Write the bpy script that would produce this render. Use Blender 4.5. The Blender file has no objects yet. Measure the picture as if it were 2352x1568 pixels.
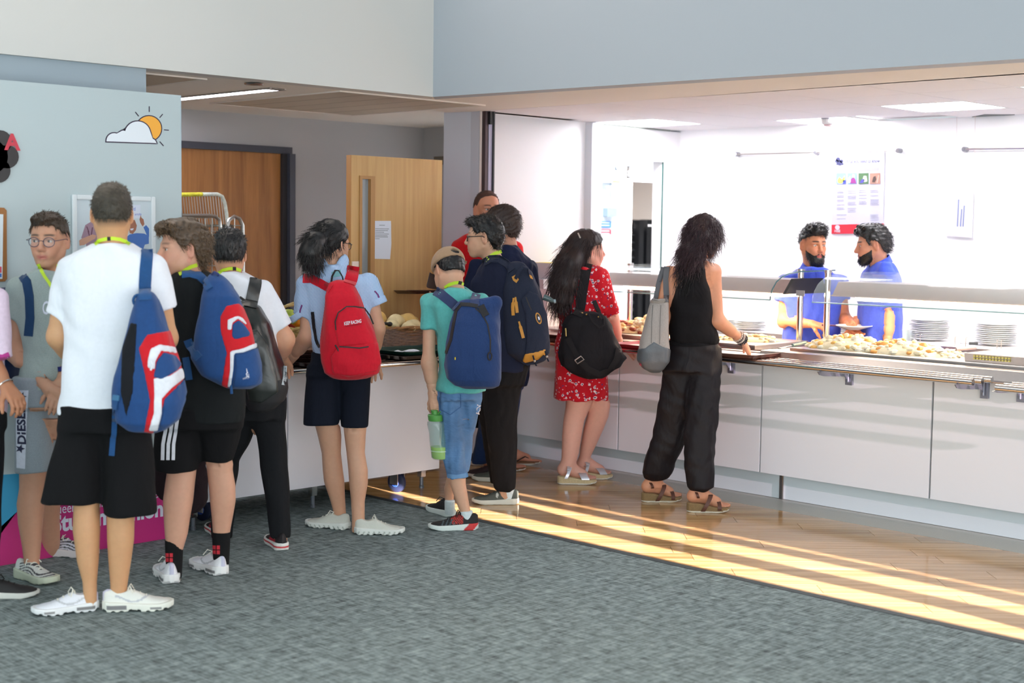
import bpy, bmesh, math, random
import numpy as np
from mathutils import Vector, Matrix
from mathutils.bvhtree import BVHTree
random.seed(7); np.random.seed(7)
SC = bpy.context.scene
COL = SC.collection
# ---------------- camera (50 mm, eye height 1.6 m; +X and +Y run along the two walls) ----------------
FPX, PITCH, ROLL, EYE = 3267.0, math.radians(4.53), .0135, 1.6
Fh = np.array([1, 1, 0]) / 2 ** .5; Rh = np.array([1, -1, 0]) / 2 ** .5; Zh = np.array([0, 0, 1.])
Fc = Fh * math.cos(PITCH) - Zh * math.sin(PITCH); Uc = Fh * math.sin(PITCH) + Zh * math.cos(PITCH)
Xc = Rh * math.cos(ROLL) + Uc * math.sin(ROLL); Yc = -Uc * math.cos(ROLL) + Rh * math.sin(ROLL)
CAM = np.array([0, 0, EYE])
cd = bpy.data.cameras.new('camera'); cam = bpy.data.objects.new('camera', cd); COL.objects.link(cam)
cd.lens = 50; cd.sensor_width = 36; cd.clip_start = .05; cd.clip_end = 100
cd.dof.use_dof = True; cd.dof.focus_distance = 7.7; cd.dof.aperture_fstop = 2.2
m = Matrix.Identity(4)
for i in range(3):
    m[i][0] = Xc[i]; m[i][1] = -Yc[i]; m[i][2] = -Fc[i]; m[i][3] = CAM[i]
cam.matrix_world = m
SC.camera = cam
# ---------------- world, sun, added daylight, exposure ----------------
w = bpy.data.worlds.new('world'); SC.world = w; w.use_nodes = True
w.node_tree.nodes['Background'].inputs[0].default_value = (.86, .95, 1.0, 1)
w.node_tree.nodes['Background'].inputs[1].default_value = .62
SC.view_settings.view_transform = 'Standard'; SC.view_settings.look = 'None'
SC.view_settings.exposure = 0.14; SC.view_settings.gamma = 1.0
SC.view_settings.use_curve_mapping = False
SC.cycles.use_denoising = True
SC.cycles.max_bounces = 10; SC.cycles.diffuse_bounces = 7; SC.cycles.glossy_bounces = 3
SC.cycles.transmission_bounces = 6; SC.cycles.transparent_max_bounces = 10
SC.cycles.blur_glossy = 1.0; SC.cycles.caustics_reflective = True; SC.cycles.caustics_refractive = False
SC.cycles.sample_clamp_indirect = 4.0
def look_rot(d):
    return Vector(d).to_track_quat('-Z', 'Y').to_euler()
SUN_DIR = (.127, .992, -.150)
sl = bpy.data.lights.new('sun', 'SUN'); sl.energy = 84.0; sl.angle = math.radians(.22); sl.color = (1.0, .88, .80)
so = bpy.data.objects.new('sun', sl); COL.objects.link(so); so.rotation_euler = look_rot(SUN_DIR)
def area(name, loc, d, sx, sy, power, color):
    l = bpy.data.lights.new(name, 'AREA'); l.shape = 'RECTANGLE'; l.size = sx; l.size_y = sy; l.energy = power; l.color = color
    o = bpy.data.objects.new(name, l); COL.objects.link(o); o.location = loc; o.rotation_euler = look_rot(d)
    return o
area('added_daylight', (.5, -2.8, 1.5), (.12, 1, .10), 8, 2.8, 380, (.90, .97, 1.0))      # added area light before the solid rear wall; its windows are assumed, not built
area('added_daylight', (-3.2, 2.5, 1.6), (1, .25, .12), 7, 2.8, 150, (.80, 1.0, .98))       # another added area light at the left; side glazing assumed, not built
KITCHEN_LAMP = 22.0      # emission of the servery ceiling panels
CORRIDOR_LAMP = 34.0
# ---------------- helpers ----------------
def lin(r, g=None, b=None):
    if g is None: r, g, b = r
    f = lambda v: (v / 255 / 12.92) if v / 255 <= .04045 else ((v / 255 + .055) / 1.055) ** 2.4
    return (f(r), f(g), f(b), 1)
MATS = {}
def nd(nt, t, **kw):
    n = nt.nodes.new(t)
    for k, v in kw.items():
        if k in n.inputs.keys(): n.inputs[k].default_value = v
        else: setattr(n, k, v)
    return n
def mat(name, col, rough=.6, metal=0., noise=None, bump=None, attr=False, emit=0., trans=0., alpha=1., spec=None, coat=0., sss=0., sheen=0., ior=None, coords='Object', bumpstretch=(1, 1, 1)):
    """plain procedural material: optional colour noise (scale, amount), bump (scale, strength)"""
    if name in MATS: return MATS[name]
    M = bpy.data.materials.new(name); M.use_nodes = True; nt = M.node_tree; b = nt.nodes['Principled BSDF']
    c = lin(col) if max(col) > 1.001 else (*col, 1)
    b.inputs['Base Color'].default_value = c; b.inputs['Roughness'].default_value = rough; b.inputs['Metallic'].default_value = metal
    if spec is not None: b.inputs['Specular IOR Level'].default_value = spec
    if ior: b.inputs['IOR'].default_value = ior
    if coat: b.inputs['Coat Weight'].default_value = coat; b.inputs['Coat Roughness'].default_value = .06
    if sheen: b.inputs['Sheen Weight'].default_value = sheen
    if sss: b.inputs['Subsurface Weight'].default_value = sss; b.inputs['Subsurface Radius'].default_value = (.012, .005, .003); b.inputs['Subsurface Scale'].default_value = .6
    if emit: b.inputs['Emission Color'].default_value = c; b.inputs['Emission Strength'].default_value = emit
    if trans: b.inputs['Transmission Weight'].default_value = trans
    if alpha < 1: b.inputs['Alpha'].default_value = alpha
    src = None
    if attr:
        a = nd(nt, 'ShaderNodeVertexColor', layer_name='Col'); src = a.outputs[0]
    if noise or bump: tc = nd(nt, 'ShaderNodeTexCoord')
    if noise:
        n = nd(nt, 'ShaderNodeTexNoise', Scale=noise[0], Detail=4.0, Roughness=.6); nt.links.new(tc.outputs[coords], n.inputs['Vector'])
        r = nd(nt, 'ShaderNodeMapRange'); r.inputs[3].default_value = 1 - noise[1]; r.inputs[4].default_value = 1 + noise[1] * .6
        r.inputs[1].default_value = .25; r.inputs[2].default_value = .75
        nt.links.new(n.outputs[0], r.inputs[0])
        mx = nd(nt, 'ShaderNodeMix', data_type='RGBA', blend_type='MULTIPLY'); mx.inputs[0].default_value = 1
        mx.inputs[6].default_value = c
        if src: nt.links.new(src, mx.inputs[6])
        nt.links.new(r.outputs[0], mx.inputs[7]); src = mx.outputs[2]
    if src: nt.links.new(src, b.inputs['Base Color'])
    if bump:
        mp = nd(nt, 'ShaderNodeMapping'); mp.inputs[3].default_value = bumpstretch; nt.links.new(tc.outputs[coords], mp.inputs[0])
        n = nd(nt, 'ShaderNodeTexNoise', Scale=bump[0], Detail=3.0, Distortion=.6); nt.links.new(mp.outputs[0], n.inputs['Vector'])
        bp = nd(nt, 'ShaderNodeBump', Strength=bump[1], Distance=.02); nt.links.new(n.outputs[0], bp.inputs['Height']); nt.links.new(bp.outputs[0], b.inputs['Normal'])
    MATS[name] = M
    return M
def cloth(name, col, rough=.9, fold=.5, **kw):
    return mat(name, col, rough, noise=kw.pop('noise', (60, .10)), bump=(9, min(1., fold * 1.7)), spec=kw.pop('spec', .25), sheen=kw.pop('sheen', .1 if max(col) > 60 else .0), bumpstretch=(1, 1, .55), **kw)

class MB:
    """collects boxes, prisms, tubes, lathes; build() links them as ONE mesh object"""
    def __init__(s): s.v = []; s.f = []
    def add(s, v, f):
        o = len(s.v); s.v += [tuple(float(q) for q in p) for p in v]; s.f += [tuple(i + o for i in q) for q in f]; return s
    def box(s, x0, x1, y0, y1, z0, z1):
        return s.add([(x0, y0, z0), (x1, y0, z0), (x1, y1, z0), (x0, y1, z0), (x0, y0, z1), (x1, y0, z1), (x1, y1, z1), (x0, y1, z1)],
                     [(0, 3, 2, 1), (4, 5, 6, 7), (0, 1, 5, 4), (1, 2, 6, 5), (2, 3, 7, 6), (3, 0, 4, 7)])
    def prism(s, poly, a, b, ax='z'):
        """polygon extruded from a to b along an axis (poly in the two other axes, in xyz order)"""
        n = len(poly)
        def P(p, h): return (p[0], p[1], h) if ax == 'z' else ((p[0], h, p[1]) if ax == 'y' else (h, p[0], p[1]))
        v = [P(p, a) for p in poly] + [P(p, b) for p in poly]
        f = [tuple(range(n)), tuple(range(2 * n - 1, n - 1, -1))] + [(i, (i + 1) % n, n + (i + 1) % n, n + i) for i in range(n)]
        return s.add(v, f)
    def tube(s, pts, r, n=8, caps=True, flat=1.):
        pts = [Vector(p) for p in pts]; rs = r if hasattr(r, '__len__') else [r] * len(pts)
        t0 = (pts[1] - pts[0]).normalized(); up = Vector((0, 0, 1)) if abs(t0.z) < .9 else Vector((1, 0, 0))
        u = t0.cross(up).normalized(); v = []; o = 0
        for i, p in enumerate(pts):
            t = (pts[min(i + 1, len(pts) - 1)] - pts[max(i - 1, 0)]).normalized()
            u = (u - t * u.dot(t)); u = u.normalized() if u.length > 1e-6 else t.orthogonal().normalized(); w_ = t.cross(u)
            for k in range(n):
                a = 2 * math.pi * k / n; v.append(p + (u * math.cos(a) + w_ * math.sin(a) * flat) * rs[i])
        f = [(i * n + k, i * n + (k + 1) % n, (i + 1) * n + (k + 1) % n, (i + 1) * n + k) for i in range(len(pts) - 1) for k in range(n)]
        if caps: f += [tuple(range(n - 1, -1, -1)), tuple(range((len(pts) - 1) * n, len(pts) * n))]
        return s.add(v, f)
    def lathe(s, prof, c=(0, 0, 0), n=20, axis=None):
        """profile of (radius, height) turned about +Z through c"""
        v = []
        for r, h in prof:
            for k in range(n):
                a = 2 * math.pi * k / n; v.append((c[0] + r * math.cos(a), c[1] + r * math.sin(a), c[2] + h))
        f = [(i * n + k, i * n + (k + 1) % n, (i + 1) * n + (k + 1) % n, (i + 1) * n + k) for i in range(len(prof) - 1) for k in range(n)]
        f += [tuple(range(n - 1, -1, -1)), tuple(range((len(prof) - 1) * n, len(prof) * n))]
        return s.add(v, f)
    def rbox(s, x0, x1, y0, y1, z0, z1, r=.01, seg=3):
        """box with rounded vertical corners"""
        p = []
        for cx, cy, a0 in ((x1 - r, y1 - r, 0), (x0 + r, y1 - r, 90), (x0 + r, y0 + r, 180), (x1 - r, y0 + r, 270)):
            for k in range(seg + 1):
                a = math.radians(a0 + 90 * k / seg); p.append((cx + r * math.cos(a), cy + r * math.sin(a)))
        return s.prism(p, z0, z1)
    def ball(s, c, r, n=10, m_=7):
        r = r if hasattr(r, '__len__') else (r, r, r); v = []
        for i in range(m_ + 1):
            t = math.pi * i / m_
            for k in range(n):
                a = 2 * math.pi * k / n; v.append((c[0] + r[0] * math.sin(t) * math.cos(a), c[1] + r[1] * math.sin(t) * math.sin(a), c[2] + r[2] * math.cos(t)))
        return s.add(v, [(i * n + k, (i + 1) * n + k, (i + 1) * n + (k + 1) % n, i * n + (k + 1) % n) for i in range(m_) for k in range(n)])
    def turn(s, M):
        s.v = [tuple(M @ Vector(p)) for p in s.v]; return s
    def build(s, name, m, parent=None, smooth=False, bevel=0.):
        me = bpy.data.meshes.new(name); me.from_pydata(s.v, [], s.f)
        bm = bmesh.new(); bm.from_mesh(me); bmesh.ops.remove_doubles(bm, verts=bm.verts, dist=1e-6)
        bmesh.ops.recalc_face_normals(bm, faces=bm.faces)
        if bevel: bmesh.ops.bevel(bm, geom=[e for e in bm.edges if len(e.link_faces) == 2 and e.calc_face_angle(0) > .5], offset=bevel, segments=2, affect='EDGES', profile=.6)
        bm.to_mesh(me); bm.free()
        if smooth: me.shade_smooth(); me.set_sharp_from_angle(angle=math.radians(40))
        me.materials.append(m); o = bpy.data.objects.new(name, me); COL.objects.link(o)
        if parent: setpar(o, parent)
        return o
def setpar(o, p):
    """parent while keeping the geometry where it was modelled (world coordinates)"""
    o.parent = p; q = p; T = Vector((0, 0, 0))
    while q: T += q.location; q = q.parent
    o.location = o.location - T
def tag(o, label, cat, group=None, kind=None):
    o['label'] = label; o['category'] = cat
    if group: o['group'] = group
    if kind: o['kind'] = kind
    return o
def thing(name, loc, label, cat, group=None):
    o = bpy.data.objects.new(name, None); COL.objects.link(o); o.location = loc; o.empty_display_size = .1
    return tag(o, label, cat, group)
def struct(o): o['kind'] = 'structure'; return o
def copy_tree(o, parent=None, d=(0, 0, 0)):
    c = o.copy(); COL.objects.link(c); c.parent = parent
    for ch in list(o.children): copy_tree(ch, c)
    if parent is None: c.location = Vector(o.location) + Vector(d)
    return c
# pixel of the photograph -> direction / world point (used as a survey tool, real depths everywhere)
def ray(px, py): return Fc + (px - 1176) / FPX * Xc + (py - 784) / FPX * Yc
def on_z(px, py, z=0.): d = ray(px, py); return CAM + (z - EYE) / d[2] * d
def on_x(px, py, x): d = ray(px, py); return CAM + x / d[0] * d
def on_y(px, py, y): d = ray(px, py); return CAM + y / d[1] * d
def at(px, py, depth): d = ray(px, py); return CAM + depth / (d @ Fh) * d
def text_mesh(txt, size=1., bold=0., font=None, spacing=1., align='LEFT', shear=0.):
    cu = bpy.data.curves.new('t', 'FONT'); cu.body = txt; cu.size = size; cu.offset = bold; cu.space_character = spacing; cu.align_x = align; cu.shear = shear
    cu.resolution_u = 3
    o = bpy.data.objects.new('t', cu); COL.objects.link(o)
    dg = bpy.context.evaluated_depsgraph_get(); me = bpy.data.meshes.new_from_object(o.evaluated_get(dg))
    v = [tuple(p.co) for p in me.vertices]; f = [tuple(p.vertices) for p in me.polygons]
    bpy.data.objects.remove(o); bpy.data.curves.remove(cu); bpy.data.meshes.remove(me)
    return v, f
def wall_text(txt, name, m, parent, o, ux, uy, size, **kw):
    """flat lettering on a wall: origin o, unit vectors ux (reading) and uy (up)"""
    v, f = text_mesh(txt, size, **kw); o, ux, uy = (Vector(q) for q in (o, ux, uy))
    return MB().add([o + ux * p[0] + uy * p[1] for p in v], f).build(name, m, parent)
# ---------------- room ----------------
ZC = 2.40
M_white = mat('white_paint', (226, 226, 226), .6)
M_kwhite = mat('kitchen_white', (240, 239, 242), .45)
M_panelgrey = mat('display_board_paint', (182, 196, 200), .6)
M_beamA = mat('bulkhead_paint', (176, 182, 190), .7)
M_corr = mat('corridor_paint', (176, 174, 174), .7)
M_soffit = mat('soffit_paint', (240, 234, 224), .7)
M_darkgrey = mat('door_frame_grey', (62, 64, 74), .5)
M_steel = mat('brushed_steel', (200, 194, 192), .28, 1., noise=(30, .05))
M_chrome = mat('chrome', (215, 212, 210), .12, 1.)
M_black = mat('black_plastic', (18, 18, 20), .45)
M_dark = mat('dark_void', (10, 10, 12), .8)

def carpet_mat():
    M = mat('carpet', (92, 103, 106), .95, spec=.1); nt = M.node_tree; b = nt.nodes['Principled BSDF']
    tc = nd(nt, 'ShaderNodeTexCoord'); outs = []
    for rot, s in ((0.0, (5, 120, 1)), (0.0, (120, 5, 1)), (0.0, (22, 22, 1))):
        mp = nd(nt, 'ShaderNodeMapping'); mp.inputs[2].default_value = (0, 0, rot); mp.inputs[3].default_value = s
        nt.links.new(tc.outputs['Object'], mp.inputs[0])
        n = nd(nt, 'ShaderNodeTexNoise', Scale=1.0, Detail=5.0, Roughness=.7); nt.links.new(mp.outputs[0], n.inputs['Vector']); outs.append(n.outputs[0])
    a = nd(nt, 'ShaderNodeMath', operation='ADD'); nt.links.new(outs[0], a.inputs[0]); nt.links.new(outs[1], a.inputs[1])
    a2 = nd(nt, 'ShaderNodeMath', operation='ADD'); nt.links.new(a.outputs[0], a2.inputs[0]); nt.links.new(outs[2], a2.inputs[1])
    r = nd(nt, 'ShaderNodeValToRGB'); d = nd(nt, 'ShaderNodeMath', operation='DIVIDE'); d.inputs[1].default_value = 3
    nt.links.new(a2.outputs[0], d.inputs[0]); nt.links.new(d.outputs[0], r.inputs[0])
    e = r.color_ramp.elements; e[0].position = .40; e[0].color = lin(56, 62, 64); e[1].position = .60; e[1].color = lin(158, 172, 172)
    nt.links.new(r.outputs[0], b.inputs['Base Color'])
    bp = nd(nt, 'ShaderNodeBump', Strength=.35, Distance=.01); nt.links.new(a2.outputs[0], bp.inputs['Height']); nt.links.new(bp.outputs[0], b.inputs['Normal'])
    return M
M_carpet = carpet_mat()
def wood_mat(name, c1, c2, rough, scale=(1.2, 22, 22), coat=0., rot=0., rand=True):
    M = mat(name, c1, rough, coat=coat); nt = M.node_tree; b = nt.nodes['Principled BSDF']
    tc = nd(nt, 'ShaderNodeTexCoord'); mr = nd(nt, 'ShaderNodeMapping'); mr.inputs[2].default_value = (0, 0, rot)
    mp = nd(nt, 'ShaderNodeMapping'); mp.inputs[3].default_value = scale; nt.links.new(tc.outputs['Object'], mr.inputs[0])
    oi = nd(nt, 'ShaderNodeObjectInfo'); ad = nd(nt, 'ShaderNodeVectorMath', operation='ADD')
    nt.links.new(mr.outputs[0], ad.inputs[0]); mm = nd(nt, 'ShaderNodeMath', operation='MULTIPLY'); mm.inputs[1].default_value = 17.
    if rand:
        nt.links.new(oi.outputs['Random'], mm.inputs[0]); nt.links.new(mm.outputs[0], ad.inputs[1])
    nt.links.new(ad.outputs[0], mp.inputs[0])
    n = nd(nt, 'ShaderNodeTexNoise', Scale=1.0, Detail=6.0, Roughness=.65, Distortion=.5); nt.links.new(mp.outputs[0], n.inputs['Vector'])
    r = nd(nt, 'ShaderNodeValToRGB'); e = r.color_ramp.elements; e[0].position = .3; e[0].color = lin(c2); e[1].position = .66; e[1].color = lin(c1)
    nt.links.new(n.outputs[0], r.inputs[0])
    src = r.outputs[0]
    if rand:
        hs = nd(nt, 'ShaderNodeHueSaturation'); mr2 = nd(nt, 'ShaderNodeMapRange'); mr2.inputs[3].default_value = .86; mr2.inputs[4].default_value = 1.14
        nt.links.new(oi.outputs['Random'], mr2.inputs[0]); nt.links.new(mr2.outputs[0], hs.inputs['Value']); nt.links.new(src, hs.inputs['Color']); src = hs.outputs[0]
    nt.links.new(src, b.inputs['Base Color'])
    return M
M_plank = wood_mat('oak_vinyl', (204, 166, 120), (160, 120, 76), .11, (1.3, 26, 1), rot=math.radians(45))
M_oak_door = wood_mat('oak_veneer_light', (206, 166, 108), (188, 146, 90), .45, (26, 26, 1.1), rand=False)
M_brown_door = wood_mat('oak_veneer_brown', (172, 116, 60), (132, 84, 40), .45, (16, 16, .9), rand=False)

floor = struct(MB().box(-6, 5.35, -4, 9.5, -.06, 0).build('floor', M_carpet))
sub = MB().box(5.35, 7.86, -4, 9.5, -.06, -.006).build('subfloor', mat('floor_joint', (70, 46, 26), .6), floor)
MB().box(5.31, 5.352, -4, 9.5, 0, .0025).build('edge_strip', mat('edge_strip_grey', (58, 66, 68), .7, noise=(40, .3)), floor)
MB().box(6.842, 7.2, -4, 7.2, -.006, .0005).build('vinyl_strip', mat('pale_vinyl', (186, 186, 178), .4, noise=(120, .08)), floor)
def clip(poly, f):
    out = []
    for i in range(len(poly)):
        a, b = poly[i], poly[(i + 1) % len(poly)]; fa, fb = f(a), f(b)
        if fa >= 0: out.append(a)
        if (fa >= 0) != (fb >= 0):
            t = fa / (fa - fb); out.append((a[0] + t * (b[0] - a[0]), a[1] + t * (b[1] - a[1])))
    return out
def planks():
    """oak boards laid diagonally; each board its own piece, clipped at the carpet and at the pale strip"""
    u = (math.sqrt(.5), -math.sqrt(.5)); v = (math.sqrt(.5), math.sqrt(.5)); W, Lp, g = .152, 1.22, .0012
    rnd = random.Random(3)
    for j in range(26, 72):
        off = rnd.random() * Lp
        for i in range(-6, 8):
            a0, a1, b0, b1 = i * Lp + off + g, (i + 1) * Lp + off - g, j * W + g, (j + 1) * W - g
            P = [(u[0] * a + v[0] * b, u[1] * a + v[1] * b) for a, b in ((a0, b0), (a1, b0), (a1, b1), (a0, b1))]
            for f in (lambda p: p[0] - 5.353, lambda p: 6.84 - p[0] if p[1] < 7.2 else 7.9 - p[0], lambda p: p[1] - 1.4, lambda p: 8.69 - p[1]):
                P = clip(P, f)
                if len(P) < 3: break
            if len(P) < 3: continue
            MB().prism(P, -.006, 0.0).build('plank', M_plank, floor)
planks()

# walls and bulkheads
struct(MB().box(-1, 3.914, 6.62, 6.8, 0, ZC).build('wall_left', mat('wall_left_paint', (158, 172, 182), .7)))
bl = MB().prism([(-2, 6.588), (5.874, 6.588), (5.96, 6.70), (-2, 6.70)], ZC - .001, 4.2)
struct(bl.build('wall_upper_left', mat('bulkhead_left_paint', (216, 214, 210), .7)))
ba = MB().prism([(5.874, 6.588), (6.45, 1.0), (6.6, 1.0), (5.99, 6.70)], ZC - .001, 4.2)
struct(ba.build('wall_upper_right', M_beamA))
TL = 6.79    # line where the tiled servery ceiling begins
ce = MB().prism([(-1, 6.60), (5.886, 6.60), (6.462, 1.0), (TL + .1, 1.0), (TL, 7.1), (7.75, 7.1), (7.75, 8.8), (-1, 8.8)], ZC, ZC + .05)
ceil = struct(ce.build('ceiling', M_soffit))
# access panels in the soffit, perforated look, framed
M_access = mat('access_panel', (190, 178, 160), .6)
def access(x0, x1, y0, y1, n):
    MB().box(x0, x1, y0, y1, ZC - .004, ZC).build('access_panel', M_access, ceil)
    M_f = mat('access_trim', (226, 216, 206), .5)
    for q in ((x0 - .012, x1 + .012, y0 - .012, y0), (x0 - .012, x1 + .012, y1, y1 + .012), (x0 - .012, x0, y0, y1), (x1, x1 + .012, y0, y1)):
        MB().box(*q, ZC - .008, ZC).build('panel_trim', M_f, ceil)
    for i in range(1, n):
        xx = x0 + (x1 - x0) * i / n; MB().box(xx - .002, xx + .002, y0, y1, ZC - .0045, ZC - .001).build('panel_joint', mat('joint_dark', (120, 106, 92), .7), ceil)
access(5.28, 6.45, 6.745, 8.11, 5)
access(3.2, 4.38, 6.80, 8.10, 4)
o = MB().box(4.80, 5.02, 6.915, 9.2, ZC - .006, ZC - .0015)
cl = thing('ceiling_light', (4.96, 7.6, ZC), 'long thin recessed strip light in the corridor soffit', 'ceiling light')
MB().box(4.915, 5.005, 6.98, 8.69, ZC - .006, ZC).build('diffuser', mat('strip_light', (235, 238, 255), emit=CORRIDOR_LAMP), cl)
MB().box(4.90, 4.915, 6.92, 8.69, ZC - .008, ZC).build('frame', M_steel, cl); MB().box(5.005, 5.02, 6.92, 8.69, ZC - .008, ZC).build('frame', M_steel, cl)
MB().box(4.915, 5.005, 6.92, 6.98, ZC - .008, ZC).build('end_cap', mat('grey_cap', (120, 112, 104), .6), cl)
p = on_z(583, 190, ZC)
dl = thing('downlight', p, 'small round recessed downlight near the strip light', 'ceiling light')
MB().lathe([(.055, -.006), (.05, -.012), (.04, -.006)], p, 18).build('rim', M_steel, dl); MB().lathe([(.04, -.003), (.038, -.008)], p, 18).build('lens', mat('lens_dark', (60, 60, 60), .3), dl)

struct(MB().box(2.5, 7.8, 8.70, 8.85, 0, ZC).build('wall_back', M_corr))
wr = MB().box(7.66, 7.8, 8.45, 8.70, 0, ZC).box(7.66, 7.8, 7.4, 8.45, 2.16, ZC)
struct(wr.build('wall_corridor_end', M_corr))
MB().box(7.62, 7.66, 7.4, 8.53, 2.09, 2.17)
tr = struct(MB().box(7.62, 7.66, 7.4, 8.53, 2.10, 2.165).build('trim_2', mat('lintel_brown', (110, 98, 84), .5)))
# notices on the white kitchen wall seen past the open door
rnd = random.Random(5)
for i, lb in enumerate(('dark green paper notice pinned highest beside the open door', 'green strip notice under the dark green sheet', 'small green notice beside the open door', 'narrow pink notice beside the open door',
                        'pale grey notice beside the open door', 'square green notice low beside the open door', 'thin red notice low beside the open door', 'orange notice near the red shirt', 'lowest green notice beside the open door')):
    a = on_y(1035, (388, 412, 432, 448, 468, 498, 512, 532, 558)[i], 8.79); hh = (.14, .03, .025, .02, .04, .07, .02, .03, .02)[i]
    tag(MB().box(a[0] - .03, a[0] + .15, 8.785, 8.8, a[2] - hh / 2, a[2] + hh / 2).build('notice', mat('notice_%d' % (0, 0, 0, 1, 2, 0, 1, 3, 0)[i], [(20, 90, 70), (190, 60, 70), (225, 225, 225), (210, 150, 60)][(0, 0, 0, 1, 2, 0, 1, 3, 0)[i]], .6)), lb, 'notice', 'notices on the kitchen wall')

# brown double door in the corridor
d1 = struct(MB().box(5.30, 6.25, 8.685, 8.70, 0, 2.13).build('door_1', M_brown_door))
MB().box(4.2, 5.296, 8.685, 8.70, 0, 2.13).build('door_leaf', M_brown_door, d1)
MB().box(4.2, 6.335, 8.66, 8.70, 2.128, 2.178).build('frame_head', M_darkgrey, d1)
MB().box(6.285, 6.335, 8.62, 8.70, 0, 2.128).build('frame_jamb', M_darkgrey, d1)
MB().box(6.245, 6.285, 8.655, 8.70, 0, 2.128).build('frame_stop', mat('frame_shadow_grey', (44, 42, 44), .6), d1)

# the wall end (column) by the servery, shutter guide
co = MB().prism([(6.79, 7.13), (6.79, 7.22), (6.72, 7.42), (6.86, 7.42), (6.86, 7.13)], 0, ZC)
struct(co.build('wall_column', mat('column_paint', (190, 190, 200), .6)))
struct(MB().box(6.86, 8.02, 7.2, 7.4, 0, ZC).build('wall_return', M_kwhite))
sg = struct(MB().box(6.79, 6.80, 7.118, 7.132, 0, ZC).build('trim_1', mat('pale_edge', (240, 225, 220), .5)))
MB().box(6.80, 6.83, 7.085, 7.125, 0, ZC).build('shutter_guide', mat('guide_brown', (70, 58, 60), .35, .6), sg)
MB().box(6.83, 6.86, 7.08, 7.12, 0, ZC - .09).build('shutter_channel', mat('guide_lilac', (190, 188, 215), .4), sg)
MB().box(6.83, 6.86, 7.07, 7.12, ZC - .09, ZC).build('shutter_stop', M_black, sg)
MB().box(6.86, 6.872, 7.065, 7.12, 0, ZC).build('shutter_seal', M_black, sg)

# servery: tiled ceiling
kc = struct(MB().box(TL, 9.3, .4, 7.4, ZC + .03, ZC + .06).build('ceiling_servery', mat('ceiling_void', (150, 150, 150), .8)))
M_tile = mat('ceiling_tile', (246, 243, 245), .8, noise=(200, .04))
M_lamp = mat('panel_lamp', (255, 253, 255), emit=KITCHEN_LAMP)
for i in range(5):
    for j in range(11):
        x0 = TL + .02 + i * .6; y1 = 7.19 - j * .6; x1 = min(x0 + .594, 9.28); y0 = y1 - .594
        if x0 > 9.2: continue
        if (i, j) in ((2, 0), (2, 4), (2, 8), (1, 6), (3, 2), (1, 9)): continue
        z = ZC + (.02 if (i, j) == (3, 3) else 0)
        MB().box(x0, x1, y0, y1, z, z + .015).build('ceiling_tile', M_tile, kc)
for (i, j), lb in {(2, 0): 'square white ceiling light panel in front of the hatch wall', (2, 4): 'square white ceiling light panel right of the smoke detector',
                   (2, 8): 'assumed square white ceiling light panel far along the servery', (1, 6): 'assumed square white ceiling light panel above the right end of the counter',
                   (3, 2): 'assumed square white ceiling light panel above the two servers', (1, 9): 'assumed square white ceiling light panel at the near right end of the servery'}.items():  # panels labelled assumed are extra ones, added to light the servery
    x0 = TL + .02 + i * .6; y1 = 7.19 - j * .6
    t = thing('light_panel', (x0 + .3, y1 - .3, ZC), lb, 'ceiling light')
    MB().box(x0 + .02, x0 + .574, y1 - .574, y1 - .02, ZC + .004, ZC + .012).build('diffuser', M_lamp, t)
    for q in ((x0, x0 + .594, y1 - .594, y1 - .574), (x0, x0 + .594, y1 - .02, y1), (x0, x0 + .02, y1 - .574, y1 - .02), (x0 + .574, x0 + .594, y1 - .574, y1 - .02)):
        MB().box(*q, ZC, ZC + .014).build('frame', M_white, t)
# the tile lifted out above the right corner
MB().prism([(8.95, 4.54), (9.25, 4.9), (9.25, 4.2)], ZC - .004, ZC + .001).build('open_tile_gap', mat('gap_dark', (90, 96, 96), .8), kc)
p = on_z(1902, 272, ZC)
sd = thing('smoke_detector', p, 'white round smoke detector on the tiled servery ceiling', 'smoke detector')
MB().lathe([(.052, 0), (.052, -.008)], p, 20).build('base', mat('grey_plastic', (150, 150, 160), .5), sd)
MB().lathe([(.05, -.008), (.05, -.03), (.04, -.04), (.032, -.042)], p, 20).build('body', M_white, sd)
MB().lathe([(.03, -.042), (.03, -.052), (.018, -.056)], p, 16).build('sensor', mat('sensor_pink', (200, 170, 175), .5), sd)

struct(MB().box(7.86, 9.2, 1.0, 7.2, -.06, .0).build('floor_servery', mat('grey_vinyl', (190, 190, 190), .4)))
# servery back wall, hatch wall
struct(MB().box(9.08, 9.2, 1.0, 7.4, 0, ZC).build('wall_servery', M_kwhite))
hw = struct(MB().box(8.02, 9.08, 7.2, 7.3, 2.15, ZC - .012).box(8.866, 9.08, 7.2, 7.3, 0, 2.15).build('wall_hatch', M_kwhite))
MB().box(8.064, 8.866, 7.19, 7.2, 2.142, 2.165).build('hatch_head_trim', M_white, hw)
for i in range(6): MB().lathe([(.004, 0), (.003, .003)], (8.15 + i * .13, 7.188, 2.156), 8).build('screw', M_steel, hw)
MB().box(8.862, 8.868, 7.194, 7.204, 0, 2.142).build('hatch_edge', mat('green_edge', (30, 90, 84), .4), hw)
MB().box(8.06, 8.94, 7.19, 7.2, ZC - .012, ZC).build('head_shadow_gap', mat('gap_grey', (110, 116, 112), .7), hw)
struct(MB().box(7.945, 8.064, 7.13, 7.31, 0, ZC - .005).build('wall_hatch_post', mat('post_paint', (214, 218, 226), .5)))
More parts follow.
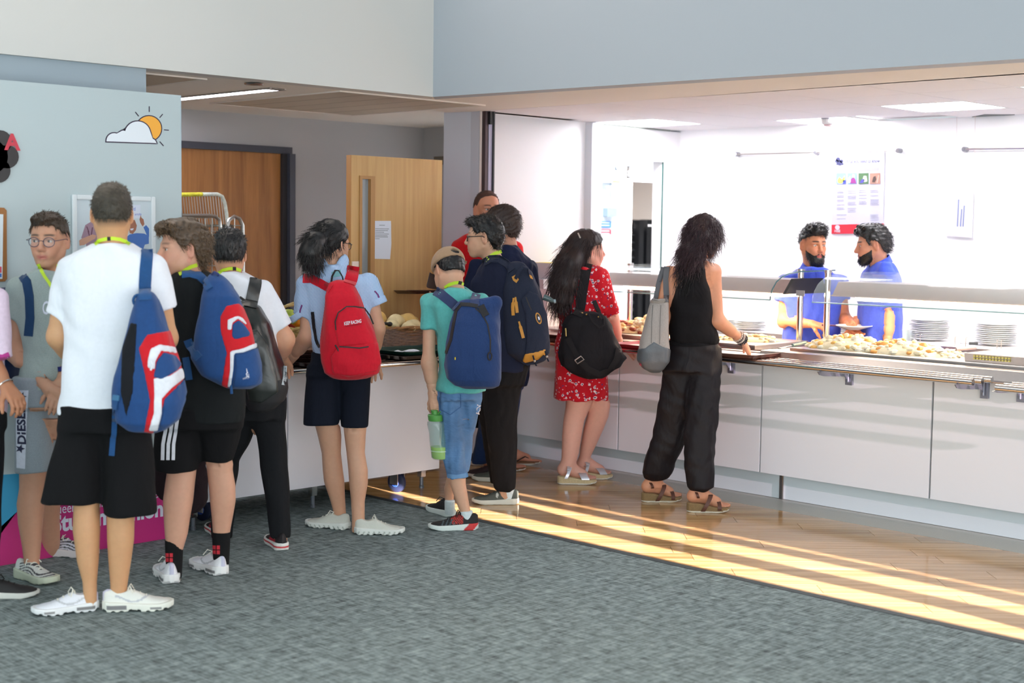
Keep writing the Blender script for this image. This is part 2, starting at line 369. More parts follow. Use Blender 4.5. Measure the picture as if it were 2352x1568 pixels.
# kitchen behind the hatch
DX0, DX1, DZ = on_y(1447, 430, 8.8)[0], on_y(1520, 430, 8.8)[0] + .25, on_y(1450, 416, 8.8)[2]
struct(MB().box(7.8, DX0, 8.8, 8.9, 0, ZC).box(DX0, DX1, 8.8, 8.9, DZ, ZC).box(DX1, 13.6, 8.8, 8.9, 0, ZC).build('wall_kitchen', mat('kitchen_pale_blue', (226, 236, 244), .5)))
struct(MB().box(13.6, 13.7, 7.3, 14, 0, ZC).build('wall_kitchen_right', M_kwhite))
struct(MB().box(7.8, 13.6, 7.3, 14, ZC, ZC + .05).build('ceiling_kitchen', M_kwhite))
struct(MB().box(7.8, 13.6, 7.2, 14, -.06, 0).build('floor_kitchen', mat('grey_vinyl', (190, 190, 190), .4)))
struct(MB().box(7.8, 13.6, 12.4, 12.5, 0, ZC).build('wall_kitchen_far', mat('kitchen_far_tan', (206, 178, 146), .6)))
area('assumed_kitchen_light', (9.6, 8.0, 2.36), (0, 0, -1), 1.2, 1.0, 50, (.94, .98, 1.0))  # assumed area light under the kitchen ceiling; no fitting is built
area('assumed_kitchen_light', (11.4, 10.6, 2.36), (0, 0, -1), 1.2, 1.2, 60, (1, .95, .88))  # second assumed area light, brightens the room beyond the inner doorway

def sun_filter_pane():
    M = bpy.data.materials.new('sun_filter_pane'); M.use_nodes = True; nt = M.node_tree; t = nd(nt, 'ShaderNodeBsdfTransparent'); t.inputs[0].default_value = (.22, .20, .22, 1); nt.links.new(t.outputs[0], nt.nodes['Material Output'].inputs[0]); return M  # added transparent filter, only there to dim the sun
# unseen walls behind the viewer; the right one is an added slitted sun mask
M_wall = mat('unseen_wall_paint', (225, 225, 225), .7)
struct(MB().box(-5, 4.28, -3.06, -3.0, 0, 5.2).build('wall_rear', M_wall))
XW, HK = 4.6, .150 / .127
ww = MB(); hs = [0.] + [h for a, b in ((5.375, 5.565), (5.72, 5.905), (6.04, 6.072)) for h in ((a - XW) * HK, (b - XW) * HK)] + [2.95]  # slit heights follow from where the floor stripes should fall
for a, b in zip(hs[0::2], hs[1::2]): ww.box(XW, XW + .008, -18.5, -.4, a, b)
ww.box(XW, XW + .008, -13.0, -.4, 2.95, 5.2).box(XW, XW + .008, -18.5, -13.0, 3.75, 5.2).box(XW, XW + .008, -36, -18.5, 0, 5.2).box(XW, XW + .008, -36, -.4, 5.2, 8.5)
for a, b, c, d in ((1, 2, -4.6, -18.5), (3, 4, -7.2, -18.5), (5, 6, -9.2, -18.5)): ww.box(XW, XW + .008, d, c, hs[a], hs[b])
ww.box(XW, XW + .008, -3.8, -.4, hs[3], hs[4]).box(XW, XW + .008, -4.9, -.4, hs[5], hs[6])
struct(ww.build('wall_sun_mask', M_wall)); struct(MB().box(XW, XW + .004, -18.5, -13.0, 2.95, 3.75).build('sun_filter', sun_filter_pane()))  # mask and dimming pane are added out of view to shape the sunlight
struct(MB().box(-5.1, -5.0, -3, 9, 0, 1.0).build('wall_side', M_wall))
# ---------------- display board ----------------
db = thing('display_board', (2.9, 6.32, 0), 'tall pale blue-grey display board with cloud stickers and a magenta foot', 'display board')
MB().box(1.6, 3.918, 6.30, 6.34, 0, 2.246).build('board', M_panelgrey, db)
MB().box(3.918, 3.924, 6.302, 6.338, 0, 2.246).build('edge_trim', mat('board_edge', (168, 188, 200), .5), db)
M_mag = mat('print_magenta', (178, 24, 112), .55); M_cyan = mat('print_cyan', (40, 150, 196), .55); M_pale = mat('print_pale', (214, 220, 236), .55)
def yb(px, py, y=6.298): q = on_y(px, py, y); return (q[0], q[2])
def flat(poly, y, m, name, par, t=.0012): return MB().prism(poly, y - t, y, 'y').build(name, m, par)
c1 = [yb(px, py) for px, py in ((-60, 1095), (60, 1086), (60, 1150), (40, 1174), (20, 1198), (0, 1225), (-60, 1330))]
flat([(2.7, .0), (3.916, 0.0)] + [yb(414, 1058), yb(120, 1080)] + [yb(60, 1150), yb(40, 1174), yb(20, 1198), yb(0, 1226), yb(-60, 1310)], 6.30, M_mag, 'magenta_print', db)
flat(c1, 6.30, M_cyan, 'cyan_print', db)
def board_text(txt, px0, px1, yb0, hpx, bold=0.):
    a, b = Vector(on_y(px0, yb0, 6.297)), Vector(on_y(px1, yb0, 6.297)); sc = 6.75 / FPX
    v, f = text_mesh(txt, 1.0, bold); x0 = min(p[0] for p in v); x1 = max(p[0] for p in v)
    k = (b.x - a.x) / (x1 - x0); kz = hpx * sc / .72; z0 = a.z
    return MB().add([(a.x + (p[0] - x0) * k, 6.2982, z0 + p[1] * kz) for p in v], f).build('lettering', M_pale, db)
board_text('Student Union', 121, 375, 1222, 40, .035)
board_text('Queen', 112, 175, 1183, 24); board_text('Your', 196, 241, 1169, 24); board_text('Guide', 304, 364, 1151, 24)
# cloud and sun sticker
def px_poly(pts, y=6.298): return [yb(a, b, y) for a, b in pts]
def arc(cx, cy, r, a0, a1, n=10): return [(cx + r * math.cos(math.radians(a0 + (a1 - a0) * i / n)), cy - r * math.sin(math.radians(a0 + (a1 - a0) * i / n))) for i in range(n + 1)]
M_ink = mat('print_ink', (48, 36, 60), .6); M_orange = mat('print_orange', (242, 172, 62), .6)
ss = db
flat(px_poly(arc(342, 295, 31, 0, 360, 28)[:-1]), 6.30, M_ink, 'sun_outline', ss, .0008); flat(px_poly(arc(342, 295, 28.5, 0, 360, 28)[:-1]), 6.30, M_orange, 'sun_disc', ss, .0014)
def cloud(g): return px_poly(arc(262, 323, 20 - g, 180, 70, 7) + arc(283, 308, 11 - g, 130, 50, 4) + arc(316, 308, 32 - g, 165, 12, 12) + arc(346, 331, 16 - g, 70, 0, 5) + [(361 - g, 331 - g), (242 + g, 327 - g)])
flat(cloud(0), 6.30, M_ink, 'cloud_outline', ss, .0018); flat(cloud(2.6), 6.30, mat('print_white', (232, 238, 246), .6), 'cloud', ss, .0024)
for (a, b, c, d) in ((343, 244, 343, 257), (311, 257, 319, 267), (374, 262, 367, 270), (377, 298, 388, 299), (367, 325, 376, 335)):
    dx, dy = c - a, d - b; L = math.hypot(dx, dy); nx, ny = -dy / L * 1.1, dx / L * 1.1
    flat(px_poly([(a + nx, b + ny), (c + nx, d + ny), (c - nx, d - ny), (a - nx, b - ny)]), 6.30, M_ink, 'sun_ray', ss)
# black flower-shaped plaque, at the picture's left edge
fl = thing('flower_sign', (2.97, 6.29, 1.95), 'black flower-shaped plaque with red lettering on the display board', 'sign')
M_fl = mat('plaque_black', (30, 30, 34), .4)
fp = MB()
for (cx, cy, r) in ((-2, 326, 27), (14, 360, 27), (-6, 392, 28), (-44, 392, 27), (-62, 360, 27), (-48, 326, 27), (-24, 360, 40)):
    fp.prism(px_poly(arc(cx, cy, r, 0, 360, 20)[:-1]), 6.288, 6.2985, 'y')
fp.build('plaque', M_fl, fl)
wall_text('Sun A', 'lettering', mat('print_red', (190, 50, 70), .5), fl, (yb(-75, 342)[0], 6.2872, yb(0, 342)[1]), (1, 0, 0), (0, 0, 1), .10, bold=.004)
# clipboard
cb = thing('clipboard', (2.98, 6.29, 1.4), 'brown wooden clipboard with a white sheet on the display board', 'clipboard')
flat(px_poly([(-90, 470), (8, 477), (14, 483), (15, 640), (10, 646), (-90, 650)]), 6.2985, mat('clipboard_wood', (150, 98, 48), .5), 'board', cb, .006)
flat(px_poly([(-80, 488), (6, 492), (4, 640), (-80, 644)]), 6.2925, mat('paper', (226, 234, 240), .7), 'sheet', cb, .001)
flat(px_poly([(-30, 612), (2, 612), (2, 626), (-30, 626)]), 6.2915, mat('print_pink', (225, 90, 110), .7), 'printed_patch', cb, .0006)
flat(px_poly([(-30, 628), (2, 628), (2, 636), (-30, 636)]), 6.2915, mat('print_blue', (70, 120, 200), .7), 'printed_patch', cb, .0006)
# framed poster
X0, X1, Z1, Z0 = 3.318, 3.765, 1.735, 1.09
pf = thing('framed_poster', (3.54, 6.29, 1.4), 'white snap frame with a photo poster of two people, behind the tall boy', 'picture frame')
M_fr = mat('frame_white', (222, 228, 232), .35)
r_ = .024
MB().box(X0 + r_, X1 - r_, 6.284, 6.2995, Z1 - r_, Z1).build('frame_top', M_fr, pf, bevel=.006); MB().box(X0 + r_, X1 - r_, 6.284, 6.2995, Z0, Z0 + r_).build('frame_bottom', M_fr, pf, bevel=.006)
MB().box(X0, X0 + r_, 6.284, 6.2995, Z0, Z1).build('frame_side', M_fr, pf, bevel=.006); MB().box(X1 - r_, X1, 6.284, 6.2995, Z0, Z1).build('frame_side', M_fr, pf, bevel=.006)
MB().box(X0 + r_, X1 - r_, 6.294, 6.2995, Z0 + r_, Z1 - r_).build('poster_sheet', mat('poster_grey', (200, 212, 220), .4), pf)
def pp(pts): return [yb(a, b, 6.293) for a, b in pts]
def zz(pts): return pp([(150 + x / 9.8, 430 + y / 9.8) for x, y in pts])
M_pk = mat('poster_skin', (196, 150, 128), .6); M_pd = mat('poster_skin_dark', (150, 98, 76), .6); M_ps = mat('poster_shirt_plum', (150, 122, 140), .6); M_pb = mat('poster_shirt_blue', (58, 104, 176), .6)
flat(zz([(450, 850), (600, 760), (900, 800), (900, 1400), (480, 1400), (460, 1200), (360, 1140)]), 6.294, M_ps, 'poster_print', pf, .0006)
for q in ((470, 880, 520, 1010), (500, 980, 545, 1150), (600, 900, 560, 1180)):
    flat(zz([(q[0], q[1]), (q[0] + 22, q[1]), (q[2] + 22, q[3]), (q[2], q[3])]), 6.2934, mat('poster_stripe', (96, 58, 80), .6), 'poster_print', pf, .0004)
flat(zz([(310, 1200), (360, 1160), (560, 1080), (610, 1060), (690, 1080), (680, 1150), (600, 1190), (420, 1300), (320, 1310)]), 6.2932, M_pk, 'poster_print', pf, .0006)
flat(zz([(1390, 1110), (1450, 1060), (1600, 1030), (1770, 1040), (1880, 1090), (1880, 1270), (1790, 1290), (1740, 1430), (1390, 1400)]), 6.294, M_pb, 'poster_print', pf, .0006)
flat(zz([(1760, 900), (1820, 850), (1885, 930), (1885, 1110), (1830, 1060)]), 6.2938, M_pb, 'poster_print', pf, .0006)
flat(zz([(1450, 760), (1560, 730), (1610, 860), (1590, 960), (1520, 1050), (1450, 1030), (1430, 880)]), 6.2936, M_pd, 'poster_print', pf, .0006)
flat(zz([(1460, 930), (1540, 920), (1520, 965), (1470, 970)]), 6.293, M_pale, 'poster_print', pf, .0004)
flat(zz([(1670, 720), (1700, 620), (1712, 680), (1760, 720), (1780, 830), (1740, 880), (1690, 800)]), 6.2936, M_pd, 'poster_print', pf, .0006)
flat(zz([(1420, 400), (1690, 395), (1690, 700), (1420, 700)]), 6.2936, M_pale, 'poster_print', pf, .0004)
wall_text('and', 'lettering', mat('print_blue2', (70, 96, 190), .6), pf, (zz([(1440, 520)])[0][0], 6.2929, zz([(1440, 520)])[0][1]), (1, 0, 0), (0, 0, 1), .024)
wall_text('smile', 'lettering', mat('print_blue2', (70, 96, 190), .6), pf, (zz([(1560, 630)])[0][0], 6.2929, zz([(1560, 630)])[0][1]), (1, 0, 0), (0, 0, 1), .018, shear=.2)

# ---------------- open oak door ----------------
dz, dy = 2.04, 6.952
od = thing('oak_door', (6.30, dy, 0), 'light oak fire door standing open with a taped notice', 'door')
def leaf(x0, x1, z0, z1, m, nm, y0=dy, y1=dy + .044): return MB().box(x0, x1, y0, y1, z0, z1).build(nm, m, od)
vx0, vx1 = on_y(829, 410, dy)[0], on_y(856, 410, dy)[0]; vz1 = on_y(842, 409, dy)[2]
g = MB().box(5.53, vx0, dy, dy + .044, .01, dz).box(vx1, 6.285, dy, dy + .044, .01, dz).box(vx0, vx1, dy, dy + .044, vz1, dz).box(vx0, vx1, dy, dy + .044, .01, .75)
g.build('door_leaf', M_oak_door, od)
MB().box(5.526, 5.53, dy, dy + .044, .01, dz).build('edge_lipping', mat('oak_edge', (172, 120, 66), .5), od)
MB().box(vx0, vx1, dy + .02, dy + .024, .75, vz1).build('vision_glass', mat('vision_grey', (150, 156, 160), .1, spec=.6), od)
M_bead = mat('oak_bead', (176, 130, 78), .5)
for q in ((vx0 - .014, vx0 + .006, .74, vz1 + .014), (vx1 - .02, vx1 + .014, .74, vz1 + .014)): MB().box(q[0], q[1], dy - .008, dy + .02, q[2], q[3]).build('glazing_bead', M_bead, od)
MB().box(vx0 + .006, vx1 - .02, dy - .008, dy + .02, vz1 - .006, vz1 + .014).build('glazing_bead', M_bead, od)
a, b = on_y(808, 600, dy), on_y(826, 628, dy); MB().box(a[0], b[0], dy - .003, dy, b[2] - .12, a[2]).build('push_plate', M_steel, od)
q = [on_y(*t, dy - .003) for t in ((857, 507), (898, 507), (899, 560), (896, 595), (857, 594))]
nt_ = thing('notice', (q[0][0], dy, q[0][2]), 'white printed notice taped to the oak door', 'notice')
MB().prism([(t[0], t[2]) for t in q], dy - .003, dy - .001, 'y').build('sheet', mat('paper2', (222, 226, 238), .7), nt_)
M_print = mat('print_grey', (110, 116, 126), .7)
def notice_line(x0p, x1p, yp, h=1.1):
    a, b = on_y(x0p, yp, dy - .0032), on_y(x1p, yp, dy - .0032); hh = h * .0028
    MB().box(a[0], b[0], dy - .0036, dy - .003, a[2] - hh / 2, a[2] + hh / 2).build('print_line', M_print, nt_)
for a, b, y in ((871, 884, 517), (862, 893, 525), (862, 891, 529), (862, 882, 533), (862, 893, 537), (862, 890, 541), (862, 891, 544), (862, 872, 548)): notice_line(a, b, y)

# ---------------- rolling wire cage in the corridor ----------------
rc = thing('roll_cage', (5.6, 8.3, 0), 'wire roll cage with a yellow-painted top bar before the brown door', 'roll cage')
M_wire = mat('zinc_wire', (190, 190, 186), .3, .9); M_yel = mat('yellow_paint_worn', (214, 206, 60), .6, noise=(30, .5)); M_wh = mat('pale_paint_worn', (214, 220, 206), .5, noise=(40, .4))
def cy(px, py, y): return on_y(px, py, y)
def pts_y(L, y): return [cy(a, b, y) for a, b in L]
MB().tube(pts_y([(380, 448), (415, 447), (464, 446)], 8.25), .014, 8).build('top_bar', M_yel, rc, True)
b0 = [cy(526, 620, 8.25)]; gz = [(b0[0][0], 8.25, .15)]
MB().tube(pts_y([(463, 446), (500, 446), (510, 451), (516, 465), (520, 490), (523, 520)], 8.25) + [(b0[0][0] + .01, 8.25, .15)], .013, 8).build('side_post', M_wh, rc, True)
for i in range(17):
    x = 408 + i * 6.2; MB().tube([cy(x, 448, 8.25), cy(x + 8.5, 530, 8.25), cy(x + 14, 600, 8.25)], .0028, 5, flat=1).build('wire', M_wire, rc)
MB().tube(pts_y([(380, 520), (530, 518)], 8.24), .010, 6).build('cross_bar', mat('zinc_dark', (110, 110, 100), .5, .6), rc)
MB().tube(pts_y([(380, 495), (480, 495), (495, 497), (504, 505), (506, 520), (506, 640)], 8.05) + [(cy(506, 640, 8.05)[0], 8.05, .15)], .012, 8).build('front_frame', M_wire, rc, True)
for y in (500, 519, 531, 538): MB().tube(pts_y([(395, y), (503, y)], 8.05), .0035, 5).build('wire', M_wire, rc)
for x in range(412, 500, 15): MB().tube(pts_y([(x, 500), (x, 690)], 8.05), .0035, 5).build('wire', M_wire, rc)
for y in (595, 610, 630, 650): MB().tube(pts_y([(395, y), (503, y)], 8.05), .0035, 5).build('wire', M_wire, rc)
MB().tube([(cy(520, 640, 8.15)[0], 8.15, .15)] + pts_y([(520, 600), (521, 522), (526, 505), (538, 497), (550, 502), (557, 517), (558, 600)], 8.15) + [(cy(558, 640, 8.15)[0], 8.15, .15)], .013, 8).build('side_hoop', M_wire, rc, True)
MB().tube(pts_y([(521, 518), (557, 518)], 8.15), .004, 5).build('wire', M_wire, rc); MB().tube(pts_y([(539, 498), (539, 640)], 8.15), .004, 5).build('wire', M_wire, rc)
MB().box(4.95, 6.05, 7.75, 8.3, .12, .15).build('base', M_wire, rc)
for x, y in ((5.0, 7.8), (6.0, 7.8), (5.0, 8.25), (6.0, 8.25)): MB().lathe([(.05, 0), (.05, .03)], (0, 0, -.015), 12).turn(Matrix.Translation((x, y, .05)) @ Matrix.Rotation(math.pi / 2, 4, 'X')).build('caster', M_black, rc); 

# ---------------- mobile serving island ----------------
isl = thing('mobile_counter', (5.0, 6.7, 0), 'white mobile food counter with tray rail in the middle of the room', 'counter')
M_isl = mat('island_white', (222, 222, 230), .28, spec=.5)
jx = on_y(657, 1000, 6.35)[0]; rx = on_y(1005, 1070, 6.35)[0]
MB().box(3.95, jx - .003, 6.335, 6.355, .148, .82).build('front_panel', M_isl, isl); MB().box(jx + .003, rx, 6.335, 6.355, .148, .82).build('front_panel', M_isl, isl)
MB().box(3.96, rx - .01, 6.36, 7.0, .16, .82).build('cabinet', mat('island_inner', (70, 74, 82), .5), isl)
MB().box(rx - .012, rx, 6.355, 7.0, .148, .82).build('side_panel', mat('island_side', (200, 200, 210), .3), isl)
MB().box(3.95, rx + .02, 6.32, 7.02, .82, .862).build('worktop', mat('worktop_black', (24, 22, 24), .3), isl, bevel=.004)
for yy in (6.12, 6.20, 6.28): MB().tube([(3.9, yy, .828), (rx + .02, yy, .828)], .015, 10).build('tray_rail', M_chrome if yy < 6.15 else mat('rail_dark', (60, 52, 52), .25, .9), isl, True)
for xx in (4.2, 5.0, rx - .06):
    MB().prism([(6.10, .812), (6.34, .812), (6.34, .74), (6.30, .74), (6.28, .79), (6.10, .80)], xx - .004, xx + .004, 'x').build('rail_bracket', mat('bracket_grey', (90, 92, 104), .4, .7), isl)
for q in ((443, 1217), (718, 1165), (968, 1120)):
    p = on_z(*q); MB().box(p[0] - .018, p[0] + .018, p[1] - .018, p[1] + .018, .07, .16).build('leg', M_chrome, isl); MB().lathe([(.016, 0), (.016, .012), (.012, .02), (.012, .075)], (p[0], p[1], 0), 12).build('foot', mat('foot_grey', (120, 126, 136), .4, .6), isl)
for q in ((470, 1196), (916, 1131)):
    p = on_z(*q); T = Matrix.Translation((p[0], p[1] + .02, .062)) @ Matrix.Rotation(math.radians(12), 4, 'Z') @ Matrix.Rotation(math.pi / 2, 4, 'Y')
    cw = MB().lathe([(.05, -.018), (.062, -.010), (.062, .010), (.05, .018)], (0, 0, 0), 24).turn(T).build('caster', mat('caster_rubber', (26, 34, 62), .5), isl, True)
    MB().lathe([(.026, -.022), (.03, -.016), (.03, .016), (.026, .022)], (0, 0, 0), 18).turn(T).build('hub', mat('caster_blue', (40, 70, 150), .35), cw, True)
    MB().box(p[0] - .03, p[0] - .024, p[1] - .02, p[1] + .05, .05, .155).box(p[0] + .024, p[0] + .03, p[1] - .02, p[1] + .05, .05, .155).build('fork', M_steel, cw)
# trays
def tray(name, c, sx_, sy_, rz, col, label, group=None, tilt=0., rough=.35):
    M = mat('tray_%s' % '_'.join(str(v) for v in col), col, rough); t = thing(name, c, label, 'tray', group)
    T = Matrix.Translation(c) @ Matrix.Rotation(rz, 4, 'Z') @ Matrix.Rotation(tilt, 4, 'X')
    def ring(a, b, r, z):
        out = []
        for cx, cy_, a0 in ((a - r, b - r, 0), (-a + r, b - r, 90), (-a + r, -b + r, 180), (a - r, -b + r, 270)):
            for k in range(5): an = math.radians(a0 + 22.5 * k); out.append((cx + r * math.cos(an), cy_ + r * math.sin(an), z))
        return out
    a, b = sx_ / 2, sy_ / 2; rings = [ring(a - .02, b - .02, .025, 0), ring(a, b, .04, .018), ring(a + .004, b + .004, .044, .021), ring(a, b, .04, .0225), ring(a - .018, b - .018, .03, .005)]
    v = [p for q in rings for p in q]; n = 20
    f = [(i * n + k, i * n + (k + 1) % n, (i + 1) * n + (k + 1) % n, (i + 1) * n + k) for i in range(4) for k in range(n)] + [tuple(range(n - 1, -1, -1)), tuple(range(4 * n, 5 * n))]
    MB().add(v, f).turn(T).build('tray_body', M, t, True)
    return t
for i in range(4):
    tray('food_tray', (4.83 + .01 * (i % 2), 6.33 + .012 * i, .8435 + .0225 * i), .46, .34, .02 * i, (58, 34, 34) if i < 3 else (112, 78, 66), ['lowest dark tray of the pile left of the girl', 'second dark tray from the bottom of the pile left of the girl', 'third dark tray of the pile left of the girl', 'brown tray on top of the pile left of the girl'][i], 'trays left of the girl in blue')
for i in range(2):
    tray('food_tray', (5.52 + .02 * i, 6.33, .8435 + .0225 * i), .50, .36, .03 * i, (28, 22, 24) if i == 0 else (20, 58, 50), ['black tray underneath the dark green one', 'dark green tray with a napkin beside the bread basket'][i], 'trays under the bread basket')
def napkin(c, s, label):
    r = random.Random(int(c[0] * 100)); v = []; n = 5
    for i in range(n):
        for j in range(3): v.append((c[0] + (i - 2) * s / 4 + r.uniform(-.006, .006), c[1] + (j - 1) * s / 5 + r.uniform(-.006, .006), c[2] + .004 + r.random() * .014))
    f = [(i * 3 + j, (i + 1) * 3 + j, (i + 1) * 3 + j + 1, i * 3 + j + 1) for i in range(n - 1) for j in range(2)]
    v2 = [(p[0], p[1], p[2] + .0012) for p in v]; o_ = len(v)
    tag(MB().add(v + v2, f + [tuple(o_ + k for k in q) for q in f]).build('napkin', mat('paper_napkin', (240, 240, 244), .8)), label, 'napkin')
napkin((4.87, 6.30, .918), .12, 'crumpled white paper napkin on the brown tray pile'); napkin((5.40, 6.27, .872), .16, 'crumpled white paper napkin on the dark green tray')
# wicker baskets
def basket(name, c, a, b, h, rows, col1, col2, label, flare=1.1, slope=0.):
    t = thing(name, c, label, 'basket'); M1 = mat(name + '_cane', col1, .6, noise=(50, .45)); M2 = mat(name + '_rim', col2, .6, noise=(40, .4))
    def loop(s, z, wob, n=44, off=0.):
        out = []
        for k in range(n + 1):
            an = 2 * math.pi * k / n; ca, sa = math.cos(an), math.sin(an); e = .55
            x = math.copysign(abs(ca) ** e, ca) * a * s; y = math.copysign(abs(sa) ** e, sa) * b * s
            w_ = 1 + wob * math.cos(22 * an + off); zz_ = z + slope * max(0., sa) * (z / h)
            out.append((c[0] + x * w_, c[1] + y * w_, c[2] + zz_))
        return out
    MB().prism([(p[0], p[1]) for p in loop(.97, 0, 0)[:-1]], c[2], c[2] + .012).build('bottom', M1, t)
    wv = MB()
    for i in range(rows):
        z = .008 + (h - .012) * i / (rows - 1); s = 1 + (flare - 1) * i / (rows - 1)
        wv.tube(loop(s, z, .016, 88, math.pi * (i % 2)), h / rows * .62, 5, False)
    wv.build('woven_side', M1, t, True)['kind'] = 'stuff'
    lp = loop(flare, h, 0, 60)
    for q in range(2):
        rim = [Vector(p) + Vector((0, 0, .006 * math.sin(k * 1.3 + q * math.pi))) + Vector((p[0] - c[0], p[1] - c[1], 0)).normalized() * .006 * math.cos(k * 1.3 + q * math.pi) for k, p in enumerate(lp)]
        MB().tube(rim, .008, 6, False).build('rim', M2, t, True)
    for k in range(0, 44, 2):
        p0, p1 = loop(1, .005, 0)[k], loop(flare, h, 0)[k]; MB().tube([p0, p1], .005, 5).build('stake', M1, t)
    return t
BC = (5.66, 6.68, .868)
basket('bread_basket', BC, .24, .16, .125, 12, (136, 92, 54), (170, 118, 66), 'brown wicker basket of bread rolls wrapped in film', 1.06, .0)
M_bread = mat('bread_crust', (226, 186, 112), .7, noise=(9, .35)); M_bread2 = mat('bread_floured', (236, 216, 166), .8, noise=(14, .25))
rl = [(-.19, -.06, .15, .055, 30, 0), (-.10, -.09, .145, .05, 70, 1), (-.01, -.02, .165, .058, 10, 1), (.09, -.02, .17, .055, 100, 0), (.07, -.10, .14, .05, 0, 1), (-.12, .02, .185, .06, 25, 0), (.01, -.12, .135, .045, 90, 1), (.16, .02, .15, .05, 60, 0), (-.20, .04, .15, .05, 110, 1), (-.05, .08, .15, .055, 40, 0), (.17, -.09, .13, .045, 20, 0), (.08, .09, .14, .05, 75, 1), (-.16, -.11, .12, .045, 5, 0)]
nm = ['long crusty roll leaning at the left of the basket', 'floured roll in front of the basket middle', 'round floured roll at the centre of the basket', 'golden roll standing upright at the right of the basket', 'pale split roll lying at the front right', 'golden long roll on top at the left', 'small pale roll at the front edge', 'golden roll at the right end of the basket', 'floured roll at the far left end', 'golden roll at the back of the basket', 'small golden roll in the right front corner', 'floured roll at the back right', 'small golden roll behind the tongs']
for i, (dx, dy_, dz_, r, a, k) in enumerate(rl):
    mb = MB().ball((0, 0, 0), (r * 1.35, r * .85, r * .72), 14, 9)
    mb.v = [(p[0], p[1], p[2] + (.006 * math.cos(p[0] * 60) if p[2] > 0 else 0)) for p in mb.v]
    T = Matrix.Translation((BC[0] + dx, BC[1] + dy_, BC[2] + dz_ - .01)) @ Matrix.Rotation(math.radians(a), 4, 'Z') @ Matrix.Rotation(math.radians((i * 37) % 50 - 25), 4, 'Y')
    tag(mb.turn(T).build('bread_roll', (M_bread, M_bread2)[k], None, True), nm[i], 'bread roll', 'bread rolls in the wicker basket')
tg = thing('serving_tongs', (5.5, 6.55, 1.01), 'black serving tongs lying across the rolls', 'tongs')
p0, p1 = on_y(868, 740, 6.52), on_y(895, 744, 6.54)
MB().tube([p0, p1, p1 + np.array([.0, .0, -.01])], [.008, .009, .006], 8).build('arm', M_black, tg, True); MB().tube([p0 + np.array([0, 0, -.018]), p1 + np.array([-.02, 0, -.03])], .007, 8).build('arm', M_black, tg, True)
MB().ball(p1, (.02, .014, .014)).build('tip', M_black, tg, True)
# film round the bread basket: thin clear sheet
M_film = mat('clear_film', (235, 225, 235), .08, alpha=.10, spec=.8)
fm = MB(); P = [(BC[0] + x, BC[1] + y) for x, y in ((-.262, .0), (-.262, -.172), (.262, -.172), (.262, 0.))]
tag(fm.prism(P[:], BC[2] + .004, BC[2] + .128).build('cling_film', M_film), 'clear film wrapped round the bread basket front', 'film')
# fruit basket
FB = (4.98, 6.74, .865)
basket('fruit_basket', FB, .25, .17, .15, 13, (176, 146, 86), (196, 168, 104), 'pale straw basket of fruit with a rope handle', 1.12)
rope = []
hx0, hx1 = on_y(650, 712, 6.72), on_y(700, 716, 6.72)
for k in range(13):
    t = k / 12; rope.append((FB[0] - .24 + .48 * t, FB[1], FB[2] + .16 + .125 * math.sin(math.pi * t) ** .6))
for q in range(2): MB().tube([(p[0], p[1] + .006 * math.cos(k * 1.6 + q * math.pi), p[2] + .006 * math.sin(k * 1.6 + q * math.pi)) for k, p in enumerate(rope)], .008, 6).build('handle', mat('rope_straw', (192, 164, 108), .8), bpy.data.objects['fruit_basket'], True)
def fruit(nm_, px, py, y, r, col, label, stem_=True):
    c = on_y(px, py, y); t = thing(nm_, c, label, nm_, 'fruit in the straw basket')
    mb = MB().lathe([(r * math.sin(a) * (1 + .05 * math.cos(2 * a)) + .0001, -r * math.cos(a) * .92 + (.012 * math.exp(-((math.pi - a) / .5) ** 2) * -1)) for a in [math.pi * i / 10 for i in range(11)]], c, 18)
    mb.build('flesh', mat(nm_ + '_skin_%d' % col[0], col, .4, noise=(18, .15)), t, True)
    if stem_: MB().tube([(c[0], c[1], c[2] + r * .75), (c[0] + .006, c[1], c[2] + r * 1.05)], .003, 5).build('stem', mat('stem_brown', (80, 60, 34), .8), t)
fruit('apple', 661, 722, 6.66, .042, (176, 190, 66), 'large yellow-green apple under the rope handle')
fruit('lime', 671, 733, 6.60, .03, (186, 196, 78), 'small pale green lime beside the orange', False)
fruit('orange', 683, 736, 6.62, .04, (240, 148, 38), 'bright orange at the front of the straw basket', False)
fruit('apple', 640, 736, 6.66, .04, (168, 180, 70), 'second green apple at the left of the straw basket'); fruit('orange', 705, 742, 6.74, .038, (238, 150, 44), 'orange behind the girl in the straw basket', False)
fruit('apple', 665, 745, 6.74, .04, (170, 50, 44), 'red apple low in the straw basket')
# ---------------- servery counter ----------------
ct = thing('serving_counter', (7.2, 4, 0), 'long white servery counter with steel top and tray rails', 'counter')
M_cp = mat('counter_panel', (226, 228, 232), .32, spec=.45)
j = [7.1] + [on_x(px, py, 7.08)[1] for px, py in ((1420, 960), (1748, 960), (2139, 1010))]; j += [j[3] - (j[2] - j[3]), 1.2]
for a, b in zip(j, j[1:]): MB().box(7.08, 7.10, b + .006, a - .006, .155, .83).build('front_panel', M_cp, ct)
MB().box(7.10, 7.14, 1.2, 7.1, .155, .83).build('joint_backing', mat('joint_green', (20, 44, 48), .5), ct)
sk = on_z(1799, 1145)[1]
M_sk = mat('plinth_white', (214, 222, 228), .4)
MB().box(7.14, 7.16, sk + .016, 7.1, .003, .165).build('plinth_board', M_sk, ct); MB().box(7.14, 7.16, 1.2, sk - .016, .003, .165).build('plinth_board', M_sk, ct)
MB().box(7.137, 7.16, sk - .008, sk + .016, .0, .165).build('plinth_gap', mat('gap_brown', (84, 80, 80), .5), ct); MB().box(7.13, 7.15, sk - .016, sk - .008, 0, .165).build('plinth_clip', M_steel, ct)
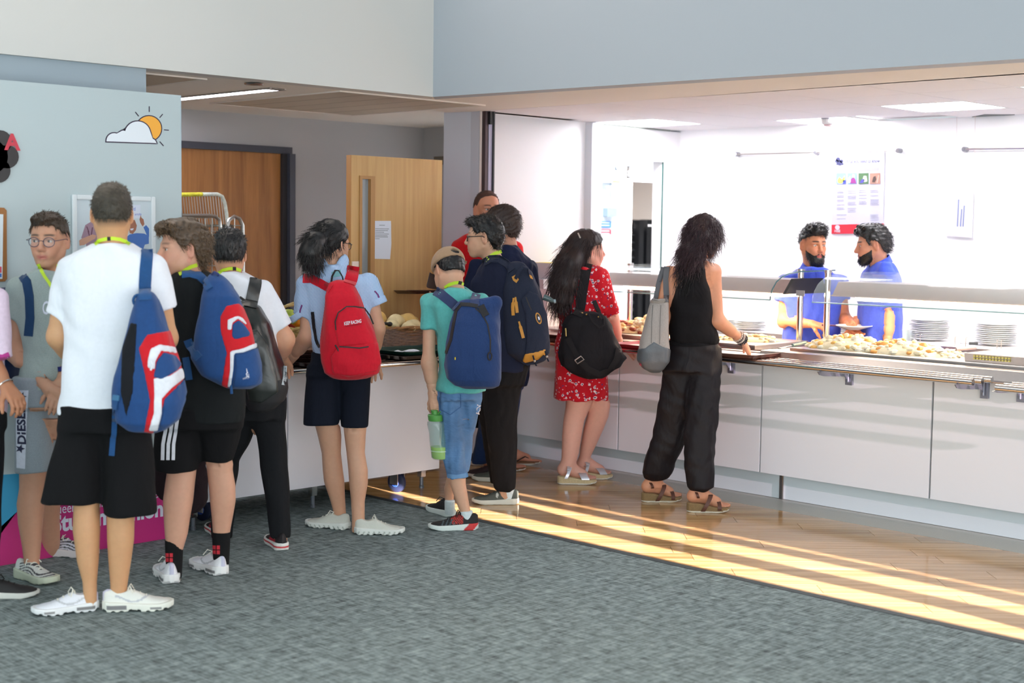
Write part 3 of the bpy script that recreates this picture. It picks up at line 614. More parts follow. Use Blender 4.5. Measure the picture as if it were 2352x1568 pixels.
MB().box(7.165, 7.85, 1.2, 7.1, 0, .83).build('carcass', mat('carcass', (180, 184, 188), .5), ct)
MB().box(7.02, 7.86, 1.2, 7.1, .83, .86).build('steel_deck', M_steel, ct, bevel=.004)
MB().prism([(7.0, .845), (7.03, .897), (7.12, .90), (7.12, .845)], 1.2, 4.93, 'y').build('front_fascia', M_steel, ct)
MB().prism([(7.0, .845), (7.03, .885), (7.12, .888), (7.12, .845)], 4.94, 7.1, 'y').build('front_fascia', mat('steel_rosy', (180, 160, 158), .3, 1.), ct)
MB().box(7.12, 7.80, 1.2, 4.93, .86, .893).build('well_top', M_steel, ct)
MB().box(7.12, 7.80, 4.94, 7.1, .86, .885).build('well_top', M_steel, ct)
MB().box(7.14, 7.72, 1.8, 4.80, .893, .917).build('bain_marie_rim', M_steel, ct, bevel=.004)
MB().box(7.14, 7.72, 5.05, 6.9, .885, .915).build('bain_marie_rim', M_steel, ct, bevel=.004)
ye = [on_x(2235, 884, 6.77)[1], on_x(2257, 876, 6.86)[1], on_x(2279, 869, 6.95)[1]]
for i, xx in enumerate((6.77, 6.86, 6.95)):
    MB().tube([(xx, 7.05, .852), (xx, ye[i], .852)], .0175, 12).build('tray_rail', M_chrome, ct, True)
    MB().tube([(xx - .01, 3.31 - .0 * i, .836), (xx - .01, 1.2, .836)], .0175, 12).build('tray_rail', M_chrome, ct, True)
M_br = mat('bracket_steel', (150, 152, 166), .4, .8)
for px, py in ((1680, 845), (1951, 866), (2262, 900), (2346, 905)):
    yy = on_x(px, py, 7.07)[1]; zt = .834 if yy > 3.4 else .818
    MB().prism([(6.74, zt), (7.06, zt), (7.06, .775), (7.04, .772), (7.02, .79), (6.80, .806), (6.76, .815)], yy - .003, yy + .003, 'y').build('rail_bracket', M_br, ct)
    MB().box(7.062, 7.08, yy - .022, yy + .022, .738, .834).build('bracket_plate', M_br, ct); MB().lathe([(.009, 0), (.009, .09)], (7.055, yy, .755), 10).build('bracket_boss', M_br, ct, True)
# heated gantries: posts, canopy, glass
M_glass = mat('gantry_glass', (225, 240, 240), .02, alpha=.16, spec=.7); M_gedge = mat('glass_edge', (120, 170, 166), .1, alpha=.75)
def gantry(y0, y1, posts, zo, label, endcap):
    t = thing('heated_gantry', (7.75, (y0 + y1) / 2, .9), label, 'gantry')
    for yy in posts: 
        MB().lathe([(.021, 0), (.021, 1.36 - .9 + zo)], (7.75, yy, .893), 14).build('post', M_chrome, t, True); MB().lathe([(.024, 0), (.024, .018)], (7.75, yy, 1.35 + zo), 14).build('post_cap', M_steel, t, True)
        MB().lathe([(.032, 0), (.032, .006)], (7.75, yy, .893), 14).build('post_foot', M_steel, t, True)
    MB().prism([(7.50, 1.222 + zo), (7.515, 1.216 + zo), (7.585, 1.303 + zo), (7.90, 1.303 + zo), (7.95, 1.22 + zo), (7.94, 1.216 + zo), (7.88, 1.29 + zo), (7.60, 1.29 + zo), (7.53, 1.216 + zo)][:5] + [(7.95, 1.22 + zo)], y0, y1, 'y').build('canopy', mat('canopy_steel', (196, 182, 178), .32, 1., noise=(14, .08)), t)
    MB().box(7.62, 7.84, y0 + .1, y1 - .1, 1.19 + zo, 1.216 + zo).build('heat_lamp_bar', mat('heat_lamp', (255, 224, 184), emit=26.), t)
    if endcap:
        MB().prism([(7.49, 1.214 + zo), (7.58, 1.31 + zo), (7.91, 1.31 + zo), (7.96, 1.214 + zo)], y0 - .02, y0, 'y').build('end_cap', M_black, t)
    pr = [(7.30, 1.185), (7.302, 1.21), (7.32, 1.25), (7.36, 1.295), (7.42, 1.325), (7.50, 1.345), (7.62, 1.355), (8.02, 1.36)]
    n = len(pr); poly = [(a, b + zo) for a, b in pr] + [(a + .004, b - .006 + zo) for a, b in reversed(pr)]
    v = [(a, y0 - .04, b) for a, b in poly] + [(a, y1, b) for a, b in poly]; N = len(poly)
    f = [(i, i + 1, N - 2 - i, N - 1 - i) for i in range(n - 1)] + [(N + i, 2 * N - 1 - i, 2 * N - 2 - i, N + i + 1) for i in range(n - 1)] + [(i, (i + 1) % N, N + (i + 1) % N, N + i) for i in range(N)]
    MB().add(v, f).build('curved_glass', M_glass, t, True)
    MB().tube([(7.30, y0 - .04, 1.185 + zo), (7.30, y1, 1.185 + zo)], .003, 5).build('glass_edge', M_gedge, t)
    MB().tube([(a, y0 - .04, b + zo) for a, b in pr], .0035, 5).build('glass_edge', mat('glass_edge_dark', (40, 90, 96), .1), t)
    return t
g1 = gantry(5.10, 6.62, [5.14, 6.57], .0, 'left heated glass gantry in front of the hatch', True)
g2 = gantry(1.5, 4.76, [4.94], .0, 'right heated glass gantry in front of the two servers', False)
a, b = on_x(1831, 668, 7.31), on_x(1850, 680, 7.31)
MB().box(7.298, 7.3005, b[1], a[1], b[2], a[2] + .005).build('maker_plate', mat('plate_grey', (190, 190, 196), .4, .5), g2)
# ---------------- food and plates ----------------
def heap(name, px, py, xw, wx, wy, h, n, cols, label, r0=.018, seed=1, z=.917):
    c = on_x(px, py, xw); R_ = random.Random(seed); t = thing(name, (xw, c[1], z), label, 'food')
    tag_t = MB(); parts = [MB() for _ in cols]
    for i in range(n):
        u, v = R_.uniform(-1, 1), R_.uniform(-1, 1)
        if u * u + v * v > 1: continue
        zz_ = z + h * (1 - (u * u + v * v)) * R_.uniform(.75, 1.05); r = r0 * R_.uniform(.75, 1.25)
        mb = MB().ball((0, 0, 0), (r * 1.3, r, r * .8), 8, 5).turn(Matrix.Translation((xw + u * wx, c[1] + v * wy, zz_)) @ Matrix.Rotation(R_.random() * 6, 4, 'Z') @ Matrix.Rotation(R_.random() - .5, 4, 'X'))
        parts[R_.randrange(len(cols))].add(mb.v, mb.f)
    core = MB().ball((xw, c[1], z - .005), (wx * .95, wy * .95, h * .92), 20, 10); core.v = [(p[0], p[1], max(p[2], z)) for p in core.v]
    core.build('mound', mat('food_%s_core' % name, cols[0], .7, noise=(25, .25)), t, True)
    for k, mb in enumerate(parts):
        if mb.v:
            o_ = mb.build('pieces', mat('food_%d_%d_%d' % cols[k], cols[k], .55, noise=(20, .25)), t, True); o_['kind'] = 'stuff'
    return t
heap('roast_potatoes', 1950, 800, 7.42, .20, .27, .075, 150, [(240, 226, 190), (232, 180, 96), (244, 236, 214)], 'heap of roast potatoes before the bearded server', seed=2)
heap('roast_potatoes', 2075, 806, 7.40, .20, .26, .07, 150, [(240, 226, 190), (226, 160, 84), (244, 236, 214)], 'heap of golden roast food right of the potatoes', seed=3)
heap('roast_potatoes', 2168, 826, 7.40, .18, .14, .03, 60, [(244, 238, 222), (240, 226, 190)], 'low pale dish at the right of the golden heap', seed=4, r0=.014)
heap('salad_food', 1450, 752, 7.35, .16, .16, .07, 90, [(240, 214, 160), (236, 190, 120), (150, 66, 40)], 'mixed hot food with dark meat behind the woman in red', seed=5)
heap('salad_food', 1500, 745, 7.45, .18, .20, .12, 110, [(248, 240, 210), (246, 232, 180)], 'tall pale yellow heap beside the grey tote bag', seed=6, r0=.022)
heap('salad_food', 1720, 772, 7.45, .18, .22, .03, 60, [(246, 240, 226), (238, 206, 150)], 'flat pale dish behind the hand with bracelets', seed=8, r0=.015)
rp = MB(); 
a = on_x(1427, 740, 7.62); tag(rp.lathe([(.05, 0), (.06, .05), (.055, .055)], (7.62, a[1], .917), 16).build('red_bowl', mat('red_plastic', (200, 40, 40), .4)), 'small red bowl behind the hot food', 'bowl')
# pan with patterned rim at the right and servers' utensils
p = on_x(2300, 828, 7.3)
pn = thing('foil_tray', (7.4, p[1], .917), 'shallow steel pan with perforated yellow side at the right', 'pan')
MB().prism([(7.20, .917), (7.19, .96), (7.62, .96), (7.61, .917)], p[1] - .30, p[1] + .16, 'y').build('pan_body', M_steel, pn)
for k in range(12): MB().box(7.186, 7.194, p[1] + .10 - k * .018 - .005, p[1] + .10 - k * .018 + .005, .93, .938).box(7.184, 7.192, p[1] + .10 - k * .018 - .005, p[1] + .10 - k * .018 + .005, .944, .952).build('perforation', mat('perf_yellow', (228, 210, 110), .5), pn)
MB().ball((7.4, p[1] - .07, .95), (.19, .2, .03), 16, 8).build('contents', mat('food_white', (246, 240, 226), .7), pn, True)
def utensil(nm_, a, b, col, label, blade=True):
    t = thing(nm_, a, label, nm_.split('_')[-1]); a, b = Vector(a), Vector(b); m_ = a.lerp(b, .5)
    MB().tube([m_, b], [.009, .010], 8).build('handle', mat('handle_%d' % col[0], col, .4), t, True); MB().tube([a, m_], [.012, .005], 8, flat=.25).build('blade', M_steel, t, True)
utensil('serving_spoon', on_z(2150, 806, .95), on_z(2240, 798, .96), (120, 110, 130), 'long serving spoon at the right of the golden food')
utensil('serving_knife', on_z(2205, 788, .90), on_z(2246, 789, .90), (30, 34, 36), 'black-handled knife between the two plate stacks')
utensil('serving_spoon', on_z(1790, 800, .93), on_z(1850, 786, .95), (90, 120, 110), 'serving spoon lying at the foot of the gantry posts')
# back counter
bc = thing('back_counter', (8.75, 4, 0), 'steel-edged back counter along the servery wall', 'counter')
MB().box(8.48, 9.06, 1.2, 7.0, .855, .88).build('worktop', M_kwhite, bc); MB().box(8.46, 8.48, 1.2, 7.0, .815, .88).build('front_edge', M_steel, bc)
MB().box(8.52, 9.06, 1.2, 7.0, 0, .855).build('cupboard', mat('cupboard_white', (220, 222, 226), .4), bc)
for px in (2193, 2218, 2102, 2113, 2290, 2300):
    q = on_x(px, 790, 8.5); MB().tube([(8.5, q[1], .88), (8.5, q[1], .94), (8.49, q[1] - .015, .945)], .003, 5).build('plate_guide', M_steel, bc)
ORD = ['topmost', 'second', 'third', 'fourth', 'fifth', 'sixth', 'seventh', 'eighth', 'ninth', 'tenth', 'eleventh', 'twelfth']
M_plate = mat('porcelain', (238, 242, 244), .15, spec=.6)
PL = None
def plate_stack(px, py, xw, n, R_, where, group, z=.88, seed=1):
    global PL
    c = on_x(px, py, xw); rr = random.Random(seed)
    for k in range(n):
        if PL is None:
            mb = MB().lathe([(.045, .0), (.05, .002), (.09, .010), (.128, .019), (.131, .021), (.128, .023), (.09, .014), (.05, .006), (.001, .006)], (0, 0, 0), 28)
            PL = mb.build('plate', M_plate, None, True); o_ = PL
        else: o_ = PL.copy(); COL.objects.link(o_)
        o_.location = (xw + rr.uniform(-.006, .006), c[1] + rr.uniform(-.006, .006), z + .0125 * k); o_.scale = (R_ / .131,) * 2 + (1.,)
        tag(o_, '%s white plate %s' % (ORD[n - 1 - k] if k < n - 1 else 'topmost', where), 'plate', group)
plate_stack(2133, 783, 8.82, 11, .131, 'in the stack right of the servers', 'plates in the stack right of the servers')
plate_stack(2286, 795, 8.80, 11, .131, 'in the rightmost stack on the back counter', 'plates in the rightmost stack', seed=2)
plate_stack(1722, 756, 8.62, 5, .12, 'in the low stack behind the hand with bracelets', 'plates in the low stack', seed=3)
plate_stack(1682, 742, 8.8, 4, .115, 'in the small stack left of the low one', 'plates in the small left stack', seed=4)
plate_stack(1952, 748, 8.85, 7, .12, 'in the stack hidden between the two servers', 'plates between the servers', seed=5)
# glassware beside the left plate stack
for k, (px, py) in enumerate(((2076, 774), (2085, 776))):
    c = on_x(px, py, 8.7); tag(MB().lathe([(.02, 0), (.026, .004), (.032, .07), (.03, .07), (.022, .008)], (8.7 + .03 * k, c[1], .88), 14).build('drinking_glass', mat('glassware', (222, 236, 232), .05, alpha=.35)), ['clear drinking glass next to the server in profile', 'second clear glass touching the plate stack'][k], 'glass')
# ---------------- poster and wall rails ----------------
def yx(px, py, x=9.075): q = on_x(px, py, x); return (q[1], q[2])
def flatx(pts, x, m_, nm_, par, t=.001): return MB().prism([yx(a, b, x) for a, b in pts], x - t, x, 'x').build(nm_, m_, par)
po = thing('safety_poster', (9.07, 5.55, 1.9), 'white safety law poster with four pictures and a red foot band', 'poster')
M_po = mat('poster_white', (184, 184, 202), .4)
flatx([(1914, 350), (2033, 347), (2029, 536), (1911, 536)], 9.075, M_po, 'sheet', po, .006)
M_red = mat('poster_red', (176, 28, 50), .45)
flatx([(1910, 516), (2030, 513), (2029, 536), (1910, 537)], 9.068, M_red, 'red_band', po)
M_pt = mat('poster_print_grey', (100, 100, 128), .6); M_pn = mat('poster_print_navy', (54, 56, 96), .6)
for cx, cy_, r in ((1925, 366, 5), (1922, 370, 4), (1933, 370, 4), (1929, 374, 6)): flatx(arc(cx, cy_, r, 0, 360, 10)[:-1], 9.0675, M_pn, 'crest', po, .0006)
flatx([(1921, 375), (1938, 375), (1937, 378), (1921, 378)], 9.067, M_pn, 'crest', po, .0006)
def px_text(txt, px, py, px1, hpx, m_, x=9.067, par=None, bold=0., shear=0.):
    v, f = text_mesh(txt, 1.0, bold, shear=shear); x0 = min(p[0] for p in v); x1 = max(p[0] for p in v)
    a, b = Vector(on_x(px, py, x)), Vector(on_x(px1, py, x)); k = (b.y - a.y) / (x1 - x0); kz = hpx * 10.3 / FPX / .72
    return MB().add([(x, a.y + (p[0] - x0) * k, a.z + p[1] * kz) for p in v], f).build('lettering', m_, par)
px_text('Health and Safety Law', 1942, 366, 1984, 4, M_pt, par=po); px_text('What you need to know', 1942, 375, 2021, 9, M_pn, par=po, shear=.25)
for (x0, x1), c_ in zip(((1921, 1943), (1947, 1968), (1972, 1995), (1998, 2022)), ((120, 150, 190), (120, 60, 100), (70, 100, 70), (150, 116, 104))):
    y0 = 397; flatx([(x0, y0 + .6), (x1, y0), (x1, y0 + 25), (x0, y0 + 25.5)], 9.067, mat('pic_%d' % c_[0], c_, .5), 'picture', po)
def pic(pts, c_, x=9.0658): flatx(pts, x, mat('pic_%d_%d_%d' % c_, c_, .5), 'picture_detail', po, .0006)
pic([(1923, 415), (1928, 406), (1934, 412), (1940, 403), (1941, 414), (1934, 421), (1926, 421)], (214, 220, 90)); pic([(1936, 414), (1943, 413), (1943, 422), (1936, 422)], (60, 70, 190))
pic([(1953, 421), (1955, 411), (1960, 407), (1965, 412), (1967, 421)], (130, 50, 120)); pic([(1957, 406), (1959, 400), (1963, 401), (1963, 408), (1960, 410)], (226, 180, 160)); pic([(1948, 420), (1949, 408), (1953, 404), (1954, 418)], (236, 214, 206))
pic([(1982, 411), (1984, 404), (1990, 404), (1992, 416), (1986, 418)], (226, 226, 226)); pic([(1974, 420), (1980, 411), (1987, 412), (1982, 420)], (74, 70, 150))
pic([(2003, 418), (2006, 406), (2011, 404), (2013, 412), (2009, 419)], (70, 56, 54)); pic([(2013, 420), (2017, 402), (2019, 402), (2016, 420)], (190, 150, 140))
def lines(x0, x1, ys, m_=M_pt, h=1.0):
    for y in ys:
        e = (y * 7 % 5) * .6; flatx([(x0, y), (x1 - e, y - .3), (x1 - e, y - .3 + h), (x0, y + h)], 9.0672, m_, 'print_line', po, .0004)
M_pl = mat('poster_print_pale', (140, 140, 164), .6)
lines(1921, 2019, (385, 388, 391), M_pl)
lines(1921, 1942, (427, 431), mat('poster_print_teal', (170, 200, 206), .6)); lines(1973, 1985, (426, 430), mat('poster_print_teal', (170, 200, 206), .6)); lines(1998, 2012, (426, 430), mat('poster_print_teal', (170, 200, 206), .6))
lines(1922, 1940, (439, 442, 449, 452, 459, 462, 470, 477, 480), M_pl); lines(1947, 1967, (438, 443, 450, 453, 456, 464, 467, 470, 478, 482, 486), M_pl); lines(1973, 1991, (437, 441, 448, 455, 462, 465, 468), M_pl); lines(1999, 2019, (437, 441, 449, 458, 461, 464, 467, 470), M_pl)
lines(1922, 1945, (493, 502), M_pl); lines(1999, 2018, (493, 496, 500, 505), M_pl)
flatx(arc(1923.5, 522, 5.5, 0, 360, 14)[:-1], 9.0668, M_po, 'logo_disc', po, .0006)
px_text('HSE', 1917, 533, 1930, 6, M_po, x=9.0664, par=po, bold=.03)
lines(1966, 1974, (525, 530), M_po, 1.6)
def wall_rail(a, b, knobs, label):
    A, B = on_x(*a, 9.04), on_x(*b, 9.04); t = thing('poster_rail', A, label, 'rail')
    MB().tube([A, B], .006, 8).build('rod', M_steel, t, True)
    for k in knobs: 
        P = on_x(*k, 9.04); MB().lathe([(.018, -.045), (.018, 0), (.014, .008)], (0, 0, 0), 12).turn(Matrix.Translation(P) @ Matrix.Rotation(-math.pi / 2, 4, 'Y')).build('knob', mat('knob_steel', (150, 150, 158), .35, .8), t, True)
wall_rail((1688, 354.5), (2064, 345.5), ((1690, 354), (1873, 350), (2062, 345.5)), 'thin steel poster rail above the servers with three knobs')
wall_rail((2213, 342.5), (2400, 340), ((2214, 342.5),), 'thin steel poster rail at the right edge of the servery wall')
pc = thing('wall_notice', (9.05, 4.73, 1.75), 'faint white notice with sideways lettering hanging by two wires', 'notice')
flatx([(2180, 432), (2237, 440), (2234, 546), (2174, 542)], 9.06, mat('acrylic_white', (190, 190, 200), .3), 'sheet', pc, .004)
for px in (2198, 2240): MB().tube([on_x(px, 266, 9.04), on_x(px - 2, 440, 9.04)], .0012, 4).build('wire', mat('wire_pale', (206, 190, 190), .5), pc)
for k, (px, w_) in enumerate(((2199, 62), (2206, 40), (2212, 48))):
    q0, q1 = on_x(px, 520, 9.054), on_x(px + 3, 520 - w_, 9.054); MB().tube([q0, q1], .004, 4, flat=.2).build('print_line', mat('print_pale_blue', (110, 120, 160), .6), pc)
# packets at the left end by the return wall
lg = tag(MB().box(7.33, 7.62, 6.98, 7.19, .89, 1.175).build('shelf_unit', mat('shelf_white', (232, 226, 232), .4)), 'white ledge unit at the left end of the servery counter', 'shelf')
for k, (x0, x1, z0, z1, cA, lb) in enumerate(((7.40, 7.60, 1.245, 1.36, (240, 216, 40), 'yellow-fronted packet box on top of the white boxes'), (7.33, 7.43, 1.176, 1.244, (206, 214, 222), 'grey-white box under the left of the yellow packet'), (7.435, 7.60, 1.176, 1.244, (222, 232, 236), 'white box under the right of the yellow packet'))):
    t = thing('packet_box', (x0, 7.02, z0), lb, 'box'); MB().box(x0, x1, 7.02, 7.17, z0, z1).build('carton', mat('carton_%d' % k, cA, .5), t); MB().box(x0 - .002, x0 + .05, 7.018, 7.172, z0, z1 - .001).build('side_label', mat('carton_side', (190, 192, 200), .5), t)
# things inside the kitchen seen through the hatch
def bx(px0, py0, px1, py1, y, d, nm_, m_, par=None):
    a, b = on_y(px0, py0, y), on_y(px1, py1, y); return MB().box(a[0], b[0], y, y + d, b[2], a[2]).build(nm_, m_, par)
eb = thing('control_box', on_y(1400, 418, 8.6), 'grey switchgear box with two dials high in the kitchen', 'electrical box')
bx(1330, 366, 1386, 419, 8.62, .17, 'housing', mat('box_grey', (196, 204, 210), .4), eb); bx(1387, 367, 1438, 420, 8.62, .17, 'housing', mat('box_pale', (222, 228, 232), .4), eb)
for px, r in ((1416, 7), (1432, 7)):
    c = on_y(px, 385, 8.615); MB().lathe([(r * .0042, 0), (r * .0035, .02)], (0, 0, 0), 14).turn(Matrix.Translation(c) @ Matrix.Rotation(math.pi / 2, 4, 'X')).build('dial', mat('dial_grey', (90, 96, 104), .4), eb)
bx(1407, 415, 1424, 419, 8.615, .003, 'warning_label', mat('label_yellow', (226, 214, 50), .5), eb); bx(1373, 400, 1382, 411, 8.615, .003, 'warning_label', mat('label_dark', (110, 118, 128), .5), eb); bx(1425, 415, 1436, 419, 8.615, .003, 'warning_label', mat('label_dark', (110, 118, 128), .5), eb)
sw = thing('switch_box', on_y(1408, 488, 8.7), 'grey metal switch box with conduit on the kitchen wall', 'switch')
bx(1396, 477, 1418, 498, 8.74, .06, 'housing', mat('switch_grey', (140, 156, 168), .4), sw); bx(1404, 419, 1407, 478, 8.78, .02, 'conduit', mat('conduit_pale', (200, 212, 222), .4), sw)
for q, c_, lb, tx in (((1366, 507, 1404, 523), (64, 120, 200), 'blue rectangular safety sign on the kitchen wall', 0), ((1374, 526, 1404, 538), (196, 44, 62), 'red rectangular safety sign below the blue one', 0)):
    t = thing('safety_sign', on_y(q[0], q[1], 8.79), lb, 'sign'); bx(*q, 8.79, .01, 'plate', mat('sign_%d' % c_[0], c_, .5), t)
    for k in range(2): bx(q[0] + 8, q[1] + 3 + k * 6, q[2] - 4, q[1] + 5.5 + k * 6, 8.788, .002, 'print_line', M_pale, t)
bl_ = thing('fly_killer', on_y(1480, 398, 8.6), 'dark bracket with a blue-lined white duct above the inner doorway', 'duct')
bx(1440, 381, 1446, 410, 8.70, .1, 'bracket', M_black, bl_); bx(1446, 392, 1530, 409, 8.68, .12, 'duct', mat('duct_grey', (176, 190, 204), .4), bl_); bx(1446, 397, 1530, 400, 8.675, .006, 'blue_line', mat('duct_blue', (60, 150, 226), .5), bl_)
MB().box(DX0 - .02, DX0 + .01, 8.78, 8.80, 0, DZ + .03).build('inner_door_trim', M_kwhite)['kind'] = 'structure'
bpy.data.objects['inner_door_trim'].name = 'trim_3'
rk = thing('tray_rack', (12.2, 10.2, 0), 'tall black rack of oven shelves beyond the inner doorway', 'rack')
M_rk = mat('rack_black', (30, 32, 38), .5); M_sh = mat('rack_shelf', (120, 124, 130), .4, .6)
for px in (1440, 1471, 1489, 1520):
    a = on_y(px, 506, 10.2); MB().box(a[0] - .04, a[0] + .04, 10.18, 10.26, 0, a[2]).build('post', M_rk, rk)
for x0, x1 in ((1440, 1475), (1487, 1530)): bx(x0, 504, x1, 509, 10.17, .1, 'top_bar', M_rk, rk)
for py in range(522, 800, 17): bx(1436, py, 1530, py + 2, 10.24, .5, 'shelf', M_sh, rk); 
for py in range(532, 790, 17): bx(1462, py, 1468, py + 7, 10.235, .02, 'end_stop', mat('stop_pale', (176, 176, 176), .5), rk)
MB().box(10.9, 13.2, 10.75, 10.8, 0, 1.72).build('back_sheet', mat('rack_back', (16, 18, 22), .7), rk)
rs = thing('red_apron', on_y(1508, 545, 7.32), 'red cloth hanging by a white hook on the right side of the hatch', 'cloth')
bx(1505, 520, 1516.5, 577, 7.32, .03, 'cloth', mat('red_cloth', (206, 26, 36), .8), rs); bx(1499, 515, 1517, 521, 7.31, .05, 'hook', M_white, rs)
for k in range(3):
    bx(1448 + k * 22, 430 + 8 * k, 1462 + k * 24, 470 + 6 * k, 11.9, .4, 'wall_cupboard', mat('cupboard_tan_%d' % k, [(216, 190, 160), (240, 234, 226), (200, 168, 130)][k], .5))
for k in range(3): tag(bpy.data.objects['wall_cupboard' + ('' if k == 0 else '.%03d' % k)], ['tan cupboard at the left of the far kitchen wall', 'pale cupboard in the middle of the far kitchen wall', 'brown cupboard at the right of the far kitchen wall'][k], 'cupboard')
# ---------------- implicit-surface modeller: smooth unions of tapered limbs and lofts, meshed on a grid ----------------
# working frame for figures: r = to the right of the view axis, f = away along the floor, z = up (a plain 45 degree turn of the room axes)
def rfz(P): P = np.asarray(P, float); return np.array([P @ Rh, P @ Fh, P[2]])
def rfz_at(px, py, f): return rfz(at(px, py, f))
S2 = 2 ** -.5
def to_world(V): return np.stack([(V[:, 0] + V[:, 1]) * S2, (V[:, 1] - V[:, 0]) * S2, V[:, 2]], 1)
def smin(a, b, k):
    if k <= 0: return np.minimum(a, b)
    h = np.maximum(k - np.abs(a - b), 0) / k; return np.minimum(a, b) - h * h * k * .25
def smax(a, b, k): return -smin(-a, -b, k)
class Field:
    def __init__(s, h): s.h = h; s.ops = []
    def add(s, fn, lo, hi, k=.02, op='u'): s.ops.append((fn, np.array(lo, float), np.array(hi, float), k, op)); return s
    def cone(s, a, b, ra, rb, k=.02, op='u', sq=None):
        a, b = np.array(a, float), np.array(b, float); ba = b - a; L = max(ba @ ba, 1e-9); r = max(ra, rb)
        def fn(x, y, z):
            px, py, pz = x - a[0], y - a[1], z - a[2]
            t = np.clip((px * ba[0] + py * ba[1] + pz * ba[2]) / L, 0, 1)
            return np.sqrt((px - t * ba[0]) ** 2 + (py - t * ba[1]) ** 2 + (pz - t * ba[2]) ** 2) - (ra + t * (rb - ra))
        return s.add(fn, np.minimum(a, b) - r, np.maximum(a, b) + r, k, op)
    def chain(s, pts, rs, k=.02, op='u'):
        for i in range(len(pts) - 1): s.cone(pts[i], pts[i + 1], rs[i], rs[i + 1], k, op)
        return s
    def ell(s, c, R, k=.02, op='u', M=None, n=2.0):
        c = np.array(c, float); R = np.array(R, float); m_ = R.max() * (1.5 if M is not None else 1); mn = R.min()
        def fn(x, y, z):
            px, py, pz = x - c[0], y - c[1], z - c[2]
            if M is not None: px, py, pz = (M[0][0] * px + M[0][1] * py + M[0][2] * pz, M[1][0] * px + M[1][1] * py + M[1][2] * pz, M[2][0] * px + M[2][1] * py + M[2][2] * pz)
            if n == 2: 
                k0 = np.sqrt((px / R[0]) ** 2 + (py / R[1]) ** 2 + (pz / R[2]) ** 2)
            else: k0 = (np.abs(px / R[0]) ** n + np.abs(py / R[1]) ** n + np.abs(pz / R[2]) ** n) ** (1 / n)
            return (k0 - 1) * mn * (.6 + .4 * k0)
        return s.add(fn, c - m_, c + m_, k, op)
    def loft(s, st, k=.02, op='u', n=2.3, cap=.0, infl=0., folds=None):
        """stations (r, f, z, half width, half depth), any order; ends cut flat"""
        A = np.array(sorted(st, key=lambda q: q[2]), float); zs = A[:, 2]; W = A[:, 3] + infl; D = A[:, 4] + infl
        def sm(t, col):
            return np.interp(t, zs, col)
        def fn(x, y, z):
            zz_ = np.clip(z, zs[0], zs[-1]); hw = sm(zz_, W); hd = sm(zz_, D)
            p = np.abs(x - sm(zz_, A[:, 0])) / hw; q = np.abs(y - sm(zz_, A[:, 1])) / hd
            d = ((p ** n + q ** n + 1e-9) ** (1 / n) - 1) * np.minimum(hw, hd)
            if folds: d = d + folds(x, y, z)
            e = np.maximum(zs[0] - z, z - zs[-1]) - infl * .0
            return smax(d, e, cap) if cap else np.maximum(d, e)
        g = np.maximum(W.max(), D.max()); lo = np.array([(A[:, 0] - W).min(), (A[:, 1] - D).min(), zs[0]]) - .01; hi = np.array([(A[:, 0] + W).max(), (A[:, 1] + D).max(), zs[-1]]) + .01
        return s.add(fn, lo, hi, k, op)
    def cut(s, p, nrm):
        """keep the side the normal points away from"""
        p = np.array(p, float); nrm = np.array(nrm, float) / np.linalg.norm(nrm)
        s.ops.append((lambda x, y, z: (x - p[0]) * nrm[0] + (y - p[1]) * nrm[1] + (z - p[2]) * nrm[2], None, None, 0, 'i')); return s
    def also(s, fn, k=0.): s.ops.append((fn, None, None, k, 'i')); return s
    def disp(s, fn): s.ops.append((fn, None, None, 0, '+')); return s
    def run(s):
        h = s.h; U = [o for o in s.ops if o[4] == 'u']; pad = 3 * h
        lo = np.min([o[1] for o in U], 0) - pad; hi = np.max([o[2] for o in U], 0) + pad
        n = np.ceil((hi - lo) / h).astype(int) + 1
        X, Y, Z = (lo[i] + h * np.arange(n[i]) for i in range(3)); V = np.full(n, .2, np.float32)
        for fn, a, b, k, op in s.ops:
            if a is None: sl_ = (slice(None),) * 3
            else:
                q = k + 2.5 * h; i0 = np.maximum(((a - q - lo) / h).astype(int), 0); i1 = np.minimum(np.ceil((b + q - lo) / h).astype(int) + 1, n)
                if (i1 <= i0).any(): continue
                sl_ = tuple(slice(i0[i], i1[i]) for i in range(3))
            d = fn(X[sl_[0]][:, None, None], Y[sl_[1]][None, :, None], Z[sl_[2]][None, None, :]); v = V[sl_]
            if op == 'u': V[sl_] = smin(v, d, k)
            elif op == 's': V[sl_] = smax(v, -d, k)
            elif op == 'i': V[sl_] = smax(v, d, k) if k else np.maximum(v, d)
            else: V[sl_] = v + d
        return surfnet(V, lo, h)
CORN = [(0, 0, 0), (1, 0, 0), (0, 1, 0), (1, 1, 0), (0, 0, 1), (1, 0, 1), (0, 1, 1), (1, 1, 1)]
EDG = [(0, 1), (2, 3), (4, 5), (6, 7), (0, 2), (1, 3), (4, 6), (5, 7), (0, 4), (1, 5), (2, 6), (3, 7)]
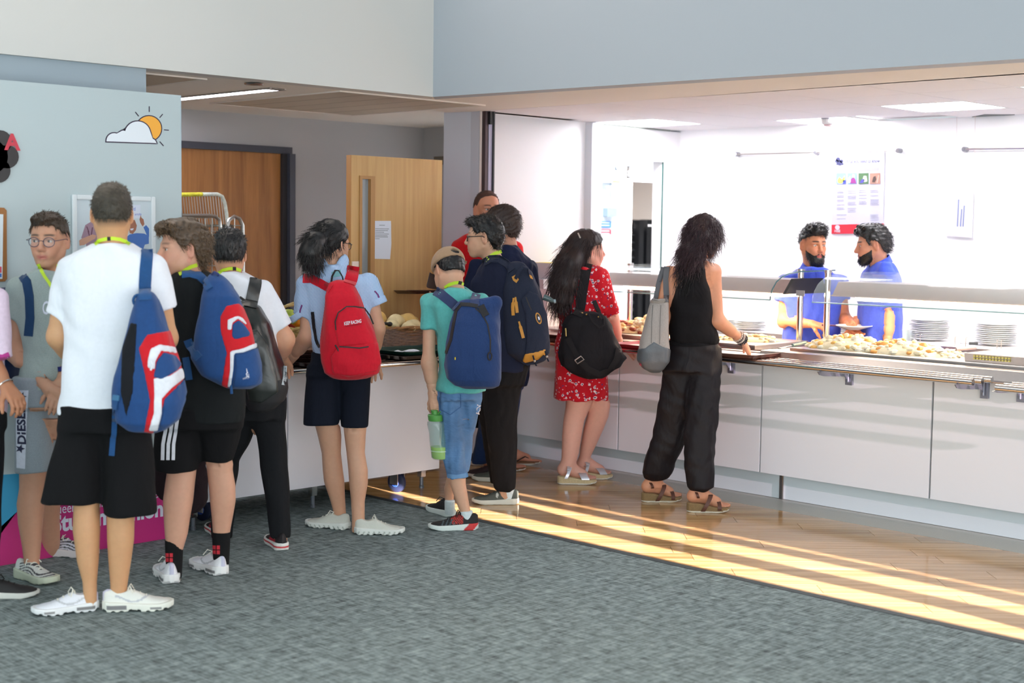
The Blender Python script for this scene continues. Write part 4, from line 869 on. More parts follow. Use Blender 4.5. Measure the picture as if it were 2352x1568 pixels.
def surfnet(F, lo, h):
    S = F < 0; nx, ny, nz = F.shape; c = np.zeros((nx - 1, ny - 1, nz - 1), np.int8)
    for a, b, d in CORN: c += S[a:nx - 1 + a, b:ny - 1 + b, d:nz - 1 + d]
    act = (c > 0) & (c < 8); cells = np.argwhere(act); idx = np.full(act.shape, -1, np.int64); idx[act] = np.arange(len(cells))
    acc = np.zeros((len(cells), 3)); cnt = np.zeros(len(cells)); val = [F[cells[:, 0] + a, cells[:, 1] + b, cells[:, 2] + d] for a, b, d in CORN]
    for i, j in EDG:
        fa, fb = val[i], val[j]; m_ = (fa < 0) != (fb < 0); t = fa[m_] / (fa[m_] - fb[m_]); a, b = np.array(CORN[i]), np.array(CORN[j])
        acc[m_] += a + t[:, None] * (b - a); cnt[m_] += 1
    V = lo + h * (cells + acc / np.maximum(cnt, 1)[:, None]); Q = []
    for ax in range(3):
        o1, o2 = [(1, 2), (2, 0), (0, 1)][ax]
        sl0 = [slice(None)] * 3; sl1 = [slice(None)] * 3; sl0[ax] = slice(0, -1); sl1[ax] = slice(1, None)
        for q in (o1, o2): sl0[q] = slice(1, -1); sl1[q] = slice(1, -1)
        a, b = S[tuple(sl0)], S[tuple(sl1)]; x = np.argwhere(a != b)
        if not len(x): continue
        up = a[tuple(x.T)]; p = x.copy(); p[:, o1] += 1; p[:, o2] += 1
        def cell(d1, d2):
            q = p.copy(); q[:, o1] -= d1; q[:, o2] -= d2; return idx[q[:, 0], q[:, 1], q[:, 2]]
        q = np.stack([cell(1, 1), cell(0, 1), cell(0, 0), cell(1, 0)], 1); q[~up] = q[~up][:, ::-1]; Q.append(q)
    return V, np.concatenate(Q) if Q else np.zeros((0, 4), int)
def np_mesh(name, V, Q, m, parent=None, cols=None, smooth=True, world=False):
    """V in the r,f,z frame unless world"""
    Wd = V if world else to_world(V); me = bpy.data.meshes.new(name); n = len(V); k = Q.shape[1]
    me.vertices.add(n); me.vertices.foreach_set('co', Wd.astype(np.float32).ravel()); me.loops.add(len(Q) * k); me.loops.foreach_set('vertex_index', Q.astype(np.int32).ravel())
    me.polygons.add(len(Q)); me.polygons.foreach_set('loop_start', np.arange(0, len(Q) * k, k, dtype=np.int32)); me.update(calc_edges=True); me.validate()
    if smooth: me.shade_smooth()
    if cols is not None:
        ca = me.color_attributes.new('Col', 'FLOAT_COLOR', 'POINT'); c4 = np.ones((n, 4), np.float32); c4[:, :3] = cols; ca.data.foreach_set('color', c4.ravel())
    me.materials.append(m); o = bpy.data.objects.new(name, me); COL.objects.link(o)
    if parent: setpar(o, parent)
    return o
def relax(V, Q, it=1, w=.5):
    for _ in range(it):
        S = np.zeros_like(V); c = np.zeros(len(V))
        for i in range(4):
            np.add.at(S, Q[:, i], V[Q[:, (i + 1) % 4]] + V[Q[:, (i + 3) % 4]]); np.add.at(c, Q[:, i], 2)
        V = V * (1 - w) + w * S / np.maximum(c, 1)[:, None]
    return V
def normals(V, Q):
    a = np.cross(V[Q[:, 2]] - V[Q[:, 0]], V[Q[:, 3]] - V[Q[:, 1]]); N = np.zeros_like(V)
    for i in range(4): np.add.at(N, Q[:, i], a)
    return N / np.maximum(np.linalg.norm(N, axis=1), 1e-9)[:, None]
def wrinkle(amp, seed=0, sc=1., drape=1.):
    """soft cloth folds as a small displacement field"""
    R_ = np.random.RandomState(seed); D = [(R_.normal(size=3) * np.array([1, 1, .55 if drape else 1]) * 34 * sc, R_.rand() * 6, R_.normal(size=3) * 9 * sc, R_.rand() * 6) for _ in range(4)]
    def fn(x, y, z):
        s_ = 0
        for a, p, b, q in D: s_ = s_ + np.sin(a[0] * x + a[1] * y + a[2] * z + p + 1.6 * np.sin(b[0] * x + b[1] * y + b[2] * z + q))
        return s_ * amp * .35
    return fn
class Surf:
    """ray-castable union of meshes in the r,f,z frame, seen along the view rays"""
    def __init__(s, *VQ):
        v, q, o = [], [], 0
        for V, Q in VQ: v += V.tolist(); q += (Q + o).tolist(); o += len(V)
        s.t = BVHTree.FromPolygons(v, q); s.o = Vector(rfz(CAM))
    def hit(s, px, py, off=.003, deep=None):
        d = Vector(rfz(CAM + ray(px, py)) - rfz(CAM)).normalized(); h, nrm, i, dist = s.t.ray_cast(s.o, d)
        if h is None: return None
        if nrm.dot(d) > 0: nrm = -nrm
        return h + nrm * off, nrm
    def near(s, p, off=.004):
        h, nrm, i, d = s.t.find_nearest(Vector(p)); return h + nrm * off, nrm
def ribbon(name, surf, line, wpx, m, parent, off=.004, th=.003, step=7, f_default=None):
    """flat band following a line drawn over a surface; width in picture pixels"""
    P = [];
    for (a, b) in zip(line, line[1:]):
        n = max(1, int(math.hypot(b[0] - a[0], b[1] - a[1]) / step))
        P += [(a[0] + (b[0] - a[0]) * i / n, a[1] + (b[1] - a[1]) * i / n) for i in range(n)]
    P.append(line[-1]); rows = []; lastf = f_default; lastn = Vector((0, -1, 0)); K = 4
    for i, p in enumerate(P):
        a, b = P[max(i - 1, 0)], P[min(i + 1, len(P) - 1)]; dx, dy = b[0] - a[0], b[1] - a[1]; L = math.hypot(dx, dy) or 1; nx, ny = -dy / L, dx / L
        w_ = wpx if not callable(wpx) else wpx(i / max(1, len(P) - 1)); row = []
        for k in range(K + 1):
            u = (k / K - .5) * w_; q = (p[0] + nx * u, p[1] + ny * u); h = surf.hit(*q, off=off)
            if h is None: row.append(None)
            else: row.append(h)
        known = [h for h in row if h is not None]
        fm = np.mean([h[0][1] for h in known]) if known else lastf
        if fm is None: continue
        out = []
        for k in range(K + 1):
            u = (k / K - .5) * w_; q = (p[0] + nx * u, p[1] + ny * u)
            if row[k] is None or abs(row[k][0][1] - fm) > .06: v = Vector(rfz_at(q[0], q[1], fm - .002)); out.append((v, lastn))
            else: out.append(row[k]); lastn = row[k][1]
        lastf = fm; rows.append(out)
    if len(rows) < 2: return None
    n = K + 1; V = [h[0] for r in rows for h in r] + [h[0] - h[1] * th for r in rows for h in r]; N = len(rows) * n; F_ = []
    for i in range(len(rows) - 1):
        for k in range(K):
            a = i * n + k; F_ += [(a, a + 1, a + n + 1, a + n), (N + a, N + a + n, N + a + n + 1, N + a + 1)]
        for k in (0, K): a = i * n + k; F_.append((a, a + n, N + a + n, N + a))
    F_ += [tuple(range(n)) + tuple(N + k for k in range(n - 1, -1, -1)), tuple((len(rows) - 1) * n + k for k in range(n)) + tuple(N + (len(rows) - 1) * n + k for k in range(n - 1, -1, -1))]
    return MB().add(to_world(np.array([tuple(v) for v in V])), F_).build(name, m, parent, True)
def decal(name, surf, txt, org, xv, yv, m, parent, off=.0025, bold=0., poly=None, shear=0., spacing=1.):
    """flat print laid on a surface: text (or polygons) mapped by picture-pixel axes, then dropped on the surface"""
    if txt is not None:
        v, f = text_mesh(txt, 1., bold, shear=shear, spacing=spacing); x1 = max(p[0] for p in v); x0 = min(p[0] for p in v); v = [((p[0] - x0) / (x1 - x0), p[1] / .72) for p in v]
        P = [(org[0] + xv[0] * a + yv[0] * b, org[1] + xv[1] * a + yv[1] * b) for a, b in v]
    else:
        P, f = [], []
        for pl in poly: f.append(tuple(range(len(P), len(P) + len(pl)))); P += list(pl)
        # subdivide so that the print follows the curve of the surface
        bm = bmesh.new(); vs = [bm.verts.new((p[0], p[1], 0)) for p in P]
        for q in f: bm.faces.new([vs[i] for i in q])
        bmesh.ops.triangulate(bm, faces=bm.faces)
        for _ in range(3):
            L = [e for e in bm.edges if e.calc_length() > 9]
            if not L: break
            bmesh.ops.subdivide_edges(bm, edges=L, cuts=1, use_grid_fill=False); bmesh.ops.triangulate(bm, faces=bm.faces)
        bm.verts.index_update(); P = [(p.co.x, p.co.y) for p in bm.verts]; f = [tuple(p.index for p in q.verts) for q in bm.faces]; bm.free()
    V = []; last = None
    for p in P:
        h = surf.hit(*p, off=off)
        if h is None: V.append(None)
        else: V.append(h[0]); last = h[0]
    if last is None: return None
    V = [v if v is not None else Vector(rfz_at(p[0], p[1], last[1])) for v, p in zip(V, P)]
    return MB().add(to_world(np.array([tuple(v) for v in V])), f).build(name, m, parent)
def polyfn(poly, f0):
    """2-D polygon (picture px) as a field through the solid, measured in metres at distance f0"""
    P = np.array(poly, float); sc = f0 / FPX; o = rfz(CAM)
    xr = np.array([Xc @ Rh, Xc @ Fh, Xc[2]]); yr = np.array([Yc @ Rh, Yc @ Fh, Yc[2]]); cr = np.array([Fc @ Rh, Fc @ Fh, Fc[2]])
    def fn(x, y, z):
        x, y, z = x - o[0], y - o[1], z - o[2]; dz_ = x * cr[0] + y * cr[1] + z * cr[2]
        u = 1176 + FPX * (x * xr[0] + y * xr[1] + z * xr[2]) / dz_; v = 784 + FPX * (x * yr[0] + y * yr[1] + z * yr[2]) / dz_
        d = np.full(u.shape, 1e9); s_ = np.ones(u.shape)
        for i in range(len(P)):
            a, b = P[i], P[i - 1]; ex, ey = b - a; wx, wy = u - a[0], v - a[1]; t = np.clip((wx * ex + wy * ey) / max(ex * ex + ey * ey, 1e-9), 0, 1)
            d = np.minimum(d, (wx - ex * t) ** 2 + (wy - ey * t) ** 2); c1 = v >= a[1]; c2 = v < b[1]; c3 = ex * wy > ey * wx
            s_ = np.where((c1 & c2 & c3) | (~c1 & ~c2 & ~c3), -s_, s_)
        return s_ * np.sqrt(d) * sc
    return fn
# ---------------- figures ----------------
class Head:
    def __init__(s, c, yaw, pitch=0., roll=0., sc=1.):
        y, p, r = (math.radians(v) for v in (yaw, pitch, roll)); fw = np.array([math.sin(y), math.cos(y), 0]); lf = np.array([-math.cos(y), math.sin(y), 0]); up = np.array([0, 0, 1.])
        fw, up = fw * math.cos(p) - up * math.sin(p), up * math.cos(p) + fw * math.sin(p); lf, up = lf * math.cos(r) - up * math.sin(r), up * math.cos(r) + lf * math.sin(r)
        s.c = np.array(c, float); s.M = np.array([fw, lf, up]); s.s = sc
    def L(s, f, l, u): return s.c + s.s * (f * s.M[0] + l * s.M[1] + u * s.M[2])
    def loc(s, x, y, z):
        p = (x - s.c[0], y - s.c[1], z - s.c[2]); return [(s.M[i][0] * p[0] + s.M[i][1] * p[1] + s.M[i][2] * p[2]) / s.s for i in range(3)]
    def ell(s, F, c, R, k=.012, op='u', n=2.): F.ell(s.L(*c), np.array(R) * s.s, k * s.s, op, s.M, n)
    def cone(s, F, a, b, ra, rb, k=.012, op='u'): F.cone(s.L(*a), s.L(*b), ra * s.s, rb * s.s, k * s.s, op)
def head_field(H, neck, nr, fem=0., jaw=1., h=.0036, mouth=0., cheek=0., nose=1., open_ear=True, slit=.0046):
    F = Field(h); s = H.s
    H.ell(F, (-.012, 0, .034), (.097, .075, .086), .01); H.ell(F, (.030, 0, -.038), (.061 , .057 * jaw, .072), .03); H.ell(F, (-.035, 0, -.01), (.062, .064, .07), .03)
    H.ell(F, (.066 - .004 * fem, 0, -.092 + .006 * fem), (.023, .024 * jaw, .02), .022)
    for q in (1, -1):
        H.cone(F, (-.005, q * .052 * jaw, -.052), (.060, q * .018, -.094), .017, .015, .028)
        H.ell(F, (.056, q * .037, -.024), (.024, .022, .02 + .008 * cheek), .022); H.cone(F, (.082, q * .012, .022), (.066, q * .046, .02), .010 * (1 - .3 * fem), .009, .016)
        H.ell(F, (.0725, q * .0315, .002), (.0155, .0165, .0145), .008)
        H.ell(F, (.072, q * .024, -.052), (.022, .02 + .01 * cheek, .02 + .01 * cheek), .024)
    H.cone(F, (.088, 0, .012), (.107, 0, -.027), .0075, .0115 * nose, .012); H.ell(F, (.104, 0, -.032), (.0135 * nose, .0125 * nose, .0105), .008)
    for q in (1, -1): H.ell(F, (.094, q * .0125, -.035), (.0115, .0075 * nose, .008), .007)
    H.cone(F, (.090, 0, -.06), (.079, .0215, -.0655), .0085, .005, .009); H.cone(F, (.090, 0, -.06), (.079, -.0215, -.0655), .0085, .005, .009)
    H.cone(F, (.0885, 0, -.0755), (.080, .018, -.072), .009, .006, .008); H.cone(F, (.0885, 0, -.0755), (.080, -.018, -.072), .009, .006, .008)
    H.ell(F, (.103, 0, -.0678 - .5 * mouth), (.014, .0225, .0013 + mouth), .003, 's')
    for q in (1, -1):
        H.ell(F, (.093, q * .0325, .0015), (.022, .0155, slit), .004, 's')
        e = Head(H.L(-.012, q * .0765, -.004), 0, 0, 0, s); a = math.radians(24); e.M = np.array([H.M[0] * math.cos(a) - q * H.M[1] * math.sin(a), H.M[1] * math.cos(a) + q * H.M[0] * math.sin(a), H.M[2]])
        e.ell(F, (0, 0, 0), (.019, .0075, .031), .006); e.ell(F, (-.004, 0, -.022), (.011, .007, .012), .006)
        if open_ear: e.ell(F, (.002, q * .008, .003), (.0105, .0055, .019), .004, 's'); e.cone(F, (.012, q * .002, -.004), (.012, q * .002, .004), .005, .005, .004)
    F.cone(H.L(-.022, 0, -.055), neck, nr * 1.0, nr * 1.12, .03)
    return F
def hair_field(H, line, t=.014, h=.0042, extra=(), back=-.03, groove=(.0016, 5.), seed=1, lower=True, ears=True, k=.02):
    """line: (f, u) pairs giving the lower edge of the hair from nape to forehead"""
    F = Field(h); H.ell(F, (-.012, 0, .034), (.097 + t, .075 + t * .8, .086 + t), .01)
    if lower: H.ell(F, (-.037, 0, -.008), (.062 + t, .064 + t * .8, .07 + t), .03)
    for c, R_ in extra: H.ell(F, c, R_, k)
    lf, lu = [p[0] for p in line], [p[1] for p in line]
    def edge(x, y, z):
        f, l, u = H.loc(x, y, z); g = np.interp(f, lf, lu) + 0 * u
        if ears: g = np.maximum(g, np.where((np.abs(l) > .048), .034 - ((f + .010) / .026) ** 2 * .045, -9))
        return (g - u) * H.s * .8
    F.also(edge, .006); F.disp(lambda x, y, z: wr_(x, y, z)) if False else None
    w_ = wrinkle(groove[0] * 2, seed, groove[1], 0); F.disp(w_)
    return F
def strands(name, roots, dirs, lens, m, parent, wid=.0016, grav=.3, wave=0., seg=4, curl_seed=0, tip=.3, colr=None):
    """many fine tapered locks as one mesh of hair"""
    R_ = np.random.RandomState(curl_seed); V = []; F_ = []
    for p, d, L in zip(roots, dirs, lens):
        d = np.array(d, float); d /= np.linalg.norm(d) + 1e-9; p = np.array(p, float); o = len(V); ph, ph2 = R_.rand(2) * 6.28; sd = np.cross(d, [0.3, .2, 1.]); sd /= np.linalg.norm(sd) + 1e-9
        for i in range(seg + 1):
            t = i / seg; w_ = wid * (1 - (1 - tip) * t); a = np.cross(d, sd); q = p + sd * wave * math.sin(ph + t * 7) + a * wave * math.cos(ph2 + t * 6)
            for k in range(3): an = 2.094 * k; V.append(q + sd * math.cos(an) * w_ + a * math.sin(an) * w_)
            p = p + d * L / seg; d = d + np.array([0, 0, -grav / seg]); d /= np.linalg.norm(d)
        for i in range(seg):
            for k in range(3): F_.append((o + i * 3 + k, o + i * 3 + (k + 1) % 3, o + (i + 1) * 3 + (k + 1) % 3, o + (i + 1) * 3 + k))
    return np_mesh(name, np.array(V), np.array(F_), m, parent)
def fuzz(name, V, Q, n, dirf, L, m, parent, seed=0, wid=.0016, grav=.2, keep=None, wave=.001, seg=3):
    R_ = np.random.RandomState(seed); N = normals(V, Q); idx = R_.choice(len(V), n * 3); out = [i for i in idx if keep is None or keep(V[i])][:n]
    rt = [V[i] - N[i] * .003 for i in out]; dr = [N[i] * .5 + dirf(V[i], N[i]) + R_.normal(size=3) * .18 for i in out]; ln = [L * R_.uniform(.6, 1.25) for _ in out]
    return strands(name, rt, dr, ln, m, parent, wid, grav, wave, seg, seed)
def hand_field(wr, tip, palm, side, curl=.5, s=1., h=.0042, fore=None, spread=.0, thumb=.6, k=.009, tuck=(0, 0, 0, 0)):
    """wr wrist, tip: where the straight middle finger would end, palm: normal out of the palm, side: +1/-1 thumb side"""
    wr, tip, palm = (np.array(v, float) for v in (wr, tip, palm)); d = tip - wr; d /= np.linalg.norm(d); palm = palm - d * (palm @ d); palm /= np.linalg.norm(palm); w_ = np.cross(d, palm) * side
    F = Field(h)
    if fore is not None: F.cone(fore, wr, .031 * s, .0245 * s, .01)
    pl = .088 * s
    for i, u in enumerate((.030, .010, -.010, -.029)):
        kn = wr + d * (pl - abs(u) * .25 * s) + w_ * u * s; F.cone(wr + w_ * u * .55 * s, kn, .0155 * s, .0115 * s, .012)
        L = (.070, .078, .073, .058)[i] * s; p = kn; c = curl + tuck[i]; a = 0; dd = d + w_ * u * spread * 8; dd /= np.linalg.norm(dd)
        for j, (q, g) in enumerate(((.45, .55), (.31, .95), (.24, .7))):
            a += c * g; v = dd * math.cos(a) + palm * math.sin(a); e = p + v * L * q; F.cone(p, e, (.0094, .0086, .0078)[j] * s, (.0086, .0078, .0066)[j] * s, .004); p = e
    p = wr + d * .022 * s + w_ * .020 * s + palm * .006 * s; a = thumb
    for j, L in enumerate((.042, .032, .026)):
        v = d * (.72 + .1 * j) + w_ * (.75 - .3 * j) * (1 - .4 * a) + palm * a * (.5 + .3 * j); v /= np.linalg.norm(v); e = p + v * L * s; F.cone(p, e, (.0145, .0105, .0092)[j] * s, (.0105, .0095, .0072)[j] * s, .008); p = e
    return F
def merge(parts):
    v, q, c, o = [], [], [], 0
    for V, Q, C in parts: v.append(V); q.append(Q + o); c.append(C if np.ndim(C) == 2 else np.tile(np.array(C), (len(V), 1))); o += len(V)
    return np.concatenate(v), np.concatenate(q), np.concatenate(c)
M_skin = mat('skin', (200, 150, 120), .5, attr=True, sss=.12, spec=.4, noise=(45, .05))
def skin3(c): return np.array(lin(c)[:3])
class Person:
    def __init__(s, label, px, py, skin, name='person'):
        w_ = on_z(px, py); s.f = rfz(w_)[1]; s.root = thing(name, (w_[0], w_[1], 0), label, 'person'); s.skin = skin3(skin); s.parts = []; s.VQ = []; s.cl = {}; s.seed = int(px * 7 + py)
    def P(s, px, py, df=0.): return rfz_at(px, py, s.f + df)
    def m(s, px): return px * s.f / FPX
    def LS(s, rows, hd=None, ratio=1., f0=0., f1=None):
        """picture silhouettes (y, x left, x right[, half depth[, depth shift]]) -> loft stations"""
        out = []; y0, y1 = rows[0][0], rows[-1][0]
        for q in rows:
            df = f0 + ((f1 - f0) * (q[0] - y0) / (y1 - y0) if f1 is not None else 0) + (q[4] if len(q) > 4 else 0); c = s.P((q[1] + q[2]) / 2, q[0], df); hw = (q[2] - q[1]) / 2 * c[1] / FPX
            out.append((c[0], c[1], c[2], hw, q[3] if len(q) > 3 and q[3] else (hd if hd else hw * ratio)))
        return out
    def add(s, F, col=None, sm=0):
        V, Q = F.run()
        if sm: V = relax(V, Q, sm)
        s.parts.append((V, Q, s.skin if col is None else (col(V) if callable(col) else col)))
        return V, Q
    def finish(s):
        V, Q, C = merge(s.parts); s.VQ.append((V, Q)); s.body = np_mesh('body', V, Q, M_skin, s.root, C); return s.body
    def cloth(s, name, F, m, sm=1, par=None):
        V, Q = F.run(); V = relax(V, Q, sm) if sm else V; o = np_mesh(name, V, Q, m, par or s.root); s.cl[name] = (V, Q); s.VQ.append((V, Q)); return o
    def surf(s, *names): return Surf(*[s.cl[n] for n in names]) if names else Surf(*s.VQ)
    def head(s, px, py, df, yaw, pitch=0, roll=0, sc=1., neck=None, nr=.052, lip=(176, 104, 96), brow=(50, 38, 32), browt=1., shade=None, eyes=(70, 50, 40), gaze=(0, 0), blush=.10, **kw):
        s.H = H = Head(s.P(px, py, df), yaw + math.degrees(math.atan((px - 1176) / FPX)), pitch, roll, sc); nk = s.P(*neck)
        F = head_field(H, nk, nr, **kw); V, Q = F.run(); V = relax(V, Q, 1, .35); f, l, u = H.loc(V[:, 0], V[:, 1], V[:, 2]); C = np.tile(s.skin, (len(V), 1))
        def mixc(w_, col): C[:] = C * (1 - w_[:, None]) + w_[:, None] * np.array(col)
        g = lambda v, a, b: np.clip((v - a) / (b - a), 0, 1)
        bl = np.exp(-((u + .03) / .025) ** 2 - ((np.abs(l) - .035) / .022) ** 2) * (f > .03) + np.exp(-((u + .03) / .014) ** 2 - (l / .014) ** 2) * (f > .09) + .8 * (np.abs(l) > .074)
        mixc(np.clip(bl * blush * 2, 0, .4), skin3((206, 110, 96)))
        if shade: mixc(shade[0] * g(-u, .035, .055) * g(f, .0, .03) * (1 - np.exp(-((u + .068) / .010) ** 2 - (l / .025) ** 2)), skin3(shade[1]))
        mixc(.85 * np.exp(-(np.abs(u + .0675) / .0105) ** 4 - (np.abs(l) / .0235) ** 6) * (f > .07), skin3(lip))
        mixc(.9 * browt * np.exp(-((u - .0285 + .10 * np.maximum(np.abs(l) - .034, 0) + .04 * np.maximum(.03 - np.abs(l), 0)) / .0050) ** 4 - ((np.abs(l) - .031) / .021) ** 6) * (f > .04), skin3(brow))
        mixc(.7 * np.exp(-((np.abs(u - .0015) - .0068) / .0022) ** 2 - ((np.abs(l) - .0325) / .017) ** 6) * (f > .07) * (u > 0), skin3((40, 30, 28)))
        if kw.get('h'): pass
        s.parts.append((V, Q, C)); s.headVQ = (V, Q)
        if eyes:
            for q in (1, -1):
                c = H.L(.0735, q * .0315, .0012); gz = H.M[0] + H.M[1] * gaze[0] + H.M[2] * gaze[1] - q * .0 * H.M[1]; gz /= np.linalg.norm(gz); mb = MB().ball((0, 0, 0), .0128 * sc, 20, 16); W_ = np.array(mb.v)
                a = np.arccos(np.clip((W_ / (.0128 * sc)) @ gz, -1, 1)); cc = np.tile(skin3((196, 188, 182)), (len(W_), 1)); cc[a < .50] = skin3(eyes); cc[a < .22] = skin3((8, 8, 8))
                np_mesh('eye', W_ + c, np.array(mb.f), M_eye, s.root, cc)
    def hairline(s, amount, col, line, soft=.02):
        """cropped hair shading on the scalp: colour of the short fade itself"""
        V, Q, C = s.parts[-1]; H = s.H; f, l, u = H.loc(V[:, 0], V[:, 1], V[:, 2]); g = np.interp(f, [p[0] for p in line], [p[1] for p in line]); w_ = amount * np.clip((u - g) / soft, 0, 1) * ((np.abs(l) < .0745) | (np.abs(u) > .035)); w_ *= 1 - np.exp(-(((f + .012) / .024) ** 4 + ((u + .006) / .036) ** 4)) * (np.abs(l) > .068); C[:] = C * (1 - w_[:, None]) + w_[:, None] * skin3(col)
    def arm(s, sh, el, wr, r=(.038, .036, .033, .025), F=None):
        F.chain([s.P(*sh), s.P(*el), s.P(*wr)], [r[0], r[1], r[3]], .03); e, w_ = s.P(*el), s.P(*wr); F.cone(e + (w_ - e) * .12, e + (w_ - e) * .5, r[1] * 1.02, r[2], .03)
    def hand(s, wr, tip, palm, side, curl=.5, sc=1., el=None, **kw):
        w_ = s.P(*wr); F = hand_field(w_, s.P(*tip), palm, side, curl, sc, fore=(w_ + (s.P(*el) - w_) * .25) if el else None, **kw); V, Q = F.run(); s.parts.append((V, Q, s.skin)); return V
    def shoe(s, *a, **k): return shoe(s.root, *a, **k)
M_eye = mat('eye', (230, 228, 224), .12, attr=True, spec=.7)
SHW = ([0, .04, .12, .3, .5, .68, .82, .92, .97, 1.], [.006, .024, .033, .034, .038, .046, .046, .037, .026, .008])
SHT = ([0, .06, .2, .34, .45, .58, .72, .86, .95, 1.], [.070, .080, .078, .082, .074, .060, .048, .042, .034, .018])
def foot_frame(px, py, th, fz=None):
    p = rfz(on_z(px, py)); t = math.radians(th); return p, np.array([math.cos(t), math.sin(t), 0]), np.array([-math.sin(t), math.cos(t), 0])
def shoe(root, px, py, th, L=.27, up=(235, 235, 235), sole=(240, 240, 240), st=.03, chunky=0., lace=(240, 240, 240), style='sneaker', collar=.0, lift=0., accents=(), knit=None, ankle=None, h=.005):
    """heel point given in the picture; th: direction of the toe (0 right, 90 away, 180 left, -90 towards the viewer)"""
    p, d, b = foot_frame(px, py, th); k = L / .27
    def loc(x, y, z): return ((x - p[0]) * d[0] + (y - p[1]) * d[1]) / k, ((x - p[0]) * b[0] + (y - p[1]) * b[1]) / k, (z - lift * np.clip(1 - ((x - p[0]) * d[0] + (y - p[1]) * d[1]) / (.62 * L), 0, 1)) / k
    lo = p + np.minimum(0, d * L) - .06; hi = p + np.maximum(0, d * L) + .06; lo[2] = -.01; hi[2] = .15 + lift
    F = Field(h); tA = np.array(SHT[1]) + collar * np.array([1, 1, 1, 1, .6, .2, 0, 0, 0, 0])
    def upf(x, y, z):
        a, q, zz_ = loc(x, y, z); a_ = a / .27; w_ = np.interp(a_, SHW[0], SHW[1]); t_ = np.interp(a_, SHT[0], tA); z0 = st * .45
        zz2 = np.clip((zz_ - z0) / np.maximum(t_ - z0, .01), 0, None); wz = w_ * (1 - .30 * zz2 * np.interp(a_, [0, .3, .5, 1], [1, 1, .5, .2]))
        dd = ((np.abs(q / np.maximum(wz, .003)) ** 2.6 + zz2 ** 3.0 + 1e-9) ** (1 / 2.6) - 1) * np.minimum(w_, .03); return np.maximum(np.maximum(dd, z0 - zz_), np.maximum(-a, a - .27)) * k
    F.add(upf, lo, hi, 0); an = p + d * .072 * k; F.ell((an[0], an[1], (.098 + collar) * k + lift * .6), (.036 * k, .036 * k, .034 * k), .006, 's')
    V, Q = F.run(); V = relax(V, Q, 1)
    a, q, zz_ = loc(V[:, 0], V[:, 1], V[:, 2]); C = np.tile(skin3(up), (len(V), 1))
    if knit:
        w_ = (np.sin(zz_ * 900 + 6 * np.sin(a * 45) + 3 * np.sin(q * 70)) > .35) & (a > .06); C[w_] = skin3(knit)
    for fn, c_ in accents: C[fn(a, q, zz_)] = skin3(c_)
    o = np_mesh('shoe', V, Q, mat('shoe_upper', (230, 230, 230), .7, attr=True, bump=(120, .15)), root, C)
    G = Field(h * .9)
    def sof(x, y, z):
        a, q, zz_ = loc(x, y, z); a_ = a / .27; w_ = np.interp(a_, SHW[0], SHW[1]) + .004 + chunky * .004; hs = np.interp(a_, [0, .15, .5, .8, 1], [st * 1.15, st * 1.1, st * .9, st * .85, st * 1.0]); bot = np.interp(a_, [0, .08, .75, 1], [.006, 0, 0, .014])
        if chunky: bot = bot + chunky * .006 * (np.sin(a * 190) > .3) * (zz_ < .014); bot = bot + .008 * chunky * np.exp(-((a_ - .45) / .08) ** 2)
        return np.maximum(np.maximum(np.abs(q) - w_, np.maximum(zz_ - hs, bot - zz_)), np.maximum(-a - .002, a - .272)) * k
    G.add(sof, lo - .01, hi + .01, 0); V2, Q2 = G.run(); V2 = relax(V2, Q2, 1, .4); a, q, zz_ = loc(V2[:, 0], V2[:, 1], V2[:, 2]); C2 = np.tile(skin3(sole), (len(V2), 1))
    for fn, c_ in accents: C2[fn(a, q, zz_ + 1)] = skin3(c_)
    np_mesh('sole', V2, Q2, mat('shoe_sole', (230, 230, 230), .55, attr=True), o, C2)
    if lace:
        mb = MB()
        for i in range(4):
            a_ = .36 + .085 * i; zt = np.interp(a_, SHT[0], tA) * k + lift * max(0, 1 - a_ / .62) + .002; c = p + d * a_ * L; wv = .017 * k
            pts = [c + b * wv * (2 * j / 4 - 1) + np.array([0, 0, zt - .010 * abs(2 * j / 4 - 1) ** 2]) for j in range(5)]; mb.tube(to_world(np.array(pts)), .0032, 5)
        for e in (1, -1):
            c = p + d * .36 * L; z1 = np.interp(.36, SHT[0], tA) * k + lift * .5; mb.tube(to_world(np.array([c + np.array([0, 0, z1]), c + b * .025 * e + d * .01 + np.array([0, 0, z1 + .012]), c + b * .042 * e + d * .02 + np.array([0, 0, z1 - .012])])), .0025, 5)
        mb.build('laces', mat('lace_%d' % lace[0], lace, .8), o, True)
    return o
def bare_foot(F, px, py, th, L=.24, lift=.04, k=.02, toes=True, side=1):
    """foot skin on a sandal: heel, instep, ball, five toes; returns the ankle point"""
    p, d, b = foot_frame(px, py, th); z = np.array([0, 0, 1.]); c = lambda a, q, h_: p + d * a * L + b * q + z * h_
    F.ell(c(.10, 0, lift + .033), (.034, .034, .036), k); F.cone(c(.12, 0, lift + .03), c(.66, 0, lift * .55 + .022), .030, .026, .03)
    F.cone(c(.20, 0, lift + .075), c(.62, 0, lift * .55 + .03), .030, .022, .03); F.cone(c(.66, -.022, lift * .5 + .018), c(.66, .022, lift * .5 + .018), .019, .019, .02)
    if toes:
        for i, q in enumerate((.030, .013, -.003, -.018, -.031)):
            q *= side; a1 = (.98, .97, .94, .90, .85)[i]; r = (.0125, .0085, .008, .0078, .0075)[i]
            F.cone(c(.70, q * .95, lift * .45 + .015), c(a1, q, lift * .3 + .012), r * 1.1, r, .006)
    return c(.18, 0, lift + .09)
